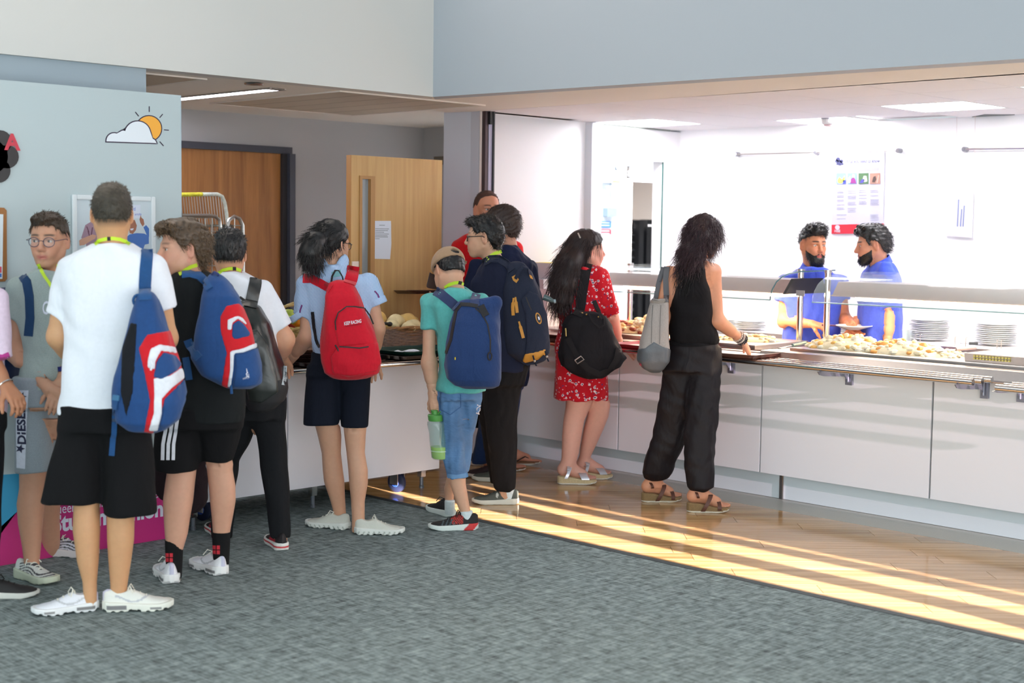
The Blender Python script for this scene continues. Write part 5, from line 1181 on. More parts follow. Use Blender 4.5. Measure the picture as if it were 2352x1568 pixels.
def wedge(root, px, py, th, L=.25, heel=.055, toe=.03, col=(210, 190, 150), rim=(240, 236, 226), name='sole', m=None):
    p, d, b = foot_frame(px, py, th); G = Field(.005); lo = p + np.minimum(0, d * L) - .06; hi = p + np.maximum(0, d * L) + .06; lo[2] = -.01; hi[2] = .1
    def sof(x, y, z):
        a = ((x - p[0]) * d[0] + (y - p[1]) * d[1]); q = ((x - p[0]) * b[0] + (y - p[1]) * b[1]); a_ = a / L; w_ = np.interp(a_, SHW[0], SHW[1]) * .96; t_ = np.interp(a_, [0, .25, .6, .8, 1], [heel, heel * .95, toe * 1.15, toe, toe]); bot = np.interp(a_, [0, .1, .72, 1], [.003, 0, 0, .012])
        return np.maximum(np.maximum(np.abs(q) - w_, np.maximum(z - t_, bot - z)), np.maximum(-a, a - L))
    G.add(sof, lo, hi, 0); V, Q = G.run(); V = relax(V, Q, 1, .4); a = ((V - p) @ d) / L; t_ = np.interp(a, [0, .25, .6, .8, 1], [heel, heel * .95, toe * 1.15, toe, toe]); C = np.tile(skin3(col), (len(V), 1))
    if rim: C[(V[:, 2] < .008 + .012 * np.clip(a - .72, 0, 1) / .28)] = skin3(rim)
    o = np_mesh(name, V, Q, mat('sandal_sole', (200, 180, 150), .8, attr=True, noise=(160, .2)), root, C)
    return o
def strap_ring(root, px, py, th, L, at_, z0, ry, rz, w_, m, name='strap', tilt=0., span=(0, 360), n=24, off=(0, 0)):
    """a band round the foot at a share of its length"""
    p, d, b = foot_frame(px, py, th); V = []; N = 0; full = span[1] - span[0] >= 360
    for i in range(n + 1):
        an = math.radians(span[0] + (span[1] - span[0]) * i / n)
        for e, r_ in ((-1, 0), (1, 0), (1, .0025), (-1, .0025)):
            hgt = z0 + (rz + r_) * math.sin(an); V.append(p + d * (at_ * L + e * w_ / 2 + tilt * (hgt - z0)) + b * ((ry + r_) * math.cos(an)) + np.array([0, 0, hgt]))
    F_ = [(i * 4 + k, i * 4 + (k + 1) % 4, i * 4 + 4 + (k + 1) % 4, i * 4 + 4 + k) for i in range(n) for k in range(4)]
    return MB().add(to_world(np.array(V)), F_ + [(0, 1, 2, 3), tuple(n * 4 + k for k in (3, 2, 1, 0))]).build(name, m, root, True)
def glasses(s, H, m, rx=.021, rz=.017, lens=None, th=.0016, f=.098, square=2.):
    mb = MB(); g = bpy.data.objects.new('glasses', None); COL.objects.link(g); g.empty_display_size = .05; setpar(g, s.root)
    for q in (1, -1):
        ring = []
        for k in range(21):
            a = 2 * math.pi * k / 20; ca, sa = math.cos(a), math.sin(a); e = 2 / square; ring.append(H.L(f - .25 * max(0, abs(q * .033 + math.copysign(abs(ca) ** e, ca) * rx) - .03) , q * .033 + math.copysign(abs(ca) ** e, ca) * rx, -.002 + math.copysign(abs(sa) ** e, sa) * rz))
        MB().tube(to_world(np.array(ring)), th, 6, False).build('rim', m, g, True)
        MB().tube(to_world(np.array([H.L(f - .007, q * (.033 + rx), .004), H.L(f - .02, q * .072, .006), H.L(.0, q * .0805, .008), H.L(-.022, q * .079, -.004)])), th, 6).build('temple_arm', m, g, True)
        if lens: MB().add(to_world(np.array(ring[:-1])), [tuple(range(20))]).build('lens', lens, g)
    MB().tube(to_world(np.array([H.L(f, .013, .002), H.L(f + .003, 0, .005), H.L(f, -.013, .002)])), th, 6).build('bridge', m, g, True)
    return g
def lanyard(s, surf, line, w_=7, clip=None, name='lanyard'):
    o = ribbon(name, surf, line, w_, mat('lanyard_lime', (196, 226, 52), .6), s.root, .004, .002, 4)
    if clip: ribbon('lanyard_join', surf, clip, w_ * 1.12, mat('lanyard_black', (30, 26, 30), .6), s.root, .0055, .002, 3)
    return o
def pack(name, label, F, m, group=None, h=None, sm=1):
    """a bag as a thing of its own: main body from a field"""
    V, Q = F.run(); V = relax(V, Q, sm); c = to_world(V.mean(0)[None])[0]; t = thing(name, (c[0], c[1], max(0, to_world(V)[:, 2].min())), label, 'backpack' if 'pack' in name else 'bag', group)
    np_mesh('body', V, Q, m, t); t_s = Surf((V, Q)); return t, t_s, (V, Q)
def panel(t, F, poly, f0, m, name, off=.004, rnd=.003, side=None):
    """raised panel of another cloth: the bag's own field inflated and cut along a drawn outline"""
    G = Field(F.h); G.ops = list(F.ops); G.disp(lambda x, y, z: -off + 0 * x); G.also(polyfn(poly, f0), rnd)
    if side is not None: G.also(lambda x, y, z: y - side + 0 * x + 0 * z)
    V, Q = G.run()
    if not len(Q): return None
    V = relax(V, Q, 1, .4); return np_mesh(name, V, Q, m, t), (V, Q)
def tcone(F, a, b, ra, rb, k=.03):
    """tapered sleeve with a flat hem at b"""
    a, b = np.array(a, float), np.array(b, float); ba = b - a; L = ba @ ba; u = ba / math.sqrt(L)
    def fn(x, y, z):
        px, py, pz = x - a[0], y - a[1], z - a[2]; t = np.clip((px * ba[0] + py * ba[1] + pz * ba[2]) / L, 0, 1.2)
        d = np.sqrt((px - t * ba[0]) ** 2 + (py - t * ba[1]) ** 2 + (pz - t * ba[2]) ** 2) - (ra + np.minimum(t, 1) * (rb - ra)); return np.maximum(d, (x - b[0]) * u[0] + (y - b[1]) * u[1] + (z - b[2]) * u[2])
    r = max(ra, rb); return F.add(fn, np.minimum(a, b) - r, np.maximum(a, b) + r, k)
def top(s, name, rows, hd, sleeves, m, collar=None, fold=.004, seed=None, h=.0075, n=2.4, k=.035, cap=.012, f0=0., fsc=1., wr=True, sm=1, extra=None):
    """upper garment: silhouette rows + sleeves [(shoulder, hem, r0 px, r1 px)]; collar (px, py, df, radius m) opens the neck"""
    F = Field(h); F.loft(s.LS(rows, hd, f0=f0), k, n=n, cap=cap)
    for q in sleeves: tcone(F, s.P(*q[0]), s.P(*q[1]), s.m(q[2]), s.m(q[3]), k)
    if extra: extra(F)
    if wr: F.disp(wrinkle(fold, seed if seed is not None else s.seed, fsc))
    if collar:
        c = s.P(*collar[:3]); F.cone(c - np.array([0, 0, .05]), c + np.array([0, 0, .12]), collar[3], collar[3] * 1.1, .012, 's')
    return s.cloth(name, F, m, sm), F
def legs(s, name, L, m, ratio=1.0, fold=.004, h=.0075, n=2.2, seed=None, waist=None, k=.03, fsc=.8, hem=None, cap=.006, sm=1):
    """trousers or shorts: L = list of (rows, f at top, f at hem)"""
    F = Field(h)
    if waist: F.loft(s.LS(waist[0], waist[1], f0=waist[2] if len(waist) > 2 else 0), k, n=n, cap=cap)
    for rows, a, b in L: F.loft(s.LS(rows, None, ratio, a, b), k, n=n, cap=cap)
    F.disp(wrinkle(fold, seed if seed is not None else s.seed + 3, fsc))
    if hem: 
        for a, b in hem: F.cut(a, b)
    return s.cloth(name, F, m, sm), F
def tuck(s, names=None, gap=.004, reach=.022):
    """keep the body inside its clothes: skin that comes through a garment is pressed back under it"""
    V, Q = s.VQ[0]; V = V.copy(); N = normals(V, Q)
    for nme, (cv, cq) in s.cl.items():
        if names and nme not in names: continue
        t = BVHTree.FromPolygons(cv.tolist(), cq.tolist()); lo, hi = cv.min(0) - .03, cv.max(0) + .03
        for i in np.nonzero(((V > lo) & (V < hi)).all(1))[0]:
            h, n, k, d = t.find_nearest(Vector(V[i]), reach)
            if h is None: continue
            o = Vector(V[i]) - h
            if o.dot(n) > -gap and n.dot(Vector(N[i])) > .35: V[i] = h - n * gap
    s.VQ[0] = (V, Q); W_ = to_world(V) - np.array(s.root.location)
    s.body.data.vertices.foreach_set('co', W_.astype(np.float32).ravel() if False else to_world(V).astype(np.float32).ravel()); s.body.data.update()
# ---------------- the people in the queue ----------------
M_tee_white = cloth('tee_white', (236, 238, 246), fold=.35, noise=(60, .03)); M_tee_grey = cloth('tee_grey', (158, 172, 170), fold=.4, noise=(220, .14)); M_tee_black = cloth('tee_black', (20, 24, 26), fold=.35); M_short_black = cloth('shorts_black', (12, 12, 15), fold=.3)
M_sweat_grey = cloth('sweat_grey', (150, 160, 168), fold=.4, noise=(260, .16)); M_trouser_black = cloth('trousers_black', (18, 20, 24), fold=.5)
M_hair_dark = mat('hair_dark', (30, 26, 22), .5, spec=.35); M_hair_brown = mat('hair_brown', (64, 48, 34), .5, spec=.35, noise=(40, .4)); M_hair_black = mat('hair_black', (18, 16, 18), .42, spec=.4)
M_blue = cloth('pack_blue', (28, 66, 118), .8, .3); M_red = cloth('pack_red', (190, 22, 34), .8, .3); M_pwhite = cloth('pack_white', (226, 228, 236), .7, .2); M_strap = cloth('strap_blue', (30, 74, 124), .8, .15); M_mesh = cloth('pack_mesh_black', (20, 22, 28), .9, .3)
HL = [(-.15, -.046), (-.09, -.046), (-.055, -.044), (-.03, -.012), (-.008, .016), (.02, .010), (.035, .012), (.05, .046), (.075, .064), (.1, .066)]
AIR = [(lambda a, q, z: (z > 1.012) & (z < 1.026) & (np.abs(a - .055) < .038), (120, 120, 122)), (lambda a, q, z: (z > 1.010) & (z < 1.020) & (np.abs(a - .205) < .022), (130, 130, 132)), (lambda a, q, z: (z < .5) & (np.abs(z - .052 - .012 * np.sin(a * 40)) < .004) & (a > .05), (186, 188, 194)), (lambda a, q, z: (z < .5) & (a < .03) & (np.abs(q) < .010), (200, 200, 222))]
down = np.array([0, 0, -1.])

# --- tall boy in the white T-shirt, seen from behind ---
def tall_boy():
    s = Person('tall boy in white T-shirt and black shorts with his back turned, nearest the viewer', 240, 1398, (200, 152, 112))
    s.head(257, 490, 0, 2, 2, 0, .99, (258, 575, -.0), .056, eyes=None)
    s.hairline(.75, (62, 50, 42), [(-.2, -.075), (-.06, -.062), (-.03, -.02), (.0, .01), (.1, .06)], .03)
    F = hair_field(s.H, [(-.15, -.03), (-.06, -.026), (-.03, .02), (.0, .03), (.04, .045), (.1, .066)], .006, extra=[((.03, 0, .098), (.055, .05, .026))], groove=(.0012, 6), seed=2)
    V, Q = F.run(); o = np_mesh('hair', V, Q, mat('hair_tall_boy', (54, 48, 38), .6, noise=(60, .5)), s.root)
    fuzz('hair_locks', V, Q, 1100, lambda v, n: np.array([0, .9, .15]) * (v[2] > s.H.c[2] + .06) + n * .1 + np.array([0, 0, -.7]) * (v[2] <= s.H.c[2] + .06), .016, mat('hair_tall_boy_locks', (70, 62, 50), .5), o, 3)
    B = Field(.0085)
    B.loft(s.LS([(565, 222, 296), (590, 165, 350), (640, 142, 372), (720, 150, 358), (850, 152, 332), (950, 145, 330)], .10), .03, infl=-.012)
    s.arm((150, 625, 0), (130, 772, .02), (176, 838, .24), F=B); s.arm((362, 622, 0), (386, 775, .04), (350, 850, .26), F=B)
    pL, dL, _ = foot_frame(214, 1398, 205); pR, dR, _ = foot_frame(246, 1400, 12)
    la, ra = pL + dL * .06, pR + dR * .06
    for rows, a in (([(1000, 160, 238), (1120, 166, 232), (1165, 170, 228), (1215, 168, 229), (1290, 178, 226), (1335, 190, 222), (1365, 192, 222), (1395, 194, 222)], la[1] - s.f), ([(1000, 244, 330), (1120, 244, 318), (1180, 246, 308), (1240, 247, 307), (1300, 251, 299), (1345, 254, 292), (1375, 254, 290), (1400, 254, 290)], ra[1] - s.f)):
        B.loft(s.LS(rows, None, 1.02, 0, a), .02)
    s.add(B)
    s.hand((176, 838, .24), (215, 870, .38), (.4, 0, -1), 1, .5, el=(130, 772, .02)); s.hand((350, 850, .26), (310, 880, .36), (-.4, 0, -1), -1, .5, el=(386, 775, .04))
    s.finish()
    top(s, 't_shirt', [(556, 222, 296), (566, 206, 314), (580, 176, 342), (602, 146, 368), (640, 136, 378), (720, 148, 362), (800, 152, 350), (870, 144, 342), (930, 136, 336), (952, 134, 334)], .118, [((160, 615, 0), (128, 722, .01), 27, 24), ((356, 612, 0), (381, 706, .02), 27, 24)], M_tee_white, (258, 560, .0, .068), fold=.0042, seed=4)
    legs(s, 'shorts', [([(935, 146, 246), (1000, 132, 243), (1080, 112, 241), (1150, 98, 239)], 0, .38 * (la[1] - s.f)), ([(935, 232, 336), (1000, 237, 346), (1080, 239, 354), (1178, 241, 358)], 0, .42 * (ra[1] - s.f))], M_short_black, 1.0, .004, waist=([(930, 142, 334), (985, 136, 344)], .13),
         hem=None)
    shoe(s.root, 226, 1398, 205, .265, (226, 228, 236), (232, 234, 236), .036, 1., (225, 222, 210), accents=AIR, collar=.006); shoe(s.root, 236, 1402, 12, .285, (228, 228, 222), (232, 232, 222), .036, 1., (225, 222, 210), accents=AIR, collar=.006)
    tuck(s); sf = s.surf(); lanyard(s, sf, [(218, 561), (230, 552), (244, 548), (258, 547), (274, 549), (288, 555), (298, 561)], 8, [(247, 548), (254, 547.6)])
    # his rucksack hangs from the right shoulder
    F = Field(.0065); st = [(668, 318, 352, .05), (690, 312, 366, .07), (740, 300, 380, .09), (800, 285, 398, .11), (860, 268, 414, .125), (920, 262, 422, .125), (965, 272, 408, .12), (985, 300, 384, .09), (990, 318, 366, .07)]
    F.loft(s.LS(st, f0=-.19), .02, n=2.8, cap=.02); F.disp(wrinkle(.004, 5, .9)); P1, P1s, vq = pack('backpack', 'blue rucksack with red and white panels hanging on the tall boy\'s right shoulder', F, M_blue)
    f0 = s.f - .30
    panel(P1, F, [(338, 768), (392, 758), (404, 800), (424, 850), (420, 880), (380, 920), (352, 996), (330, 992), (344, 920), (330, 850), (318, 800)], f0, M_red, 'red_panel')
    panel(P1, F, [(346, 800), (366, 790), (402, 796), (408, 812), (370, 806), (358, 828), (356, 848), (338, 846), (340, 820)], f0, M_pwhite, 'white_piping', .008)
    panel(P1, F, [(352, 868), (390, 862), (416, 844), (424, 850), (424, 868), (396, 890), (372, 916), (372, 950), (362, 990), (340, 990), (352, 950), (354, 905)], f0, M_pwhite, 'white_piping', .008)
    panel(P1, F, [(360, 828), (376, 808), (404, 816), (418, 836), (408, 850), (372, 872), (352, 866)], f0, M_blue, 'top_pocket', .009)
    panel(P1, F, [(376, 918), (424, 870), (430, 900), (412, 960), (378, 986), (366, 980), (374, 950)], f0, M_blue, 'lower_pocket', .010)
    panel(P1, F, [(300, 740), (316, 742), (306, 900), (290, 960), (276, 900), (280, 800)], f0, M_mesh, 'side_mesh', .003)
    S3 = Surf(*s.VQ, vq); ribbon('shoulder_strap', S3, [(336, 566), (338, 580), (334, 620), (332, 655), (334, 690)], 27, M_strap, P1, .006, .008)
    ribbon('hanging_strap', S3, [(268, 905), (264, 940), (262, 990), (258, 1046)], 12, M_strap, P1, .006, .003)
    ring = [s.P(318 + 12 * math.cos(a), 690 + 13 * math.sin(a), -.23) for a in np.linspace(.2, 5.6, 14)]; MB().tube(to_world(np.array(ring)), .006, 6).build('grab_loop', M_strap, P1, True)
    z = [s.P(344, 824, -.325), s.P(350, 838, -.33), s.P(346, 850, -.33)]; MB().tube(to_world(np.array(z)), .004, 6).build('zip_pull', M_pwhite, P1, True)
    ribbon('buckle', S3, [(262, 912), (276, 914)], 12, mat('buckle_blue', (60, 110, 150), .4), P1, .008, .004, 4)
    decal('print', Surf(vq, (vq[0] - np.array([0, .010, 0]), vq[1])), 'RX', (392, 950), (10, -14), (-4, -10), M_pwhite, P1, .004)
tall_boy()
# --- boy with glasses, grey T-shirt ---
def grey_boy():
    s = Person('boy with round glasses in grey T-shirt and grey shorts facing the viewer', 92, 1330, (196, 148, 122))
    s.head(112, 552, 0, 199, 3, 0, 1.0, (118, 632, .01), .05, brow=(52, 42, 36), eyes=(66, 48, 38), gaze=(-.25, .05), lip=(178, 104, 98), cheek=.2)
    s.hairline(.7, (60, 48, 38), [(-.2, -.06), (-.06, -.05), (-.02, .01), (.03, .02), (.05, .05), (.1, .066)], .02)
    F = hair_field(s.H, [(-.15, -.02), (-.06, -.02), (-.02, .028), (.02, .032), (.045, .050), (.06, .066), (.1, .070)], .007, extra=[((.045, 0, .098), (.055, .056, .026))], groove=(.0016, 5), seed=3); V, Q = F.run()
    o = np_mesh('hair', V, Q, mat('hair_grey_boy', (58, 46, 36), .55, noise=(60, .4)), s.root)
    fuzz('hair_locks', V, Q, 1000, lambda v, n: s.H.M[0] * .5 + s.H.M[1] * .5 - n * .2 if v[2] > s.H.c[2] + .07 else np.array([0, 0, -1.2]), .02, mat('hair_grey_boy_locks', (76, 60, 44), .5), o, 4)
    B = Field(.0085); B.loft(s.LS([(622, 92, 140), (650, 40, 165), (720, 44, 166), (800, 56, 168), (880, 50, 160), (940, 42, 150)], .11), .03, infl=-.012)
    s.arm((44, 672, -.02), (28, 800, -.03), (112, 892, -.15), (.038, .040, .038, .027), F=B); s.arm((166, 672, .04), (172, 800, .0), (140, 880, -.12), F=B)
    p1, d1, _ = foot_frame(46, 1322, -38); p2, d2, _ = foot_frame(104, 1274, -8); a1, a2 = p1 + d1 * .06, p2 + d2 * .06
    B.loft(s.LS([(960, 40, 110), (1080, 46, 108), (1120, 46, 103), (1155, 40, 101), (1200, 43, 97), (1255, 52, 93), (1290, 56, 90), (1318, 54, 90)], None, 1.05, 0, a1[1] - s.f), .02)
    B.loft(s.LS([(960, 90, 150), (1080, 93, 146), (1120, 95, 140), (1150, 94, 138), (1190, 93, 136), (1230, 95, 137), (1262, 98, 137), (1275, 98, 136)], None, 1.0, 0, a2[1] - s.f), .02); s.add(B)
    s.hand((112, 892, -.15), (150, 935, -.16), (.5, .6, -.3), 1, .5, 1.0, el=(28, 800, -.03)); s.hand((140, 880, -.12), (126, 925, -.17), (-.3, .7, -.3), -1, .55, .95, el=(172, 800, 0))
    s.finish()
    top(s, 't_shirt', [(618, 90, 140), (628, 72, 152), (640, 50, 164), (664, 38, 172), (740, 46, 172), (800, 56, 172), (860, 50, 168), (892, 44, 166)], .125, [((42, 665, -.02), (29, 730, -.03), 30, 26), ((168, 668, .03), (174, 735, 0), 28, 25)], M_tee_grey, (116, 622, .0, .06), fold=.0045, seed=8)
    legs(s, 'shorts', [([(870, 32, 112), (960, 34, 114), (1040, 36, 118), (1082, 38, 116)], 0, .34 * (a1[1] - s.f)), ([(870, 84, 160), (1000, 86, 158), (1082, 86, 152)], 0, .38 * (a2[1] - s.f))], M_sweat_grey, 1.0, .0045, waist=([(862, 36, 158), (930, 34, 158)], .13))
    tuck(s); sf = s.surf(); cl = Surf(s.cl['shorts'])
    pan = [[(40, 896), (66, 896), (62, 960), (58, 1076), (39, 1074), (38, 980)]]; decal('side_panel', cl, None, None, None, None, cloth('panel_white', (216, 222, 236), fold=.2), s.root, .003, poly=pan)
    M_n = mat('print_navy', (36, 40, 70), .7)
    decal('lettering', cl, 'DIESEL', (60, 1020), (-2, -88), (-18, -1), M_n, s.root, .0055, bold=.035)
    def star(cx, cy, r, rot): return [(cx + (r if k % 2 == 0 else r * .42) * math.sin(math.pi * k / 5 + rot), cy - (r if k % 2 == 0 else r * .42) * math.cos(math.pi * k / 5 + rot)) for k in range(10)]
    for c in ((52, 910), (48, 1030)): decal('star', cl, None, None, None, None, M_n, s.root, .0055, poly=[star(*c, 11, .3)])
    lanyard(s, sf, [(88, 606), (94, 620), (102, 634), (112, 648), (120, 662)], 7); lanyard(s, sf, [(132, 606), (134, 630), (130, 650), (122, 664)], 7)
    decal('chest_print', Surf(s.cl['t_shirt']), 'C', (98, 722), (14, -2), (0, -30), M_pale, s.root, .003, bold=.02)
    glasses(s, s.H, mat('frame_navy', (46, 48, 78), .3, .3), .0235, .0205, mat('lens_clear', (240, 240, 245), .02, alpha=.10, spec=.6), .0015, square=2.1)
    kz = [(lambda a, q, z: (np.sin(z * 520 + 5 * np.sin(a * 40)) > .2) & (z > .03) & (z < .9) & (a > .05), (60, 60, 66)), (lambda a, q, z: (np.abs(z - .052) < .006) & (a > .06) & (a < .12) & (np.sin(a * 900) > 0) & (q > 0), (200, 90, 96))]
    shoe(s.root, 40, 1322, -36, .275, (214, 216, 212), (206, 212, 190), .040, .4, (226, 226, 214), accents=kz, collar=.004); shoe(s.root, 100, 1274, -6, .275, (206, 204, 216), (214, 206, 206), .040, .4, (226, 222, 222), accents=kz[:1], collar=.012)
    wt = ribbon('wristband', sf, [(132, 848), (160, 846)], 12, mat('watch_navy', (26, 36, 110), .4), s.root, .006, .004, 4, f_default=s.f - .1)
    # strap and pack on his back
    F = Field(.007); F.loft(s.LS([(660, -6, 40, .08), (720, -22, 36, .10), (820, -26, 40, .11), (900, -20, 40, .10), (925, -10, 36, .07)], f0=.12), .02, n=2.8, cap=.02); P1, P1s, vq = pack('backpack', 'dark navy rucksack worn by the boy with glasses', F, cloth('pack_navy_dark', (22, 40, 80), .8, .3))
    ribbon('shoulder_strap', Surf(*s.VQ), [(52, 634), (62, 646), (68, 680), (70, 730), (66, 772)], 19, cloth('strap_navy', (24, 58, 96), .8, .15), P1, .006, .006)
grey_boy()
# --- person cropped by the left edge ---
def edge_person():
    s = Person('person in pale pink top and black trousers at the far left edge', -66, 1372, (176, 122, 92))
    s.head(-80, 560, 0, 40, 0, 0, 1., (-80, 640, 0), .05, eyes=None)
    F = hair_field(s.H, HL, .014, seed=6); V, Q = F.run(); np_mesh('hair', V, Q, M_hair_brown, s.root)
    B = Field(.009); B.loft(s.LS([(640, -110, -50), (670, -160, -2), (760, -150, -6), (900, -150, 0), (960, -148, 2)], .11), .03, infl=-.014)
    s.arm((-8, 690, 0), (-22, 835, -.02), (14, 885, -.06), F=B); s.arm((-152, 690, 0), (-165, 830, 0), (-150, 930, -.1), F=B)
    B.loft(s.LS([(960, -74, 4), (1150, -68, -4), (1340, -50, -14)], None, 1.), .02); B.loft(s.LS([(960, -148, -70), (1150, -138, -76), (1340, -120, -82)], None, 1.), .02); s.add(B)
    s.hand((14, 885, -.06), (44, 925, -.10), (-.4, .3, -.8), -1, .7, 1., el=(-22, 835, -.02)); s.hand((-150, 930, -.1), (-140, 980, -.12), (.5, .3, -.3), 1, .4); s.finish()
    M_pk_ = cloth('top_pink', (226, 206, 226), fold=.4)
    top(s, 'top', [(640, -110, -50), (652, -130, -30), (672, -162, 0), (760, -152, -2), (880, -154, 4), (930, -160, 14), (968, -160, 6)], .125, [((-8, 685, 0), (4, 822, -.02), 26, 24), ((-152, 685, 0), (-168, 800, 0), 27, 26)], M_pk_, (-80, 640, 0, .06), fold=.005, seed=3)
    ribbon('sleeve_band', Surf(s.cl['top']), [(-24, 818), (6, 820), (20, 814)], 12, cloth('band_magenta', (180, 60, 140), .8, .2), s.root, .004, .002, 4)
    legs(s, 'trousers', [([(940, -76, 8), (1150, -70, 2), (1345, -60, -4)], 0, 0), ([(940, -150, -66), (1150, -140, -74), (1345, -128, -78)], 0, 0)], M_trouser_black, 1., .004, waist=([(930, -150, 6), (980, -150, 6)], .12)); tuck(s)
    c = s.P(22, 893, -.065); d_ = (s.P(14, 885, -.06) - s.P(-22, 835, -.02)); d_ /= np.linalg.norm(d_); u_ = np.cross(d_, [0, 0, 1.]); u_ /= np.linalg.norm(u_); v_ = np.cross(d_, u_)
    MB().tube(to_world(np.array([s.P(13, 883, -.06) + (u_ * math.cos(a) + v_ * math.sin(a)) * .031 for a in np.linspace(0, 6.283, 20)])), .004, 6, False).build('bracelet', M_chrome, s.root, True)
    shoe(s.root, -60, 1372, 8, .27, (24, 22, 24), (206, 206, 200), .03, 0, (20, 20, 20)); shoe(s.root, -130, 1366, 20, .27, (24, 22, 24), (206, 206, 200), .03, 0, (20, 20, 20))
edge_person()
# --- boy in black T-shirt with the large rucksack, smiling to the left ---
def black_boy():
    s = Person('smiling brown-haired boy in black T-shirt and striped black shorts looking left', 445, 1330, (206, 158, 134))
    s.head(418, 572, 0, -108, 2, 0, 1.0, (432, 640, .02), .056, brow=(70, 54, 42), browt=.7, eyes=(70, 60, 50), gaze=(.0, .0), cheek=.9, mouth=.0014, lip=(186, 110, 104), jaw=1.1, blush=.16)
    line = [(-.16, -.085), (-.10, -.085), (-.06, -.075), (-.04, -.03), (-.022, .0), (.0, .03), (.02, .012), (.035, .02), (.05, .05), (.07, .070), (.12, .062)]
    F = hair_field(s.H, line, .020, extra=[((.055, .0, .098), (.055, .07, .034)), ((-.07, 0, -.03), (.05, .06, .06))], groove=(.003, 3.), seed=5, ears=False)
    H = s.H; F.also(lambda x, y, z: (lambda q: np.where(np.abs(q[1]) > .045, .030 - ((q[0] + .010) / .026) ** 2 * .045 - q[2], -1.) * H.s)(H.loc(x, y, z)))
    V, Q = F.run(); V = relax(V, Q, 1); o = np_mesh('hair', V, Q, mat('hair_black_boy', (72, 56, 40), .5, noise=(50, .45)), s.root)
    back = -s.H.M[0]
    fuzz('hair_locks', V, Q, 1500, lambda v, n: (back * .7 + np.array([0, 0, -.9]) if (v - s.H.c) @ s.H.M[0] < .05 else s.H.M[1] * .8 + np.array([0, 0, -.2])) - n * .2, .032, mat('hair_black_boy_locks', (104, 82, 58), .45), o, 7, wid=.0018, grav=.5, wave=.003, seg=4)
    B = Field(.0085); B.loft(s.LS([(628, 408, 470), (660, 392, 520), (740, 400, 548), (850, 412, 556), (960, 414, 556)], .14), .03, infl=-.014)
    s.arm((406, 680, -.02), (418, 798, -.02), (380, 840, .22), F=B); s.arm((512, 676, .08), (520, 800, .12), (480, 850, .30), F=B)
    pL, dL, _ = foot_frame(392, 1340, 112); pR, dR, _ = foot_frame(512, 1320, 128); la, ra = pL + dL * .06, pR + dR * .06
    B.loft(s.LS([(960, 372, 452), (1060, 380, 452), (1085, 384, 450), (1110, 380, 447), (1150, 375, 443), (1190, 377, 436), (1225, 379, 431), (1262, 383, 420), (1300, 386, 416), (1338, 386, 414)], None, 1.0, 0, la[1] - s.f), .02)
    B.loft(s.LS([(960, 462, 548), (1040, 470, 536), (1080, 476, 534), (1115, 480, 540), (1150, 483, 541), (1190, 487, 534), (1222, 489, 528), (1260, 491, 526), (1300, 494, 524), (1318, 495, 522)], None, 1.0, 0, ra[1] - s.f), .02); s.add(B)
    s.hand((380, 840, .22), (350, 852, .3), (.2, .2, -1), -1, .5, el=(418, 798, -.02)); s.hand((480, 850, .30), (450, 860, .36), (.2, .2, -1), 1, .5); s.finish()
    top(s, 't_shirt', [(622, 412, 470), (632, 400, 490), (646, 390, 508), (668, 386, 530), (740, 396, 560), (850, 410, 562), (920, 414, 564), (966, 412, 562)], .15, [((408, 668, -.03), (418, 800, -.02), 27, 31), ((512, 668, .08), (524, 790, .10), 28, 30)], M_tee_black, (436, 628, .02, .066), fold=.005, seed=11, n=2.5)
    legs(s, 'shorts', [([(940, 366, 462), (1000, 358, 460), (1040, 354, 458), (1078, 354, 455)], 0, .31 * (la[1] - s.f)), ([(940, 452, 560), (1000, 458, 552), (1057, 461, 535)], 0, .27 * (ra[1] - s.f))], M_short_black, 1., .004, waist=([(930, 372, 556), (980, 366, 556)], .15))
    tuck(s); S1 = Surf(s.cl['shorts'])
    for k, (a, b, c, d) in enumerate(((381, 940, 370, 1056), (393, 940, 382, 1056), (404, 940, 394, 1056))): ribbon('side_stripe', S1, [(a + 8, 940 - 10), (a + 3, 970), (c + 5, 1020), (c + 4, 1056)], 7.5, M_pwhite, s.root, .0035, .0015, 5)
    sf = s.surf(); lanyard(s, sf, [(412, 630), (424, 620), (438, 612), (452, 608)], 8)
    for i, (px, y0, f1, yb) in enumerate(((400, 1238, la[1], 1338), (508, 1220, ra[1], 1318))):
        G = Field(.006); G.loft(s.LS([(y, px - w0, px + w0, None, (f1 - s.f) * (y - 960) / (yb - 960)) for y, w0 in ((y0, 21), (y0 + 30, 20), (y0 + 90, 17))], None, 1.08), .0, cap=.004); Vq = G.run(); np_mesh('sock', *Vq, cloth('sock_black', (16, 16, 18), fold=.2), s.root)
        for k in range(2):
            for j_ in range(2): x0 = px - 19 + j_ * 9; decal('sock_print', Surf(Vq), None, None, None, None, mat('sock_red', (190, 40, 54), .8), s.root, .002, poly=[[(x0, y0 + 32 + k * 11), (x0 + 7, y0 + 32 + k * 11), (x0 + 7, y0 + 41 + k * 11), (x0, y0 + 41 + k * 11)]])
    shoe(s.root, 395, 1342, 112, .275, (234, 234, 240), (236, 236, 236), .038, 1., (226, 220, 206), collar=.012, accents=AIR); shoe(s.root, 514, 1322, 130, .275, (234, 234, 240), (236, 236, 236), .038, 1., (226, 220, 206), collar=.012, accents=AIR)
    # rucksack
    F = Field(.0065); F.loft(s.LS([(628, 482, 506, .03, .03), (645, 474, 524, .06, .02), (680, 466, 548, .085, .0), (720, 462, 562, .10), (770, 448, 578, .115), (820, 440, 592, .12), (860, 468, 600, .12), (880, 500, 598, .10), (891, 520, 580, .07)], f0=-.20), .02, n=2.9, cap=.02); F.disp(wrinkle(.0045, 8, .9))
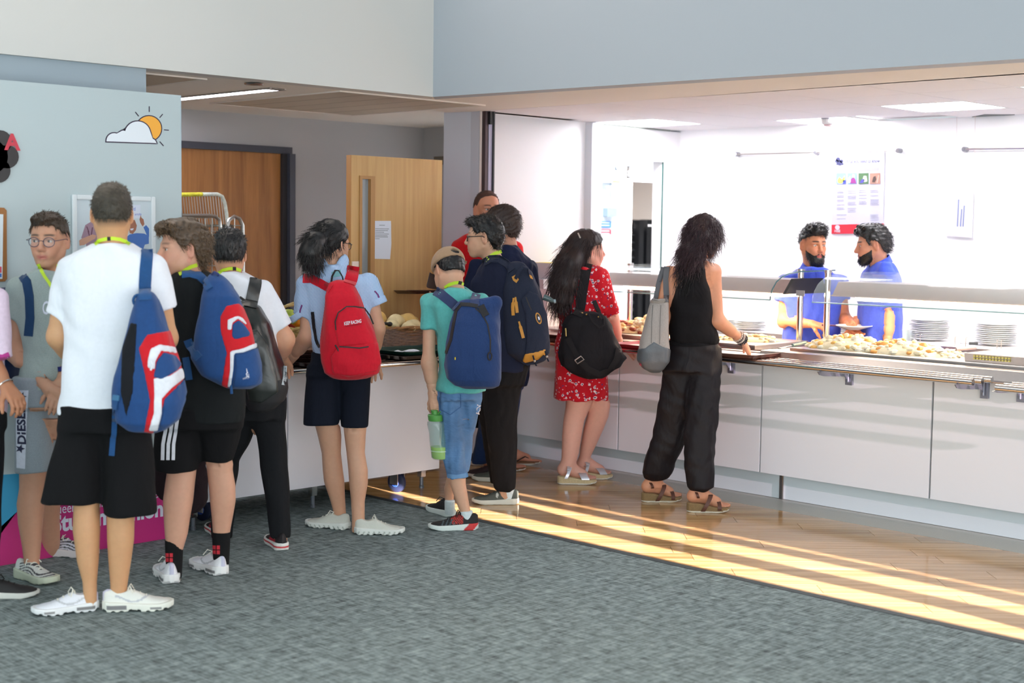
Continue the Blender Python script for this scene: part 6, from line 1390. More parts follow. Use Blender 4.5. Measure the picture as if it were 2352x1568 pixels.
    P1, P1s, vq = pack('backpack', 'blue rucksack with red and white panels worn by the smiling boy in black', F, M_blue); f0 = s.f - .3
    panel(P1, F, [(520, 702), (548, 696), (566, 712), (578, 752), (586, 790), (562, 800), (534, 806), (530, 850), (524, 892), (508, 886), (512, 860), (520, 810), (506, 760), (506, 726)], f0, M_red, 'red_panel')
    panel(P1, F, [(522, 734), (546, 724), (558, 730), (568, 744), (564, 746), (546, 732), (534, 742), (533, 758), (522, 758)], f0, M_pwhite, 'white_piping', .008)
    panel(P1, F, [(528, 806), (556, 800), (590, 786), (595, 790), (590, 798), (558, 810), (538, 812), (536, 850), (530, 890), (522, 888), (528, 850)], f0, M_pwhite, 'white_piping', .008)
    panel(P1, F, [(534, 744), (548, 734), (562, 746), (576, 766), (572, 772), (540, 780), (532, 772)], f0, M_blue, 'top_pocket', .008)
    panel(P1, F, [(540, 814), (560, 811), (594, 797), (602, 800), (602, 860), (590, 884), (560, 892), (534, 890), (540, 850)], f0, M_blue, 'lower_pocket', .010)
    FS = Surf((vq[0] - np.array([0, .011, 0]), vq[1])); M_pr = mat('print_bag_white', (222, 222, 232), .6)
    decal('lettering', FS, 'EASTE', (566, 856), (19, -5), (-1, -10), M_pr, P1, .003, bold=.03); decal('lettering', FS, 'SUMMER', (565, 866), (22, -5), (-1, -9), M_pr, P1, .003, bold=.03); decal('lettering', FS, 'make your mark', (558, 871), (29, -8), (-1, -5), M_pr, P1, .003)
    decal('lion_print', FS, None, None, None, None, mat('print_bag_red', (196, 60, 74), .6), P1, .003, poly=[[(571, 844), (571, 835), (580, 833), (583, 840), (577, 844)]]); decal('lion_print', FS, None, None, None, None, M_pr, P1, .003, poly=[[(567, 847), (567, 839), (571, 836), (572, 846)]])
    SS = Surf(*s.VQ, vq)
    ribbon('shoulder_strap', SS, [(418, 630), (436, 628), (456, 634), (472, 648), (482, 664)], 17, M_strap, P1, .007, .006); ribbon('shoulder_strap', SS, [(432, 780), (438, 795), (448, 810), (458, 822)], 18, M_strap, P1, .006, .005); ribbon('hanging_strap', SS, [(428, 820), (432, 845), (436, 872)], 15, M_strap, P1, .006, .003)
    MB().tube(to_world(np.array([s.P(484 + 4 * 0, 650, -.19), s.P(484, 634, -.20), s.P(492, 625, -.21), s.P(501, 629, -.21), s.P(502, 640, -.20), s.P(494, 654, -.19)])), .008, 8, flat=.5).build('grab_loop', mat('loop_navy', (24, 44, 96), .7), P1, True)
    MB().tube(to_world(np.array([s.P(531, 884, -.30), s.P(532, 904, -.30)])), .006, 6).build('zip_pull', M_strap, P1, True)
    # dark garment hanging low behind him
    G = Field(.008); G.loft([(*s.P((a + b) / 2, y, .36)[:3], (b - a) / 2 * (s.f + .36) / FPX, .05) for y, a, b in ((1050, 360, 482), (1080, 352, 482), (1120, 348, 480), (1145, 366, 476), (1162, 400, 468), (1178, 425, 455))], .02, cap=.02); G.disp(wrinkle(.006, 4)); V, Q = G.run()
    c = to_world(V.mean(0)[None])[0]; t = thing('jacket', (c[0], c[1], 0), 'dark plum jacket hanging low between the striped shorts boy\'s legs and the display board', 'jacket'); np_mesh('cloth', V, Q, cloth('jacket_plum', (30, 18, 24), fold=.6), t)
black_boy()
# --- boy in white T-shirt with the black rucksack ---
def white_boy():
    s = Person('black-haired boy in white T-shirt and long black trousers with his back turned', 640, 1262, (208, 156, 126))
    s.head(527, 582, 0, 4, 4, 0, .97, (527, 640, 0), .054, eyes=None, cheek=.3)
    s.hairline(.85, (40, 34, 32), [(-.2, -.066), (-.06, -.06), (-.03, -.02), (.0, .02), (.1, .06)], .03)
    F = hair_field(s.H, [(-.15, -.040), (-.06, -.035), (-.03, .01), (.0, .03), (.04, .045), (.1, .066)], .012, groove=(.0014, 6), seed=7); V, Q = F.run(); o = np_mesh('hair', V, Q, M_hair_black, s.root)
    fuzz('hair_locks', V, Q, 1100, lambda v, n: np.array([0, .3, .0]) if v[2] > s.H.c[2] + .06 else np.array([0, 0, -.8]), .016, mat('hair_black_locks', (26, 24, 24), .4), o, 8)
    B = Field(.0085); B.loft(s.LS([(630, 500, 556), (660, 488, 612), (740, 492, 628), (850, 500, 636), (935, 515, 650)], .115), .03, infl=-.013)
    s.arm((606, 676, 0), (655, 778, .05), (648, 822, .30), (.04, .042, .036, .026), F=B); s.arm((492, 676, .02), (486, 780, .05), (520, 830, .28), F=B)
    pR, dR, _ = foot_frame(648, 1264, 112); ra = pR + dR * .06
    B.loft(s.LS([(930, 560, 650), (1050, 598, 655), (1150, 618, 660), (1225, 628, 660), (1258, 632, 660)], None, 1., 0, ra[1] - s.f), .02); B.loft(s.LS([(930, 520, 600), (1060, 492, 545), (1200, 486, 528), (1235, 490, 522)], None, 1., .0, .25), .02); s.add(B)
    s.hand((648, 822, .30), (660, 850, .40), (0, 0, -1), 1, .4, el=(655, 778, .05)); s.hand((520, 830, .28), (545, 850, .36), (0, 0, -1), -1, .4); s.finish()
    top(s, 't_shirt', [(622, 503, 553), (632, 490, 575), (646, 486, 600), (672, 484, 622), (740, 490, 632), (850, 498, 642), (905, 510, 652), (938, 520, 655)], .13, [((604, 668, 0), (648, 752, .03), 25, 25), ((492, 668, .02), (486, 745, .03), 24, 24)], M_tee_white, (527, 626, 0, .062), fold=.0042, seed=14)
    legs(s, 'trousers', [([(915, 556, 656), (1000, 590, 658), (1070, 596, 660), (1150, 611, 665), (1200, 616, 666), (1232, 620, 664)], 0, ra[1] - s.f), ([(915, 510, 606), (1000, 498, 582), (1060, 490, 550), (1150, 484, 540), (1235, 486, 534)], 0, .25)], M_trouser_black, 1., .006, waist=([(905, 520, 652), (960, 515, 654)], .13), fsc=1.1)
    tuck(s); sf = s.surf(); lanyard(s, sf, [(502, 628), (512, 620), (526, 616), (540, 616), (552, 621)], 7, [(534, 616), (541, 616)])
    red_ = [(lambda a, q, z: (np.sin(z * 900) > .1) & (z > .03) & (z < .09) & (a > .05) & (a < .16), (190, 30, 50)), (lambda a, q, z: (z > 1.018) & (z < 1.024), (196, 50, 56))]
    shoe(s.root, 650, 1266, 112, .265, (26, 20, 24), (228, 228, 224), .036, .2, (30, 30, 34), accents=red_, collar=.008); shoe(s.root, 508, 1236, 112, .265, (26, 20, 24), (228, 228, 224), .036, .2, (30, 30, 34), accents=red_, collar=.008)
    F = Field(.0065); F.loft(s.LS([(688, 548, 574, .04), (704, 540, 598, .075), (740, 540, 618, .10), (790, 542, 634, .12), (850, 546, 652, .125), (890, 552, 660, .12), (918, 560, 654, .11), (938, 572, 628, .09), (945, 580, 605, .06)], f0=-.19), .02, n=2.8, cap=.02); F.disp(wrinkle(.004, 9, 1.1))
    M_lea = mat('pack_black_leather', (24, 28, 26), .30, noise=(8, .25), bump=(7, .5), spec=.5); P1, P1s, vq = pack('backpack', 'black leather rucksack worn by the boy in the white T-shirt', F, M_lea); f0 = s.f - .3
    panel(P1, F, [(566, 760), (590, 756), (614, 790), (634, 850), (640, 900), (600, 926), (570, 920), (560, 850)], f0, mat('pack_black_leather2', (34, 38, 36), .32, bump=(6, .6)), 'front_pocket', .012)
    panel(P1, F, [(556, 890), (660, 868), (664, 905), (630, 948), (570, 946)], f0, mat('pack_black_fabric', (22, 22, 26), .7), 'base_panel', .003)
    SS = Surf(*s.VQ, vq); ribbon('shoulder_strap', SS, [(588, 630), (586, 650), (580, 680), (574, 706)], 28, mat('strap_black_leather', (22, 24, 24), .35), P1, .007, .007)
    MB().tube(to_world(np.array([s.P(540, 700, -.16), s.P(541, 688, -.17), s.P(552, 683, -.18), s.P(562, 690, -.19), s.P(563, 706, -.18)])), .007, 8, flat=.6).build('grab_loop', mat('loop_black', (14, 14, 16), .7), P1, True)
    FS = Surf((vq[0] - np.array([0, .006, 0]), vq[1])); ribbon('side_tape', FS, [(655, 840), (654, 862), (650, 884)], 8, mat('tape_pale', (190, 200, 206), .7), P1, .003, .0015, 4); decal('lettering', FS, 'OUTLINE', (653, 880), (3, -36), (-4, -1), mat('tape_ink', (70, 80, 90), .7), P1, .0055)
white_boy()
# --- girl in the striped blouse with the red rucksack ---
def stripe_mat():
    M = cloth('blouse_stripe', (170, 196, 232), fold=.5); nt = M.node_tree; b = nt.nodes['Principled BSDF']; tc = nd(nt, 'ShaderNodeTexCoord'); mp = nd(nt, 'ShaderNodeMapping'); mp.inputs[2].default_value = (.25, .2, .785)
    w_ = nd(nt, 'ShaderNodeTexWave', Scale=52.0, Distortion=.6); w_.bands_direction = 'X'; nt.links.new(tc.outputs['Object'], mp.inputs[0]); nt.links.new(mp.outputs[0], w_.inputs['Vector'])
    r = nd(nt, 'ShaderNodeValToRGB'); e = r.color_ramp.elements; e[0].position = .45; e[0].color = lin(128, 166, 214); e[1].position = .62; e[1].color = lin(206, 222, 244); nt.links.new(w_.outputs[0], r.inputs[0]); nt.links.new(r.outputs[0], b.inputs['Base Color']); return M
def girl():
    s = Person('girl with a dark ponytail and glasses in blue striped blouse and navy shorts', 785, 1220, (206, 158, 130))
    s.head(763, 560, .02, 40, 6, 0, .97, (762, 620, 0), .047, fem=1., brow=(40, 30, 28), eyes=(40, 30, 26))
    H = s.H; line = [(-.2, -.06), (-.10, -.06), (-.06, -.055), (-.03, -.02), (-.02, -.012), (.02, .02), (.05, .04), (.07, .062), (.1, .066)]
    F = hair_field(H, line, .013, extra=[((-.10, 0, -.005), (.028, .03, .03))], groove=(.0012, 5), seed=4, ears=False); PT = s.P(738, 556, -.10); F.chain([s.P(743, 548, -.08), s.P(722, 556, -.12), s.P(714, 580, -.13), s.P(718, 605, -.12), s.P(728, 626, -.10)], [.03, .05, .056, .044, .012], .03)
    V, Q = F.run(); V = relax(V, Q, 1); o = np_mesh('hair', V, Q, M_hair_black, s.root)
    fuzz('hair_locks', V, Q, 1500, lambda v, n: (np.array([-.7, -.4, -.5]) if v[2] > PT[2] - .0 else np.array([.12, 0, -1.1])) - n * .15, .05, mat('hair_black_locks', (26, 24, 24), .4), o, 9, wid=.0016, grav=.4, wave=.003, seg=4)
    rt = [s.P(792 + k % 3, 592, .02) for k in range(8)]; strands('hair_wisp', rt, [np.array([.25, -.1, -1])] * 8, [.07 + .008 * k for k in range(8)], M_hair_black, o, .0012, .2, .004, 5, 3)
    B = Field(.0085); B.loft(s.LS([(612, 738, 794), (640, 704, 838), (700, 708, 846), (770, 724, 856), (830, 716, 852)], .10), .03, infl=-.013)
    s.arm((703, 660, 0), (706, 772, -.02), (668, 826, .20), (.036, .037, .033, .023), F=B); s.arm((848, 655, 0), (866, 752, -.01), (856, 830, .2), (.036, .037, .033, .023), F=B)
    pL, dL, _ = foot_frame(796, 1212, 155); pR, dR, _ = foot_frame(818, 1226, 20); la, ra = pL + dL * .06, pR + dR * .06
    B.loft(s.LS([(880, 712, 778), (970, 722, 780), (1000, 730, 784), (1040, 739, 783), (1075, 741, 787), (1105, 744, 791), (1150, 759, 793), (1180, 767, 795), (1212, 770, 796)], None, 1.0, 0, la[1] - s.f), .02)
    B.loft(s.LS([(880, 784, 850), (970, 788, 843), (1000, 791, 840), (1040, 796, 838), (1080, 800, 845), (1110, 802, 845), (1150, 806, 838), (1185, 808, 838), (1222, 808, 838)], None, 1.0, 0, ra[1] - s.f), .02); s.add(B)
    s.hand((668, 826, .20), (646, 862, .28), (.2, .2, -1), 1, .35, .95, el=(706, 772, -.02)); s.hand((856, 830, .2), (850, 858, .28), (0, 0, -1), -1, .4, .95); s.finish()
    M_bl = stripe_mat()
    def col_(F): c = s.P(765, 608, 0); F.cone(s.P(752, 610, 0), s.P(778, 604, 0), .058, .055, .02)
    top(s, 'blouse', [(606, 742, 790), (618, 730, 800), (632, 706, 830), (650, 696, 846), (700, 700, 850), (760, 714, 858), (800, 716, 860), (818, 722, 856)], .115, [((706, 655, 0), (696, 724, .0), 25, 25), ((846, 650, 0), (866, 700, .0), 25, 23)], M_bl, (765, 600, .0, .052), fold=.005, seed=17, fsc=1.2, extra=col_)
    for q in (((690, 722, .0), (694, 728, .0), 27), ((864, 694, 0), (867, 701, 0), 25)):
        G = Field(.006); a, b = s.P(*q[0]), s.P(*q[1]); d_ = (b - a) / np.linalg.norm(b - a); tcone(G, a - d_ * .018, b, s.m(q[2]) , s.m(q[2]), 0); G.also(lambda x, y, z, a=a, d_=d_: -((x - a[0]) * d_[0] + (y - a[1]) * d_[1] + (z - a[2]) * d_[2]) - .018); VV, QQ = G.run(); np_mesh('cuff', VV, QQ, M_bl, s.root)
    legs(s, 'shorts', [([(840, 706, 784), (900, 702, 781), (974, 697, 778)], 0, .0), ([(840, 776, 852), (900, 781, 851), (980, 785, 846)], 0, .0)], cloth('shorts_navy', (16, 22, 36), fold=.4), 1., .004, waist=([(808, 716, 850), (860, 708, 852)], .12))
    tuck(s); gl = glasses(s, H, mat('frame_black', (20, 18, 20), .3), .023, .018, mat('lens_clear', (240, 240, 245), .02, alpha=.10, spec=.6), .002, square=2.6)
    SB = Surf(s.cl['blouse']); M_pp = mat('piping_purple', (110, 40, 110), .7)
    ribbon('sleeve_piping', SB, [(694, 700), (690, 712), (689, 718)], 3, M_pp, s.root, .003, .0015, 3); ribbon('sleeve_piping', SB, [(860, 668), (867, 676), (870, 684)], 3, M_pp, s.root, .003, .0015, 3)
    zg = [(lambda a, q, z: (z > 1.0) & (z < 1.022) & (np.sin((a - .5 * z) * 230) > .5), (176, 180, 172))]
    shoe(s.root, 803, 1216, 158, .262, (206, 206, 196), (226, 228, 222), .036, .8, (214, 214, 204), accents=zg, collar=.008); shoe(s.root, 814, 1226, 6, .262, (206, 206, 196), (226, 228, 222), .036, .8, (214, 214, 204), accents=zg, collar=.008)
    F = Field(.0065); F.loft(s.LS([(642, 772, 800, .04), (650, 757, 812, .06), (680, 746, 826, .09), (720, 742, 840, .105), (780, 738, 864, .12), (830, 738, 876, .125), (855, 744, 870, .115), (868, 762, 848, .08), (871, 772, 836, .05)], f0=-.20), .02, n=2.7, cap=.02); F.disp(wrinkle(.005, 12, 1.0))
    M_r = cloth('pack_red_bright', (196, 16, 40), .8, .45); P1, P1s, vq = pack('backpack', 'bright red rucksack worn by the girl in the striped blouse', F, M_r); f0 = s.f - .32; M_k = mat('zip_black', (22, 16, 20), .6)
    panel(P1, F, [(776, 712), (800, 704), (836, 708), (858, 750), (868, 790), (778, 796), (768, 750)], f0, M_r, 'upper_pocket', .010)
    panel(P1, F, [(776, 797), (868, 786), (876, 830), (866, 852), (800, 866), (764, 856), (760, 820)], f0, M_r, 'lower_pocket', .013)
    FS = Surf((vq[0] - np.array([0, .010, 0]), vq[1]))
    ribbon('zip', FS, [(772, 758), (770, 738), (777, 718), (796, 704), (815, 704), (838, 708), (850, 724), (858, 744)], 2.6, M_k, P1, .004, .002, 4); ribbon('zip', Surf((vq[0] - np.array([0, .013, 0]), vq[1])), [(780, 796), (800, 797), (826, 799), (846, 796), (866, 788)], 3, M_k, P1, .003, .002, 4)
    decal('lettering', FS, 'KEEP RACING', (791, 747), (38, -6), (-.6, -8), M_pwhite, P1, .004, bold=.02); ribbon('label_fold', FS, [(793, 750), (829, 744)], 1.6, cloth('label_red', (150, 10, 30), .7, .1), P1, .004, .002, 5)
    MB().tube(to_world(np.array([s.P(770, 792, -.33), s.P(776, 802, -.335), s.P(778, 810, -.33)])), .004, 6).build('zip_pull', M_k, P1, True)
    SS = Surf(*s.VQ, vq); ribbon('shoulder_strap', SS, [(697, 640), (716, 640), (736, 650), (760, 664)], 19, M_r, P1, .006, .007); ribbon('shoulder_strap', SS, [(812, 611), (809, 630), (803, 652)], 28, M_r, P1, .006, .007)
    MB().tube(to_world(np.array([s.P(760, 654, -.17), s.P(763, 634, -.175), s.P(770, 621, -.17), s.P(778, 621, -.17), s.P(786, 634, -.175), s.P(790, 649, -.18)])), .007, 8, flat=.5).build('grab_loop', mat('loop_black', (14, 14, 16), .7), P1, True)
    decal('loop_tag', SS, None, None, None, None, mat('tag_teal', (110, 170, 180), .6), P1, .008, poly=[[(762, 624), (781, 620), (783, 634), (764, 637)]]); ribbon('waist_strap', SS, [(719, 716), (722, 750), (727, 780), (734, 798)], 6, M_k, P1, .006, .003)
girl()
# --- boy with the cap ---
def cap_boy():
    s = Person('boy in tan cap and teal T-shirt with rolled jeans holding a bottle', 1050, 1212, (214, 166, 138))
    s.head(1030, 622, 0, -32, 30, -6, .94, (1046, 672, 0), .047, eyes=None, cheek=.4)
    H = s.H; s.hairline(.8, (44, 38, 36), [(-.2, -.066), (-.06, -.06), (-.03, -.03), (.0, .0), (.1, .03)], .03)
    F = hair_field(H, [(-.15, -.045), (-.06, -.040), (-.03, .0), (.0, .02), (.1, .05)], .008, groove=(.0012, 6), seed=9); F.also(lambda x, y, z: (H.loc(x, y, z)[2] - .075) * .8); V, Q = F.run(); np_mesh('hair', V, Q, M_hair_black, s.root)
    G = Field(.005); H.ell(G, (-.010, 0, .036), (.114, .092, .100), .01); G.also(lambda x, y, z: (lambda q: (.030 - .04 * q[0] - q[2]) * .9)(H.loc(x, y, z)), .004); H.ell(G, (-.125, 0, .070), (.05, .028, .020), .004, 's'); V, Q = G.run(); V = relax(V, Q, 1)
    M_cap = cloth('cap_tan', (158, 130, 104), fold=.25); M_brim = cloth('cap_brim_brown', (84, 58, 54), fold=.2); cp = np_mesh('cap', V, Q, M_cap, s.root); CS = Surf((V, Q))
    br = []; 
    for a in np.linspace(-1.05, 1.05, 13): br.append((H.L(.060 + .048 * math.cos(a), .082 * math.sin(a) , .026), H.L(.085 + .10 * math.cos(a), .088 * math.sin(a), .012 - .02 * math.sin(a) ** 2 - .03)))
    v = [p for q in br for p in q]; v2 = [p + H.M[2] * .005 for p in v]; n = len(v); MB().add(to_world(np.array(v + v2)), [(2 * i, 2 * i + 1, 2 * i + 3, 2 * i + 2) for i in range(12)] + [(n + 2 * i, n + 2 * i + 2, n + 2 * i + 3, n + 2 * i + 1) for i in range(12)] + [(2 * i + 1, n + 2 * i + 1, n + 2 * i + 3, 2 * i + 3) for i in range(12)] + [(2 * i, 2 * i + 2, n + 2 * i + 2, n + 2 * i) for i in range(12)] + [(0, 1, n + 1, n), (24, n + 24, n + 25, 25)]).build('brim', M_brim, cp, True)
    ribbon('cap_strap', CS, [(1022, 597), (1040, 596), (1058, 600), (1072, 603)], 7, M_cap, cp, .003, .003, 4); ribbon('strap_clasp', CS, [(1046, 596), (1053, 598)], 8, mat('clasp_pale', (226, 200, 186), .4), cp, .006, .002, 3)
    B = Field(.0085); B.loft(s.LS([(664, 1022, 1072), (690, 988, 1104), (760, 1006, 1112), (850, 1010, 1110), (895, 1008, 1108)], .10), .03, infl=-.012)
    s.arm((986, 700, 0), (985, 830, -.03), (995, 902, -.02), (.033, .034, .030, .021), F=B); s.arm((1100, 700, .04), (1110, 800, .08), (1060, 830, .26), (.033, .034, .03, .021), F=B)
    pL, dL, _ = foot_frame(1092, 1214, 186); pR, dR, _ = foot_frame(1036, 1186, 125); la, ra = pL + dL * .055, pR + dR * .055
    B.loft(s.LS([(960, 1018, 1060), (1085, 1030, 1070), (1110, 1033, 1070), (1140, 1043, 1075), (1175, 1056, 1081), (1210, 1060, 1084)], None, 1., 0, la[1] - s.f), .02); B.loft(s.LS([(960, 1052, 1090), (1080, 1030, 1060), (1120, 1020, 1044), (1150, 1022, 1042), (1188, 1024, 1042)], None, 1., 0, ra[1] - s.f), .02); s.add(B)
    s.hand((995, 902, -.02), (1012, 966, -.03), (.25, .9, 0), -1, .62, .95, el=(985, 830, -.03), spread=.1, thumb=.5, tuck=(.0, .12, .2, .25)); s.hand((1060, 830, .26), (1010, 812, .36), (0, 0, -1), 1, .5, .9); s.finish()
    top(s, 't_shirt', [(658, 1026, 1068), (668, 1012, 1084), (680, 992, 1100), (700, 980, 1112), (760, 1004, 1116), (850, 1008, 1114), (880, 1002, 1116), (897, 1000, 1116)], .130, [((988, 694, 0), (986, 758, -.02), 22, 22), ((1104, 694, .04), (1112, 758, .05), 22, 22)], cloth('tee_teal', (92, 176, 172), fold=.5), (1046, 662, 0, .054), fold=.005, seed=19, fsc=1.1)
    M_jean = mat('denim_faded', (86, 124, 168), .85, noise=(5, .5), bump=(14, .6), bumpstretch=(1, 1, 2.2))
    legs(s, 'jeans', [([(885, 1002, 1060), (940, 1008, 1062), (1000, 1016, 1064), (1050, 1014, 1068), (1096, 1026, 1074)], 0, la[1] - s.f), ([(885, 1052, 1108), (940, 1054, 1104), (1000, 1050, 1088), (1050, 1046, 1080), (1082, 1044, 1077)], 0, .06)], M_jean, 1., .006, waist=([(884, 1010, 1102), (915, 1006, 1104)], .105), fsc=1.5)
    tuck(s); J = Surf(s.cl['jeans']); ribbon('turn_up', J, [(1024, 1092), (1048, 1095), (1075, 1090)], 9, mat('denim_hem', (104, 144, 186), .85), s.root, .003, .003, 4); M_pt_ = mat('print_denim', (220, 214, 220), .7); ribbon('back_pocket', J, [(1010, 912), (1012, 940), (1034, 952), (1058, 934), (1058, 906)], 2, mat('denim_seam', (60, 96, 140), .9), s.root, .002, .001, 4)
    decal('lettering', J, 'VIA', (1104, 926), (-3, 26), (-9, 2), M_pt_, s.root, .003, bold=.02)
    sf = s.surf(); lanyard(s, sf, [(1022, 660), (1032, 653), (1044, 649), (1056, 648), (1064, 653)], 7, [(1052, 648), (1059, 650)])
    sk_ = cloth('sock_white', (216, 226, 228), fold=.2)
    for px, yb_, f1, r0, y0 in ((1071, 1172, la[1], 15, 960), (1033, 1148, ra[1], 12, 960)):
        G = Field(.006); G.loft(s.LS([(y, px - r0, px + r0, None, (f1 - s.f) * (y - 960) / (1212 - 960)) for y in (yb_, yb_ + 34)], None, 1.1), 0, cap=.004); np_mesh('sock', *G.run(), sk_, s.root)
    rb = [(lambda a, q, z: (z < .5) & (a > .085) & (a < .15) & (z > .035) & (z < .085) & (np.sin(a * 700 + z * 500) > 0), (190, 50, 40)), (lambda a, q, z: (z < .5) & (q > 0) & (a > .13) & (a < .2) & (z > .02) & (z < .062) & (np.sin((a + z * .5) * 300) > .4), (70, 84, 92)), (lambda a, q, z: (z > 1.0) & (a + .9 * (z - 1) > .03) & (a + .9 * (z - 1) < .085), (206, 52, 52))]
    shoe(s.root, 1098, 1215, 186, .265, (22, 20, 22), (222, 230, 226), .034, .1, (16, 16, 18), accents=rb, collar=.010); shoe(s.root, 1040, 1188, 122, .265, (22, 20, 22), (222, 230, 226), .034, .1, (16, 16, 18), collar=.010)
    F = Field(.0065); F.loft(s.LS([(688, 1062, 1140, .05), (700, 1050, 1146, .07), (740, 1036, 1150, .10), (790, 1026, 1152, .115), (840, 1020, 1153, .12), (870, 1026, 1152, .11), (884, 1044, 1148, .09), (888, 1060, 1140, .07)], f0=-.18), .02, n=2.9, cap=.015); F.chain([s.P(1062, 706, -.17), s.P(1094, 714, -.23), s.P(1138, 694, -.20)], [.03, .03, .034], .03); F.disp(wrinkle(.006, 15, 1.1))
    M_b2 = cloth('pack_denim_blue', (34, 58, 104), .85, .5, noise=(200, .2)); P1, P1s, vq = pack('backpack', 'denim blue roll-top rucksack worn by the boy in the cap', F, M_b2); SS = Surf(*s.VQ, vq); M_k = mat('zip_black', (22, 16, 20), .6)
    M_st = cloth('strap_slate', (50, 62, 98), .8, .15); ribbon('shoulder_strap', SS, [(1000, 668), (1014, 676), (1034, 692), (1050, 706)], 22, M_st, P1, .006, .007); ribbon('shoulder_strap', SS, [(1094, 676), (1090, 690), (1092, 704)], 20, M_st, P1, .006, .006)
    ribbon('zip', Surf(vq), [(1092, 708), (1108, 722), (1120, 745), (1126, 780), (1126, 808)], 3, M_k, P1, .003, .002, 5); ribbon('edge_piping', Surf(vq), [(1060, 698), (1048, 714), (1042, 745), (1036, 780), (1024, 812)], 6, M_k, P1, .003, .003, 5); ribbon('buckle_strap', SS, [(1104, 702), (1116, 726)], 16, mat('webbing_black', (20, 20, 26), .7), P1, .005, .003, 5); ribbon('top_strap', SS, [(1058, 699), (1078, 700), (1098, 704)], 8, mat('webbing_black', (20, 20, 26), .7), P1, .006, .004, 5)
    zr = [s.P(1125 + 4.5 * math.cos(a), 818 + 9 * math.sin(a), -.315) for a in np.linspace(0, 6.283, 12)]; MB().tube(to_world(np.array(zr)), .004, 6, False).build('zip_ring', M_k, P1, True); ribbon('side_tag', Surf(vq), [(1046, 820), (1046, 826)], 2.5, mat('tag_yellow', (220, 190, 40), .6), P1, .004, .002, 2)
    # bottle in his hand
    bt_ = s.P(1007, 1003, -.03); W_ = to_world(bt_[None])[0]; t = thing('water_bottle', (W_[0], W_[1], W_[2] - .12), 'clear bottle with green cap and lime drink held by the boy in the cap', 'bottle'); k = s.f / FPX; z0 = s.P(1008, 1054, -.03)[2]; zt = s.P(1003, 966, -.03)[2]; x0, x1 = s.P(1012, 1054, -.03), s.P(1000, 966, -.03); hh = zt - z0
    def lean(mb): mb.v = [(p[0] + (x1 - x0)[0] * ((p[2] - z0) / hh - .5) * S2, p[1] - (x1 - x0)[0] * ((p[2] - z0) / hh - .5) * S2, p[2]) for p in mb.v]; return mb
    c = (W_[0], W_[1], z0); R_ = 22 * k
    lean(MB().lathe([(R_ * .86, 0), (R_, .008), (R_ * .97, hh * .45), (R_ * .9, hh * .7), (R_ * .98, hh * .9), (R_ * .92, hh * .97), (R_ * .7, hh), (R_ * .66, hh), (R_ * .88, hh * .96), (R_ * .93, hh * .9), (R_ * .86, hh * .7), (R_ * .92, hh * .45), (R_ * .95, .01), (R_ * .8, .004)], c, 24)).build('bottle_wall', mat('bottle_clear', (140, 190, 186), .06, alpha=.20, spec=.7), t, True)
    lean(MB().lathe([(R_ * .84, .005), (R_ * .93, .012), (R_ * .91, hh * .33), (.002, hh * .33)], c, 24)).build('drink', mat('lime_drink', (190, 222, 20), .15), t, True)
    M_g = mat('cap_green', (82, 152, 70), .4); lean(MB().lathe([(R_ * .74, hh), (R_ * .78, hh + .004), (R_ * .78, hh + .03), (R_ * .7, hh + .034), (R_ * .36, hh + .035), (R_ * .36, hh + .055), (R_ * .3, hh + .058)], c, 20)).build('cap', M_g, t, True)
    lp = [s.P(1003 + 0, 958, -.03), s.P(1010, 946, -.035), s.P(1018, 944, -.035), s.P(1022, 956, -.03)]; MB().tube(to_world(np.array(lp)), .005, 6).build('carry_loop', M_g, t, True); lean(MB().lathe([(R_ * 1.005, hh * .22), (R_ * 1.005, hh * .23)], c, 20)).build('level_ring', mat('mark_white', (226, 236, 226), .5), t)
cap_boy()
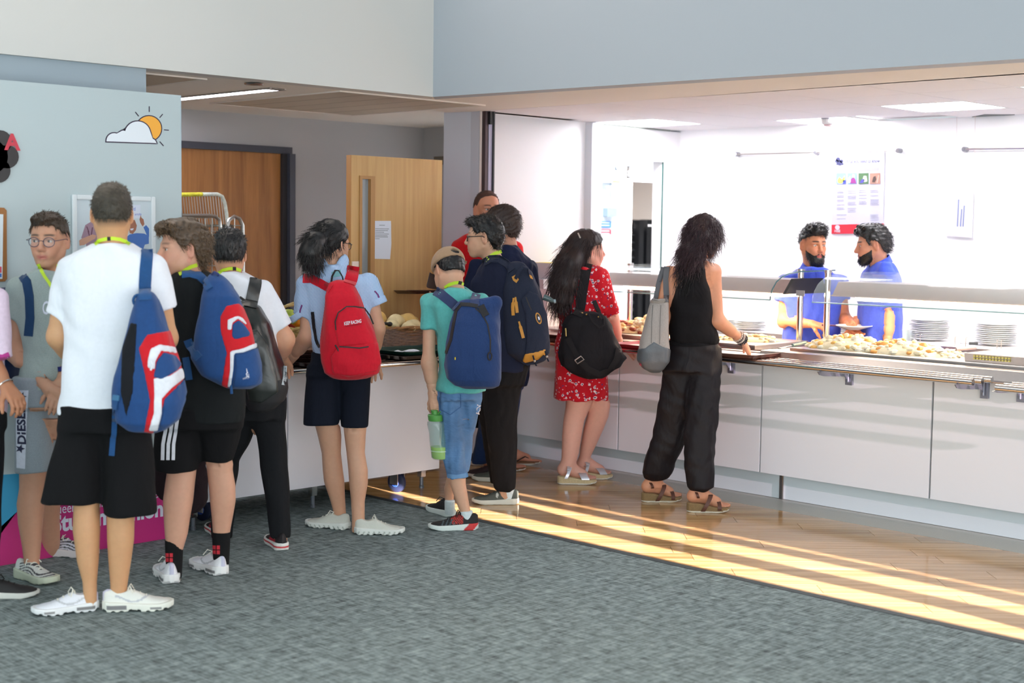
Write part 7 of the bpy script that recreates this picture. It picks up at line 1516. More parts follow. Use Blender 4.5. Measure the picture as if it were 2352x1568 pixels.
# --- boy in navy with the tan-trimmed rucksack ---
def navy_boy():
    s = Person('boy with black glasses in navy T-shirt and black joggers facing left', 1160, 1157, (206, 160, 132))
    s.head(1112, 545, 0, -82, 2, 0, .98, (1132, 596, .0), .05, brow=(40, 32, 30), browt=.6, eyes=(36, 28, 24), cheek=.5, lip=(184, 120, 108), nose=.95)
    F = hair_field(s.H, [(-.16, -.075), (-.10, -.075), (-.06, -.072), (-.04, -.02), (-.02, .005), (.01, .035), (.03, .02), (.05, .035), (.06, .060), (.08, .070), (.13, .066)], .014, extra=[((.06, 0, .095), (.045, .055, .026))], groove=(.0016, 5), seed=12); V, Q = F.run(); o = np_mesh('hair', V, Q, M_hair_black, s.root)
    fuzz('hair_locks', V, Q, 1100, lambda v, n: n * .3 + (s.H.M[0] * .5 if v[2] > s.H.c[2] + .06 else np.array([0, 0, -.6])), .018, mat('hair_black_locks', (26, 24, 24), .4), o, 12)
    B = Field(.009); B.loft(s.LS([(600, 1112, 1160), (632, 1092, 1186), (700, 1092, 1200), (800, 1112, 1205), (860, 1112, 1205)], .13), .03, infl=-.013)
    s.arm((1100, 660, -.05), (1104, 762, -.02), (1040, 812, .06), F=B); s.arm((1160, 650, .12), (1130, 740, .2), (1060, 800, .2), F=B)
    pL, dL, _ = foot_frame(1182, 1156, 182); la = pL + dL * .06
    B.loft(s.LS([(850, 1120, 1196), (1000, 1126, 1182), (1125, 1140, 1180), (1155, 1150, 1180)], None, 1., 0, la[1] - s.f), .02); B.loft(s.LS([(850, 1110, 1180), (1000, 1120, 1172), (1110, 1132, 1172)], None, 1., .1, .35), .02); s.add(B)
    s.hand((1040, 812, .06), (1004, 820, .10), (0, .2, -1), 1, .5, .95, el=(1104, 762, -.02)); s.hand((1060, 800, .2), (1030, 806, .24), (0, 0, -1), -1, .5); s.finish()
    M_nv = cloth('tee_navy', (24, 30, 52), fold=.45); top(s, 't_shirt', [(592, 1118, 1160), (602, 1108, 1172), (622, 1096, 1188), (650, 1090, 1198), (720, 1094, 1206), (800, 1108, 1210), (850, 1108, 1210)], .15, [((1102, 652, -.06), (1104, 706, -.04), 20, 20), ((1165, 645, .12), (1150, 706, .15), 22, 22)], M_nv, (1136, 594, 0, .06), fold=.005, seed=23)
    M_jg = cloth('joggers_black', (18, 17, 20), fold=.5); legs(s, 'joggers', [([(840, 1106, 1212), (880, 1108, 1198), (950, 1112, 1188), (1020, 1120, 1186), (1090, 1130, 1188), (1118, 1134, 1184), (1127, 1140, 1180)], 0, la[1] - s.f), ([(840, 1100, 1190), (950, 1100, 1175), (1110, 1126, 1176)], .1, .35)], M_jg, 1., .006, waist=([(832, 1106, 1212), (880, 1106, 1204)], .13), fsc=1.1)
    tuck(s); glasses(s, s.H, mat('frame_black', (20, 18, 20), .3), .0225, .0175, mat('lens_dark_tint', (150, 160, 160), .05, alpha=.3, spec=.7), .0026, square=2.8)
    sf = s.surf(); lanyard(s, sf, [(1116, 600), (1124, 590), (1136, 582), (1152, 577)], 8); G = Field(.006); G.loft(s.LS([(1118, 1150, 1182), (1150, 1150, 1184)], None, 1.05, la[1] - s.f), 0, cap=.004); np_mesh('sock', *G.run(), cloth('sock_white', (216, 226, 228), fold=.2), s.root)
    shoe(s.root, 1191, 1157, 181, .272, (74, 78, 72), (216, 214, 202), .032, .1, (40, 42, 42), collar=.006, accents=[(lambda a, q, z: (z < .5) & (q > .02) & (((a - .125) / .007) ** 2 + ((z - .055) / .014) ** 2 < 1), (196, 198, 192))]); shoe(s.root, 1176, 1108, 160, .272, (74, 78, 72), (216, 214, 202), .032, .1, (40, 42, 42))
    F = Field(.0065); F.loft(s.LS([(600, 1172, 1200, .04), (625, 1162, 1222, .07), (660, 1154, 1238, .09), (710, 1152, 1252, .105), (770, 1156, 1260, .115), (810, 1166, 1260, .11), (826, 1184, 1254, .09), (834, 1198, 1240, .06)], f0=-.10), .02, n=2.8, cap=.02); F.disp(wrinkle(.005, 18, 1.0))
    M_pk = cloth('pack_midnight', (34, 40, 58), .85, .45, noise=(220, .2)); P1, P1s, vq = pack('backpack', 'dark navy rucksack with tan leather trim worn by the boy with black glasses', F, M_pk); f0 = s.f - .2; M_tan = mat('tan_leather', (196, 136, 48), .55, noise=(30, .15))
    panel(P1, F, [(1196, 690), (1214, 668), (1236, 676), (1256, 720), (1264, 790), (1262, 812), (1205, 822), (1210, 770), (1206, 720)], f0, M_pk, 'front_pocket', .010); panel(P1, F, [(1200, 828), (1206, 812), (1230, 808), (1254, 800), (1252, 816), (1236, 826), (1204, 834)], f0, M_tan, 'base_trim', .012)
    SS = Surf(vq); FS = Surf((vq[0] - np.array([0, .010, 0]), vq[1])); decal('patch', SS, None, None, None, None, M_tan, P1, .005, poly=[[(1176, 636), (1184, 631), (1192, 642), (1186, 650), (1179, 644)]]); decal('patch', SS, None, None, None, None, M_tan, P1, .005, poly=[[(1214, 630), (1220, 634), (1223, 642), (1217, 639)]])
    def pull(a, b, c): ribbon('zip_pull', FS, [a, b, c], lambda t: 4 + 3 * (t > .25), M_tan, P1, .004, .003, 3)
    pull((1180, 684), (1178, 705), (1179, 724)); pull((1184, 682), (1186, 700), (1188, 718)); pull((1192, 738), (1197, 756), (1202, 776)); ribbon('zip', FS, [(1208, 682), (1216, 702), (1222, 716)], 2.5, mat('zip_black', (22, 16, 20), .6), P1, .004, .002, 4)
    ov = [(1236 + 7 * math.cos(a) * .8 + 4 * math.sin(a), 731 + 13 * math.sin(a) - 2 * math.cos(a)) for a in np.linspace(0, 6.283, 19)[:-1]]; decal('oval_badge', FS, None, None, None, None, M_tan, P1, .005, poly=[ov]); decal('oval_badge_centre', FS, None, None, None, None, mat('badge_dark', (44, 42, 48), .6), P1, .0065, poly=[[(1236 + (a - 1236) * .7, 731 + (b - 731) * .78) for a, b in ov]]); decal('badge_print', FS, None, None, None, None, M_pale, P1, .008, poly=[[(1234, 728), (1237, 727), (1239, 734), (1236, 735)]])
    MB().tube(to_world(np.array([s.P(1184, 640, -.19), s.P(1192, 622, -.20), s.P(1202, 613, -.20), s.P(1212, 616, -.19), s.P(1215, 630, -.18)])), .012, 8, flat=.5).build('grab_handle', M_pk, P1, True)
    SA = Surf(*s.VQ, vq); ribbon('shoulder_strap', SA, [(1110, 604), (1126, 594), (1146, 594), (1164, 606), (1176, 622)], 17, M_pk, P1, .006, .007)
    for x, y in ((1224, 816), (1252, 806)): MB().tube(to_world(np.array([s.P(x, y, -.22), s.P(x + 4, y + 14, -.225), s.P(x + 8, y + 24, -.22)])), .006, 6, flat=.5).build('buckle_strap', M_pk, P1, True); MB().ball(to_world(s.P(x + 4, y + 13, -.23)[None])[0], .008, 8, 6).build('buckle', M_steel, P1, True)
    MB().tube(to_world(np.array([s.P(1200, 832, -.2), s.P(1212, 838, -.22), s.P(1232, 832, -.22), s.P(1250, 816, -.2)])), .005, 6).build('lower_strap', M_pk, P1, True)
    b0, b1 = s.P(1248, 682, -.12), s.P(1272, 692, -.12); t = thing('pack_bottle', to_world(b0[None])[0], 'dark grey bottle neck sticking out of the tan-trimmed rucksack', 'bottle'); MB().tube(to_world(np.array([b0, b0 * .5 + b1 * .5 + np.array([0, 0, .002]), b1])), [.018, .016, .010], 10).build('bottle_body', mat('bottle_grey', (66, 84, 88), .25), t, True); MB().tube(to_world(np.array([b1, b1 + np.array([.012, 0, .002])])), .012, 10).build('cap', mat('bottle_cap_grey', (130, 146, 156), .35), t, True)
navy_boy()
# --- man in the red shirt, man in the navy hoodie ---
def red_man():
    s = Person('tall short-haired man in red shirt and black shorts standing furthest back in the queue', 1130, 1078, (204, 142, 116))
    s.head(1119, 482, 0, 158, 0, 0, 1.03, (1116, 545, 0), .058, brow=(66, 44, 36), eyes=(60, 56, 60), gaze=(.1, 0))
    hl = [(-.2, -.05), (-.06, -.045), (-.03, -.01), (.0, .02), (.02, .035), (.035, .070), (.06, .088), (.075, .086), (.12, .09)]
    s.hairline(.8, (74, 48, 42), hl, .02); F = hair_field(s.H, hl, .005, groove=(.0008, 8), seed=21); V, Q = F.run(); o = np_mesh('hair', V, Q, mat('hair_red_man', (74, 48, 42), .7, noise=(80, .3)), s.root); fuzz('hair_locks', V, Q, 500, lambda v, n: n * .2 + np.array([0, 0, -.3]), .008, mat('hair_red_man2', (86, 58, 48), .6), o, 3)
    B = Field(.009); B.loft(s.LS([(535, 1088, 1146), (560, 1058, 1178), (640, 1058, 1180), (760, 1066, 1172), (880, 1066, 1170)], .11), .03, infl=-.013)
    s.arm((1056, 585, 0), (1046, 690, -.02), (1020, 720, -.12), (.042, .042, .036, .027), F=B); s.arm((1184, 585, 0), (1200, 690, 0), (1180, 780, -.1), F=B)
    p, d, _ = foot_frame(1114, 1078, 2); a1 = bare_foot(B, 1112, 1079, 3, .275, .028, side=1); a2 = bare_foot(B, 1150, 1066, 12, .275, .028, side=-1)
    B.loft(s.LS([(900, 1076, 1120), (985, 1098, 1126), (1020, 1104, 1126), (1050, 1109, 1126), (1066, 1110, 1127)], None, 1.1, 0, a1[1] - s.f), .02); B.loft(s.LS([(900, 1122, 1168), (1000, 1136, 1166), (1056, 1146, 1164)], None, 1., 0, a2[1] - s.f), .02); s.add(B)
    s.hand((1020, 720, -.12), (985, 735, -.15), (0, 0, 1), 1, .3, el=(1046, 690, -.02)); s.hand((1180, 780, -.1), (1172, 812, -.12), (-.5, 0, 0), -1, .5); s.finish()
    top(s, 'shirt', [(528, 1090, 1146), (540, 1066, 1168), (556, 1050, 1186), (600, 1046, 1190), (700, 1054, 1184), (880, 1060, 1176)], .125, [((1058, 572, 0), (1048, 676, -.02), 21, 21), ((1182, 572, 0), (1196, 676, 0), 21, 20)], cloth('shirt_red', (214, 20, 30), fold=.4), (1117, 530, 0, .062), fold=.005, seed=31)
    ribbon('neck_trim', s.surf('shirt'), [(1094, 533), (1104, 540), (1120, 542)], 5, M_short_black, s.root, .004, .003, 4)
    legs(s, 'shorts', [([(860, 1062, 1124), (980, 1076, 1128)], 0, .0), ([(860, 1112, 1172), (982, 1120, 1172)], 0, 0)], M_short_black, 1., .004, waist=([(850, 1064, 1172), (890, 1064, 1172)], .12)); tuck(s)
    for px, py, th in ((1110, 1080, 3), (1148, 1067, 12)):
        wedge(s.root, px, py, th, .285, .026, .022, (120, 82, 54), (224, 220, 210), 'flip_flop'); q, dd, b = foot_frame(px, py, th)
        for e in (1, -1): MB().tube(to_world(np.array([q + dd * .21 + b * .008 * e + np.array([0, 0, .034]), q + dd * .17 + b * .030 * e + np.array([0, 0, .058]), q + dd * .11 + b * .040 * e + np.array([0, 0, .030])])), .007, 6, flat=.5).build('thong_strap', mat('strap_dark', (40, 32, 32), .7), s.root, True)
red_man()
def hoodie_man():
    s = Person('man with brown hair in navy hoodie and jeans half hidden behind the boy in navy', 1150, 1102, (204, 150, 126))
    s.head(1152, 520, 0, -72, 6, 0, 1.02, (1168, 575, .02), .056, brow=(54, 40, 34), eyes=None)
    F = hair_field(s.H, [(-.16, -.08), (-.10, -.08), (-.06, -.076), (-.04, -.03), (-.02, -.01), (.01, .02), (.03, .0), (.06, .05), (.1, .066)], .018, groove=(.0016, 5), seed=22); V, Q = F.run(); o = np_mesh('hair', V, Q, mat('hair_hoodie', (48, 34, 32), .55, noise=(50, .35)), s.root); fuzz('hair_locks', V, Q, 900, lambda v, n: n * .15 + np.array([.2, -.2, -.6]), .02, mat('hair_hoodie2', (66, 48, 42), .5), o, 4)
    B = Field(.009); B.loft(s.LS([(575, 1146, 1186), (605, 1110, 1214), (700, 1100, 1220), (880, 1108, 1206)], .12), .03, infl=-.014); s.arm((1094, 625, -.05), (1082, 715, -.08), (1034, 694, -.08), F=B); s.arm((1216, 625, .06), (1222, 730, .1), (1190, 800, .1), F=B)
    B.loft(s.LS([(880, 1148, 1198), (1060, 1152, 1182)], None, 1.), .02); B.loft(s.LS([(880, 1106, 1150), (1060, 1096, 1124)], None, 1., .0, .3), .02); s.add(B); s.hand((1034, 694, -.08), (1000, 684, -.1), (0, .1, 1), -1, .25, el=(1082, 715, -.08)); s.finish()
    M_h = cloth('hoodie_navy', (22, 30, 58), fold=.6)
    def hood(F): F.chain([s.P(1140, 592, -.04), s.P(1172, 600, -.10), s.P(1202, 606, -.03)], [.04, .062, .05], .04)
    top(s, 'hoodie', [(562, 1144, 1186), (580, 1130, 1200), (604, 1106, 1218), (650, 1096, 1226), (740, 1094, 1226), (860, 1100, 1216), (885, 1102, 1212)], .135, [((1096, 615, -.05), (1078, 690, -.08), 21, 20), ((1216, 618, .06), (1222, 780, .1), 21, 18)], M_h, (1166, 572, .02, .064), fold=.006, seed=33, fsc=1.4, extra=hood)
    legs(s, 'jeans', [([(870, 1144, 1202), (960, 1150, 1190), (1075, 1150, 1184)], 0, 0), ([(870, 1104, 1152), (960, 1100, 1140), (1062, 1084, 1118)], .0, .3)], cloth('jeans_dark_blue', (28, 52, 96), fold=.5), 1., .005, waist=([(860, 1104, 1204), (890, 1104, 1204)], .12)); tuck(s)
    shoe(s.root, 1078, 1068, 8, .28, (48, 24, 28), (206, 190, 180), .028, 0, (120, 90, 80)); shoe(s.root, 1166, 1096, 176, .28, (48, 24, 28), (206, 190, 180), .028, 0, (60, 40, 40))
hoodie_man()
c = at(1000, 674, 9.05); tray('food_tray', tuple(c), .46, .34, math.radians(-20), (60, 34, 32), 'brown tray held up behind the boy in the cap', None, -.04)
# --- woman in the red flowered dress ---
def dress_mat():
    M = cloth('dress_red_floral', (190, 16, 34), fold=.5); nt = M.node_tree; b = nt.nodes['Principled BSDF']; tc = nd(nt, 'ShaderNodeTexCoord'); src = None
    for sc_, th, c_, off in ((34., .30, (236, 214, 220), 0.), (34., .17, (40, 40, 96), .0), (47., .24, (232, 190, 200), 3.1), (41., .20, (60, 50, 110), 7.7)):
        mp = nd(nt, 'ShaderNodeMapping'); mp.inputs[1].default_value = (off, off, off); v = nd(nt, 'ShaderNodeTexVoronoi', Scale=sc_); nz = nd(nt, 'ShaderNodeTexNoise', Scale=130., Detail=1.); mx0 = nd(nt, 'ShaderNodeMix', data_type='RGBA', blend_type='ADD'); mx0.inputs[0].default_value = .012
        nt.links.new(tc.outputs['Object'], mp.inputs[0]); nt.links.new(mp.outputs[0], nz.inputs['Vector']); nt.links.new(mp.outputs[0], mx0.inputs[6]); nt.links.new(nz.outputs[1], mx0.inputs[7]); nt.links.new(mx0.outputs[2], v.inputs['Vector'])
        lt = nd(nt, 'ShaderNodeMath', operation='LESS_THAN'); lt.inputs[1].default_value = th; nt.links.new(v.outputs['Distance'], lt.inputs[0]); mx = nd(nt, 'ShaderNodeMix', data_type='RGBA')
        # only about every third cell carries a flower
        sp = nd(nt, 'ShaderNodeSeparateColor'); nt.links.new(v.outputs['Color'], sp.inputs[0]); g = nd(nt, 'ShaderNodeMath', operation='LESS_THAN'); g.inputs[1].default_value = .55; nt.links.new(sp.outputs[0], g.inputs[0]); an = nd(nt, 'ShaderNodeMath', operation='MULTIPLY'); nt.links.new(lt.outputs[0], an.inputs[0]); nt.links.new(g.outputs[0], an.inputs[1])
        nt.links.new(an.outputs[0], mx.inputs[0]); mx.inputs[6].default_value = lin(190, 16, 34); mx.inputs[7].default_value = lin(c_)
        if src: nt.links.new(src, mx.inputs[6])
        src = mx.outputs[2]
    nt.links.new(src, b.inputs['Base Color']); return M
def red_woman():
    s = Person('woman with very long dark hair in red flowered dress at the counter', 1330, 1106, (226, 170, 152))
    s.head(1352, 573, 0, 66, 2, 0, .97, (1338, 626, .02), .046, fem=1., brow=(60, 44, 40), browt=.8, eyes=(60, 44, 40), blush=.2, nose=1.05)
    H = s.H; F = hair_field(H, [(-.2, -.12), (-.06, -.12), (-.045, -.06), (-.025, -.02), (-.01, .02), (.02, .030), (.045, .030), (.06, .048), (.08, .066), (.12, .06)], .016, groove=(.0012, 5), seed=31, ears=False)
    F.chain([s.P(1330, 560, -.02), s.P(1308, 605, -.08), s.P(1296, 650, -.10), s.P(1290, 690, -.10), s.P(1286, 706, -.09)], [.075, .080, .082, .066, .03], .04); V, Q = F.run(); V = relax(V, Q, 1); M_hw = mat('hair_red_woman', (34, 22, 24), .45, spec=.4, noise=(40, .3)); o = np_mesh('hair', V, Q, M_hw, s.root)
    z_h = H.c[2]; fuzz('hair_locks', V, Q, 1800, lambda v, n: (np.array([-.45, -.25, -1.0]) if v[2] > z_h - .16 else np.array([-.06, 0, -1.0])) - n * .25, .10, mat('hair_red_woman2', (46, 30, 32), .4, spec=.5), o, 5, wid=.0016, grav=.3, wave=.003, seg=4)
    ribbon('hair_clip', Surf((V, Q)), [(1328, 536), (1333, 547)], 3, mat('clip_silver', (216, 206, 200), .3, .5), o, .006, .003, 3)
    B = Field(.008); B.loft(s.LS([(618, 1322, 1366), (640, 1292, 1388), (700, 1284, 1392), (740, 1286, 1380), (840, 1282, 1390)], .11), .03, infl=-.014)
    s.arm((1378, 640, -.06), (1404, 724, -.02), (1424, 796, .16), (.036, .038, .034, .024), F=B); s.arm((1300, 640, .12), (1300, 740, .18), (1360, 800, .3), (.036, .037, .033, .024), F=B)
    a1 = bare_foot(B, 1284, 1108, 3, .235, .052, side=1); a2 = bare_foot(B, 1326, 1098, 14, .235, .052, side=1)
    B.loft(s.LS([(860, 1296, 1366), (905, 1301, 1368), (935, 1299, 1356), (965, 1294, 1342), (1000, 1291, 1336), (1040, 1290, 1330), (1068, 1289, 1322), (1082, 1290, 1318)], None, 1.0, 0, a1[1] - s.f), .02)
    B.loft(s.LS([(860, 1344, 1392), (905, 1350, 1397), (930, 1352, 1402), (955, 1348, 1398), (985, 1340, 1386), (1020, 1334, 1370), (1050, 1330, 1356), (1076, 1329, 1352)], None, 1.0, 0, a2[1] - s.f), .02); s.add(B)
    s.hand((1424, 796, .16), (1462, 808, .20), (0, .1, -1), -1, .8, .95, el=(1404, 724, -.02)); s.hand((1360, 800, .3), (1390, 812, .36), (0, 0, -1), 1, .5, .9); s.finish()
    M_d = dress_mat(); top(s, 'dress', [(612, 1326, 1366), (622, 1306, 1382), (645, 1288, 1394), (690, 1280, 1394), (728, 1284, 1384), (742, 1284, 1382), (780, 1277, 1390), (840, 1273, 1396), (890, 1272, 1398), (916, 1271, 1396)], .135, [((1374, 636, -.06), (1406, 722, -.02), 25, 19), ((1304, 640, .12), (1302, 730, .18), 24, 21)], M_d, (1342, 616, .02, .056), fold=.006, seed=35, fsc=1.2)
    ribbon('waistband', Surf(s.cl['dress']), [(1284, 733), (1320, 738), (1360, 736), (1382, 732)], 8, M_d, s.root, .004, .003, 5); ribbon('sleeve_cuff', Surf(s.cl['dress']), [(1392, 722), (1404, 716), (1416, 706)], 15, M_d, s.root, .005, .004, 4)
    tuck(s); M_sv = mat('strap_silver', (206, 206, 216), .3, .35)
    for px, py, th, aa in ((1280, 1111, 3, a1), (1322, 1101, 14, a2)):
        wedge(s.root, px, py, th, .25, .052, .03, (206, 186, 146), (236, 232, 224)); strap_ring(s.root, px, py, th, .25, .70, .035, .046, .032, .05, M_sv, tilt=-.5, span=(0, 180)); strap_ring(s.root, px, py, th, .25, .26, .098, .040, .012, .016, M_sv, tilt=.2); strap_ring(s.root, px, py, th, .25, .22, .05, .039, .054, .020, M_sv, span=(-10, 190), tilt=.45)
    # bag
    M_bag = cloth('bag_black_canvas', (22, 20, 26), .8, .5, noise=(200, .2)); Fb = Field(.0065); rows = [(716, 1322, 1372, .05), (726, 1306, 1388, .06), (745, 1294, 1404, .075), (790, 1288, 1422, .09), (820, 1288, 1438, .095), (840, 1292, 1428, .09), (856, 1310, 1400, .08), (868, 1340, 1385, .06)]
    Fb.loft(s.LS(rows, f0=-.26), .02, n=2.8, cap=.02); Fb.disp(wrinkle(.007, 41, 1.1)); t, ts, vq = pack('shoulder_bag', 'large black canvas shoulder bag carried by the woman in the red dress', Fb, M_bag); M_gold = mat('gold_metal', (214, 184, 120), .25, 1.); M_pw = mat('buckle_pewter', (196, 190, 186), .3, .9)
    SS = Surf(*s.VQ, vq); M_bs = cloth('bag_strap_black', (30, 28, 32), .8, .15)
    ribbon('shoulder_strap', SS, [(1351, 604), (1344, 630), (1338, 670), (1332, 710), (1326, 726)], 22, M_bs, t, .008, .006); ribbon('back_strap', SS, [(1364, 690), (1370, 706), (1378, 722), (1384, 732)], 9, M_bs, t, .006, .005)
    ribbon('handle_loop', Surf(vq), [(1352, 720), (1362, 740), (1376, 752), (1388, 746), (1388, 732), (1380, 722)], 4, M_bs, t, .006, .004, 4); ribbon('long_strap', Surf(vq, s.cl['dress']), [(1304, 776), (1318, 802), (1332, 828), (1350, 846), (1375, 858), (1400, 850), (1416, 824), (1420, 800)], 13, M_bs, t, .008, .005)
    for px, py in ((1337, 720), (1347, 723), (1374, 728)): h = ts.hit(px, py, .004); h and MB().ball(to_world(np.array([tuple(h[0])]))[0], .006, 8, 6).build('rivet', M_gold, t, True)
    h = [ts.hit(1302, y, .012) for y in (754, 762, 772)]; MB().tube(to_world(np.array([tuple(q[0]) for q in h if q])), .005, 6).build('snap_hook', M_gold, t, True)
    h = [ts.hit(*q, .013) for q in ((1321, 826), (1335, 817), (1342, 825), (1328, 834), (1321, 826))]; h = [q for q in h if q]; MB().tube(to_world(np.array([tuple(q[0]) for q in h])), .0035, 6).build('slide_buckle', M_pw, t, True); h = ts.hit(1412, 764, .008); h and MB().tube(to_world(np.array([tuple(h[0]), tuple(h[0] + Vector((.012, 0, -.03)))])), .005, 6).build('snap_hook', M_gold, t, True)
red_woman()
# --- woman in the black halter jumpsuit ---
def black_woman():
    s = Person('woman with wavy dark hair in black halter top and loose black trousers sliding a tray', 1590, 1160, (214, 150, 118))
    s.head(1618, 545, .02, 38, 16, 4, .97, (1598, 604, 0), .047, fem=1., brow=(50, 36, 34), eyes=(50, 40, 36))
    H = s.H; F = hair_field(H, [(-.2, -.14), (.0, -.14), (.02, -.05), (.04, .0), (.06, .05), (.12, .06)], .020, groove=(.002, 3.5), seed=37, ears=False); F.chain([s.P(1608, 548, -.06), s.P(1588, 585, -.09), s.P(1572, 612, -.09)], [.07, .062, .03], .04); V, Q = F.run(); V = relax(V, Q, 1)
    o = np_mesh('hair', V, Q, mat('hair_black_woman', (36, 24, 30), .45, spec=.4, noise=(30, .4)), s.root); zc = H.c[2]
    fuzz('hair_locks', V, Q, 2600, lambda v, n: np.array([-.35 if v[0] < H.c[0] else .10, -.15, -1.0]) - n * .1, .085, mat('hair_black_woman2', (58, 36, 44), .4, spec=.5), o, 6, wid=.0017, grav=.5, wave=.007, seg=6)
    rt = [s.P(1560 + (k * 7) % 44, 598 + (k * 5) % 14, -.10 - .01 * (k % 3)) for k in range(120)]; strands('hair_ends', rt, [np.array([-.22 + .004 * (k % 20), -.05, -1]) for k in range(120)], [.10 + .0009 * ((k * 37) % 110) for k in range(120)], M_hair_black, o, .0018, .2, .006, 6, 4)
    B = Field(.007); B.loft(s.LS([(592, 1582, 1616), (604, 1556, 1640), (622, 1540, 1652), (660, 1540, 1640), (720, 1540, 1634), (780, 1540, 1644), (840, 1530, 1644)], .095), .035, infl=-.006, cap=.02)
    s.arm((1642, 620, .01), (1648, 736, -.05), (1706, 782, .08), (.036, .034, .031, .021), F=B); s.arm((1536, 624, .02), (1520, 720, -.02), (1530, 790, .12), (.036, .034, .031, .022), F=B)
    a1 = bare_foot(B, 1478, 1150, 8, .235, .055, side=1); a2 = bare_foot(B, 1582, 1173, 2, .24, .055, side=1)
    B.loft(s.LS([(860, 1530, 1586), (1050, 1490, 1532), (1100, 1490, 1522), (1118, 1490, 1520)], None, 1., 0, a1[1] - s.f), .02); B.loft(s.LS([(860, 1590, 1644), (1060, 1584, 1624), (1125, 1590, 1622), (1142, 1590, 1622)], None, 1., 0, a2[1] - s.f), .02); s.add(B)
    s.hand((1706, 782, .08), (1734, 834, .12), (-.35, .3, -.6), 1, .35, .95, el=(1648, 736, -.05), spread=.12, thumb=.5); s.hand((1530, 790, .12), (1545, 820, .18), (0, 0, -1), -1, .5, .9); s.finish()
    M_hb = cloth('halter_black', (16, 14, 18), fold=.5)
    def arm_cut(F): pass
    G = Field(.0065); G.loft(s.LS([(602, 1588, 1612), (616, 1578, 1618), (650, 1556, 1626), (690, 1542, 1636), (740, 1538, 1640), (765, 1538, 1650), (780, 1540, 1652), (788, 1540, 1648)], .125, f0=.0), .0, n=2.4, cap=.012); G.disp(wrinkle(.004, 43, 1.2)); s.cloth('halter_top', G, M_hb)
    M_tr = cloth('trousers_silky_black', (26, 22, 27), .6, .6)
    legs(s, 'trousers', [([(800, 1530, 1600), (900, 1516, 1594), (1000, 1500, 1580), (1060, 1478, 1552), (1085, 1474, 1545), (1098, 1480, 1534), (1103, 1490, 1524)], 0, a1[1] - s.f), ([(800, 1588, 1654), (900, 1576, 1654), (1000, 1571, 1644), (1060, 1570, 1641), (1100, 1576, 1640), (1118, 1580, 1640), (1126, 1586, 1624)], 0, a2[1] - s.f)], M_tr, .95, .006, waist=([(784, 1537, 1648), (800, 1534, 1652), (850, 1524, 1655)], .125), fsc=1.3)
    T = Surf(s.cl['trousers']); ribbon('waistband', T, [(1538, 787), (1570, 792), (1610, 791), (1648, 785)], 9, M_hb, s.root, .006, .004, 5); tuck(s, ['trousers', 'halter_top'])
    HT = Surf(s.cl['halter_top']); 
    for px, py in ((1568, 628), (1567, 659)): h = HT.hit(px, py, .004); h and MB().ball(to_world(np.array([tuple(h[0])]))[0], .006, 8, 6).build('button', M_chrome, s.root, True)
    c = s.P(1702, 778, .07); ax = (s.P(1706, 782, .08) - s.P(1648, 736, -.05)); ax /= np.linalg.norm(ax); u_ = np.cross(ax, [0, 0, 1.]); u_ /= np.linalg.norm(u_); v_ = np.cross(ax, u_)
    for k, (dd, r_, cc) in enumerate(((-.030, .031, (206, 186, 170)), (-.018, .031, (90, 76, 74)), (-.006, .030, (214, 200, 190)), (.006, .031, (30, 28, 36)), (.018, .031, (24, 24, 40)))):
        if k in (0, 2, 4): 
            mb = MB()
            for a in np.linspace(0, 6.283, 19)[:-1]: mb.ball(to_world((c + ax * dd + (u_ * math.cos(a) + v_ * math.sin(a)) * r_)[None])[0], .0058, 6, 5)
            mb.build('bead_bracelet', mat('bead_%d' % cc[0], cc, .35), s.root, True)['kind'] = 'stuff'
        else: MB().tube(to_world(np.array([c + ax * dd + (u_ * math.cos(a) + v_ * math.sin(a)) * r_ for a in np.linspace(0, 6.283, 20)])), .005, 6, False).build('bracelet', mat('band_%d' % cc[0], cc, .4), s.root, True)
    M_br_ = mat('strap_brown_leather', (92, 54, 42), .5, noise=(40, .15))
    for px, py, th in ((1473, 1152, 8), (1577, 1175, 2)):
        wedge(s.root, px, py, th, .245, .056, .03, (134, 108, 72), (226, 222, 208)); strap_ring(s.root, px, py, th, .245, .74, .028, .047, .032, .022, M_br_, span=(-20, 200)); strap_ring(s.root, px, py, th, .245, .42, .04, .046, .058, .024, M_br_, tilt=.55, span=(-30, 210)); strap_ring(s.root, px, py, th, .245, .23, .098, .038, .016, .016, M_br_, tilt=-.35)
    # tote
    M_to = cloth('tote_grey_canvas', (158, 152, 150), .9, .35, noise=(160, .12)); Ft = Field(.0065); rows = [(684, 1496, 1532, .06), (694, 1494, 1534, .07), (720, 1487, 1535, .08), (770, 1474, 1537, .095), (805, 1467, 1538, .10), (828, 1466, 1536, .09), (846, 1478, 1524, .07), (852, 1490, 1516, .05)]
    Ft.loft(s.LS(rows, f0=-.12), .02, n=3.2, cap=.012); Ft.ell(s.P(1514, 684, -.12), (.045, .05, .03), .008, 's'); Ft.disp(wrinkle(.004, 44, 1.)); t, ts, vq = pack('tote_bag', 'grey canvas tote bag with dark leather base on the shoulder of the woman in black', Ft, M_to)
    M_tl = mat('tote_leather', (84, 90, 98), .42, noise=(12, .15), bump=(10, .3)); panel(t, Ft, [(1455, 806), (1468, 800), (1482, 799), (1502, 784), (1522, 796), (1537, 800), (1550, 812), (1540, 870), (1460, 870)], s.f - .2, M_tl, 'leather_base', .004)
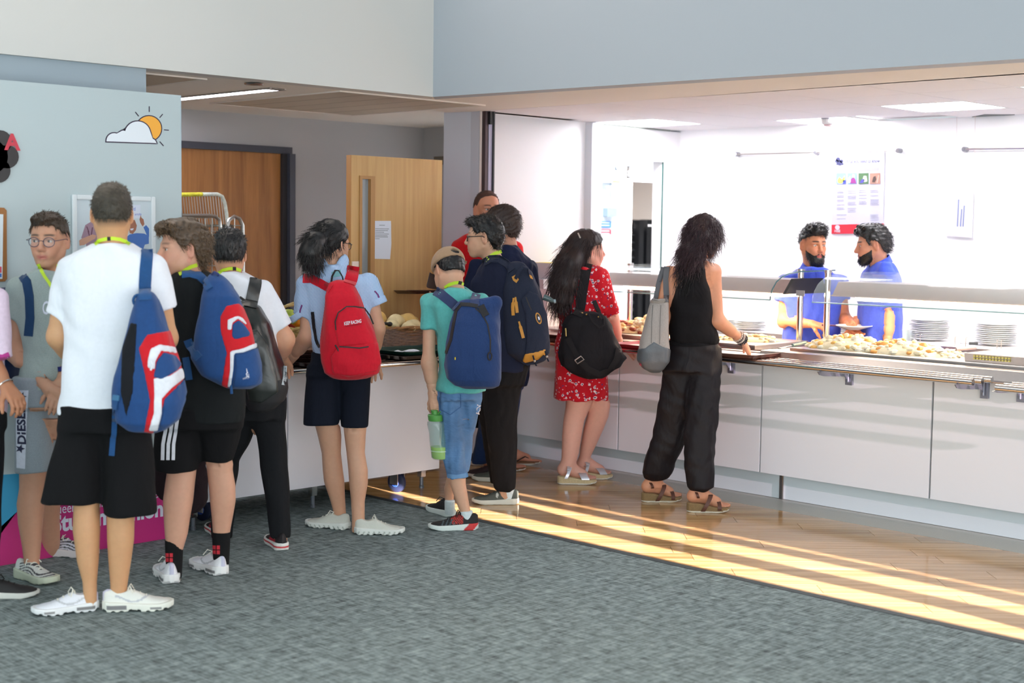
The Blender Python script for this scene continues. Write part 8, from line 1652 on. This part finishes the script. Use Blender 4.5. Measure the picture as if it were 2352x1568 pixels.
    SS = Surf(*s.VQ, vq); M_ts = mat('tote_strap', (92, 92, 98), .6); ribbon('shoulder_strap', SS, [(1527, 606), (1519, 630), (1512, 655), (1506, 690)], 12, M_ts, t, .008, .005); ribbon('shoulder_strap', SS, [(1534, 606), (1530, 640), (1530, 670), (1531, 694)], 11, M_ts, t, .009, .005); ribbon('seam', Surf(vq), [(1500, 700), (1497, 740), (1496, 788)], 1.6, mat('tote_seam', (110, 106, 106), .8), t, .002, .001, 6); ribbon('seam', Surf(vq), [(1518, 700), (1516, 740), (1515, 790)], 1.6, mat('tote_seam', (110, 106, 106), .8), t, .002, .001, 6); ribbon('rim', Surf(vq), [(1494, 692), (1512, 694), (1533, 690)], 7, cloth('tote_rim', (140, 132, 126), .9, .2), t, .004, .004, 4)
    decal('patch', Surf((vq[0] - np.array([0, .005, 0]), vq[1])), None, None, None, None, mat('patch_red', (140, 50, 66), .5), t, .003, poly=[[(1467, 826), (1474, 828), (1474, 842), (1469, 838)]])
black_woman()
c = on_x(1690, 812, 6.86); tray('food_tray', (c[0] + .05, c[1] + .03, .8705), .36, .46, .04, (96, 62, 54), 'brown tray with a white sheet slid along the rail by the woman in black'); t_ = MB().rbox(c[0] - .09, c[0] + .19, c[1] - .15, c[1] + .22, .8765, .879, .02).build('paper_sheet', mat('paper_white', (240, 240, 244), .6)); tag(t_, 'white paper liner lying on the tray of the woman in black', 'paper')
c = on_x(1452, 806, 6.87); tray('food_tray', (c[0] + .02, c[1] - .1, .8705), .30, .36, -.03, (150, 26, 40), 'red tray standing in for the red dress mirrored in the rail')  # red piece imitates the dress's reflection in the rail front
c = on_x(1262, 790, 6.87); tray('food_tray', (c[0] + .02, c[1] - .05, .8705), .34, .42, .05, (96, 62, 54), 'brown tray on the rail left of the woman in the red dress'); tray('food_tray', (c[0] + .03, c[1] - .02, .894), .34, .42, -.04, (112, 76, 66), 'second brown tray stacked left of the woman in the red dress')
# --- the two servers ---
M_polo = cloth('polo_blue', (62, 84, 196), fold=.5)
def polo(s, name, rows, hd, sl, nk, seed):
    top(s, name, rows, hd, sl, M_polo, nk, fold=.0055, seed=seed, fsc=1.1)
def collar_ring(s, H, c, r, yaw, tilt=.02):
    mb = []; y = math.radians(yaw)
    for k in range(25):
        a = math.radians(18 + 324 * k / 24); f = np.array([math.sin(y + a), math.cos(y + a), 0]); mb.append(c + f * r * (1.06 if abs(math.cos(a)) < .7 else .98) + np.array([0, 0, -tilt * math.cos(a) * 1.6]))
    V = []; 
    for p in mb: n = (p - c) * np.array([1, 1, 0]); n /= np.linalg.norm(n); V += [p + np.array([0, 0, .022]) - n * .008, p + n * .014 - np.array([0, 0, .018]), p + n * .018 - np.array([0, 0, .018]), p + np.array([0, 0, .026]) - n * .004]
    MB().add(to_world(np.array(V)), [(i * 4 + k, i * 4 + (k + 1) % 4, i * 4 + 4 + (k + 1) % 4, i * 4 + 4 + k) for i in range(24) for k in range(4)] + [(0, 1, 2, 3), (96, 97, 98, 99)]).build('collar', M_polo, s.root, True)
def beard(s, H, full, m, m2, n, seed):
    G = Field(.0042); t = .007
    H.ell(G, (.030, 0, -.045), (.064 + t, .060 + t, .07 + t), .02); H.ell(G, (.068, 0, -.098), (.028 + t, .034 + t, .026 + t), .02)
    if full: H.ell(G, (.062, 0, -.112), (.036, .046, .046), .02)
    edge = lambda x, y, z: (lambda q: (q[2] - np.interp(q[0], [-.02, .0, .03, .055, .075, .12], [.0, -.01, -.040, -.050, -.052, -.050])) * .8)(H.loc(x, y, z))
    G.also(edge, .006); G.also(lambda x, y, z: (lambda q: -.005 - q[0] - .25 * (q[2] + .08))(H.loc(x, y, z)), .004); H.ell(G, (.105, 0, -.070), (.04, .023, .0115), .003, 's'); H.ell(G, (.1, .040, -.042), (.05, .020, .016), .01, 's'); H.ell(G, (.1, -.040, -.042), (.05, .020, .016), .01, 's'); H.ell(G, (.112, 0, -.034), (.03, .018, .0165), .004, 's')
    V, Q = G.run(); o = np_mesh('beard', V, Q, m, s.root); fuzz('beard_locks', V, Q, n, lambda v, nn: nn * .1 + H.M[0] * .1 + np.array([0, 0, -.8]), .014, m2, o, seed, wid=.0014)
def bearded():
    s = Person('bearded server in blue polo shirt facing the viewer with a serving spoon', 1868, 1092, (196, 130, 96))
    s.f = 9.45; w_ = to_world(s.P(1868, 560)[None])[0]; s.root.location = (w_[0], w_[1], 0)
    s.head(1868, 562, 0, 150, 4, 0, 1.0, (1868, 628, .02), .056, brow=(20, 16, 18), browt=1.1, eyes=(40, 28, 24), gaze=(.1, -.35), lip=(206, 106, 110), jaw=1.05, slit=.0036)
    hl = [(-.2, -.05), (-.06, -.045), (-.03, -.01), (-.012, .02), (.02, .005), (.04, .03), (.06, .055), (.08, .072), (.12, .075)]; s.hairline(.55, (60, 44, 40), hl, .03); H = s.H
    F = hair_field(H, [(-.2, .0), (-.03, .02), (.02, .045), (.05, .055), (.065, .066), (.12, .070)], .011, extra=[((.030, 0, .115), (.062, .062, .030)), ((.065, 0, .092), (.034, .05, .024))], groove=(.002, 4), seed=51); V, Q = F.run(); o = np_mesh('hair', V, Q, M_hair_black, s.root); fuzz('hair_locks', V, Q, 900, lambda v, n: n * .25 + H.M[0] * .3 + H.M[1] * .5, .024, mat('hair_black_locks', (26, 24, 24), .4), o, 5, wave=.003)
    beard(s, H, True, M_hair_black, mat('hair_black_locks', (26, 24, 24), .4), 900, 3)
    B = Field(.008); B.loft(s.LS([(626, 1838, 1898), (650, 1808, 1926), (720, 1802, 1928), (790, 1806, 1922), (850, 1808, 1920)], .115), .03, infl=-.013); s.arm((1804, 660, 0), (1802, 738, -.02), (1866, 744, -.22), (.042, .042, .038, .027), F=B); s.arm((1930, 660, .02), (1938, 734, -.02), (1960, 744, -.24), (.042, .040, .036, .026), F=B)
    B.loft(s.LS([(850, 1812, 1864), (1090, 1820, 1856)], None, 1.), .02); B.loft(s.LS([(850, 1866, 1918), (1090, 1876, 1912)], None, 1.), .02); s.add(B)
    s.hand((1866, 744, -.22), (1902, 752, -.30), (.1, .2, -1), -1, 1.0, 1., el=(1802, 738, -.02), thumb=.9); s.hand((1952, 748, -.22), (1976, 772, -.34), (.1, .0, 1), 1, .25, 1., el=(1938, 734, -.02), thumb=1.); s.finish()
    polo(s, 'polo_shirt', [(612, 1844, 1894), (622, 1826, 1910), (636, 1808, 1926), (654, 1800, 1934), (700, 1800, 1934), (760, 1798, 1928), (800, 1798, 1926), (850, 1800, 1926)], .13, [((1804, 652, 0), (1796, 692, -.01), 21, 20), ((1930, 650, .02), (1936, 690, .01), 20, 18)], (1868, 620, .02, .064), 61); collar_ring(s, H, s.P(1868, 616, .02), .067, 150 + 12)
    legs(s, 'trousers', [([(840, 1802, 1868), (1085, 1814, 1862)], 0, 0), ([(840, 1862, 1926), (1085, 1870, 1918)], 0, 0)], M_trouser_black, 1., .004, waist=([(835, 1804, 1924), (870, 1802, 1926)], .12)); tuck(s); ribbon('placket', Surf(s.cl['polo_shirt']), [(1876, 624), (1880, 640), (1882, 660)], 5, M_polo, s.root, .004, .003, 4)
    for px in (1838, 1894): 
        q = rfz_at(px, 1086, s.f); SH = to_world(q[None])[0]; 
    shoe(s.root, 1838, 1092, -80, .28, (24, 24, 26), (40, 40, 40), .03); shoe(s.root, 1896, 1092, -70, .28, (24, 24, 26), (40, 40, 40), .03)
    a, b = s.P(1888, 746, -.29), s.P(1924, 748, -.33); t = thing('serving_tool', to_world(a[None])[0], 'steel serving spoon in the hand of the bearded server', 'spoon'); MB().tube(to_world(np.array([a, b])), .006, 8).build('handle', mat('handle_plum', (86, 60, 96), .4), t, True); MB().tube(to_world(np.array([b, s.P(1934, 752, -.34), s.P(1946, 757, -.345)])), [.007, .022, .006], 10, flat=.3).build('bowl', M_steel, t, True)
    p = to_world(s.P(1961, 757, -.33)[None])[0]; o_ = PL.copy(); COL.objects.link(o_); o_.location = p; o_.scale = (.118 / .131,) * 2 + (1.3,); tag(o_, 'single white plate held out over the food by the bearded server', 'plate'); del o_['group']
bearded()
def profile():
    s = Person('server in blue polo shirt with dark beard seen in profile facing left', 2020, 1092, (200, 140, 112))
    s.f = 9.25; w_ = to_world(s.P(2018, 560)[None])[0]; s.root.location = (w_[0], w_[1], 0)
    s.head(2004, 562, 0, -97, 8, 0, 1.0, (2022, 616, .0), .054, brow=(22, 18, 20), eyes=(40, 30, 26), gaze=(0, -.2), nose=1.1, slit=.0040); H = s.H; s.hairline(.6, (50, 38, 36), [(-.2, -.075), (-.06, -.07), (-.03, -.02), (.0, .01), (.04, .04), (.12, .07)], .03)
    F = hair_field(H, [(-.16, -.07), (-.10, -.066), (-.06, -.05), (-.04, .0), (-.02, .01), (.01, .03), (.03, .0), (.042, .03), (.06, .055), (.08, .070), (.12, .07)], .014, extra=[((.035, 0, .110), (.062, .062, .034)), ((.075, 0, .09), (.03, .046, .022))], groove=(.003, 3.5), seed=52); V, Q = F.run(); V = relax(V, Q, 1); o = np_mesh('hair', V, Q, M_hair_black, s.root); fuzz('hair_locks', V, Q, 1300, lambda v, n: -n * .38 - H.M[0] * .8 + np.array([0, 0, -.5]), .026, mat('hair_wavy_locks', (44, 42, 48), .35, spec=.6), o, 6, wave=.004)
    beard(s, H, False, M_hair_black, mat('hair_black_locks', (26, 24, 24), .4), 800, 4)
    B = Field(.008); B.loft(s.LS([(618, 2004, 2044), (640, 1984, 2054), (700, 1976, 2058), (790, 1974, 2060), (850, 1976, 2058)], .15), .03, infl=-.014); s.arm((2036, 640, -.16), (2042, 720, -.16), (2038, 792, -.2), (.042, .040, .036, .026), F=B); s.arm((1996, 645, .14), (1986, 712, .1), (1962, 752, -.02), (.040, .038, .034, .025), F=B)
    B.loft(s.LS([(850, 1980, 2030), (1090, 1990, 2022)], None, 1., -.06), .02); B.loft(s.LS([(850, 2002, 2056), (1090, 2008, 2044)], None, 1., .08), .02); s.add(B); s.hand((2038, 792, -.2), (2032, 832, -.24), (-.5, 0, 0), 1, .5, 1., el=(2042, 720, -.16)); s.hand((1962, 752, -.02), (1946, 774, -.12), (0, 0, 1), -1, .3, 1., el=(1986, 712, .1)); s.finish()
    polo(s, 'polo_shirt', [(600, 2008, 2044), (614, 1996, 2054), (634, 1984, 2064), (660, 1976, 2068), (720, 1972, 2068), (800, 1968, 2068), (850, 1970, 2068)], .18, [((2036, 636, -.15), (2040, 704, -.16), 20, 19), ((1998, 640, .14), (1990, 690, .12), 19, 18)], (2022, 606, 0, .062), 62); collar_ring(s, H, s.P(2021, 604, 0), .064, -97)
    legs(s, 'trousers', [([(840, 1974, 2040), (1085, 1984, 2030)], -.06, -.06), ([(840, 1996, 2066), (1085, 2002, 2050)], .08, .08)], M_trouser_black, 1., .004, waist=([(835, 1974, 2064), (870, 1974, 2066)], .15)); tuck(s); shoe(s.root, 2024, 1110, 180, .28, (24, 24, 26), (40, 40, 40), .03); shoe(s.root, 2048, 1098, 180, .28, (24, 24, 26), (40, 40, 40), .03)
profile()
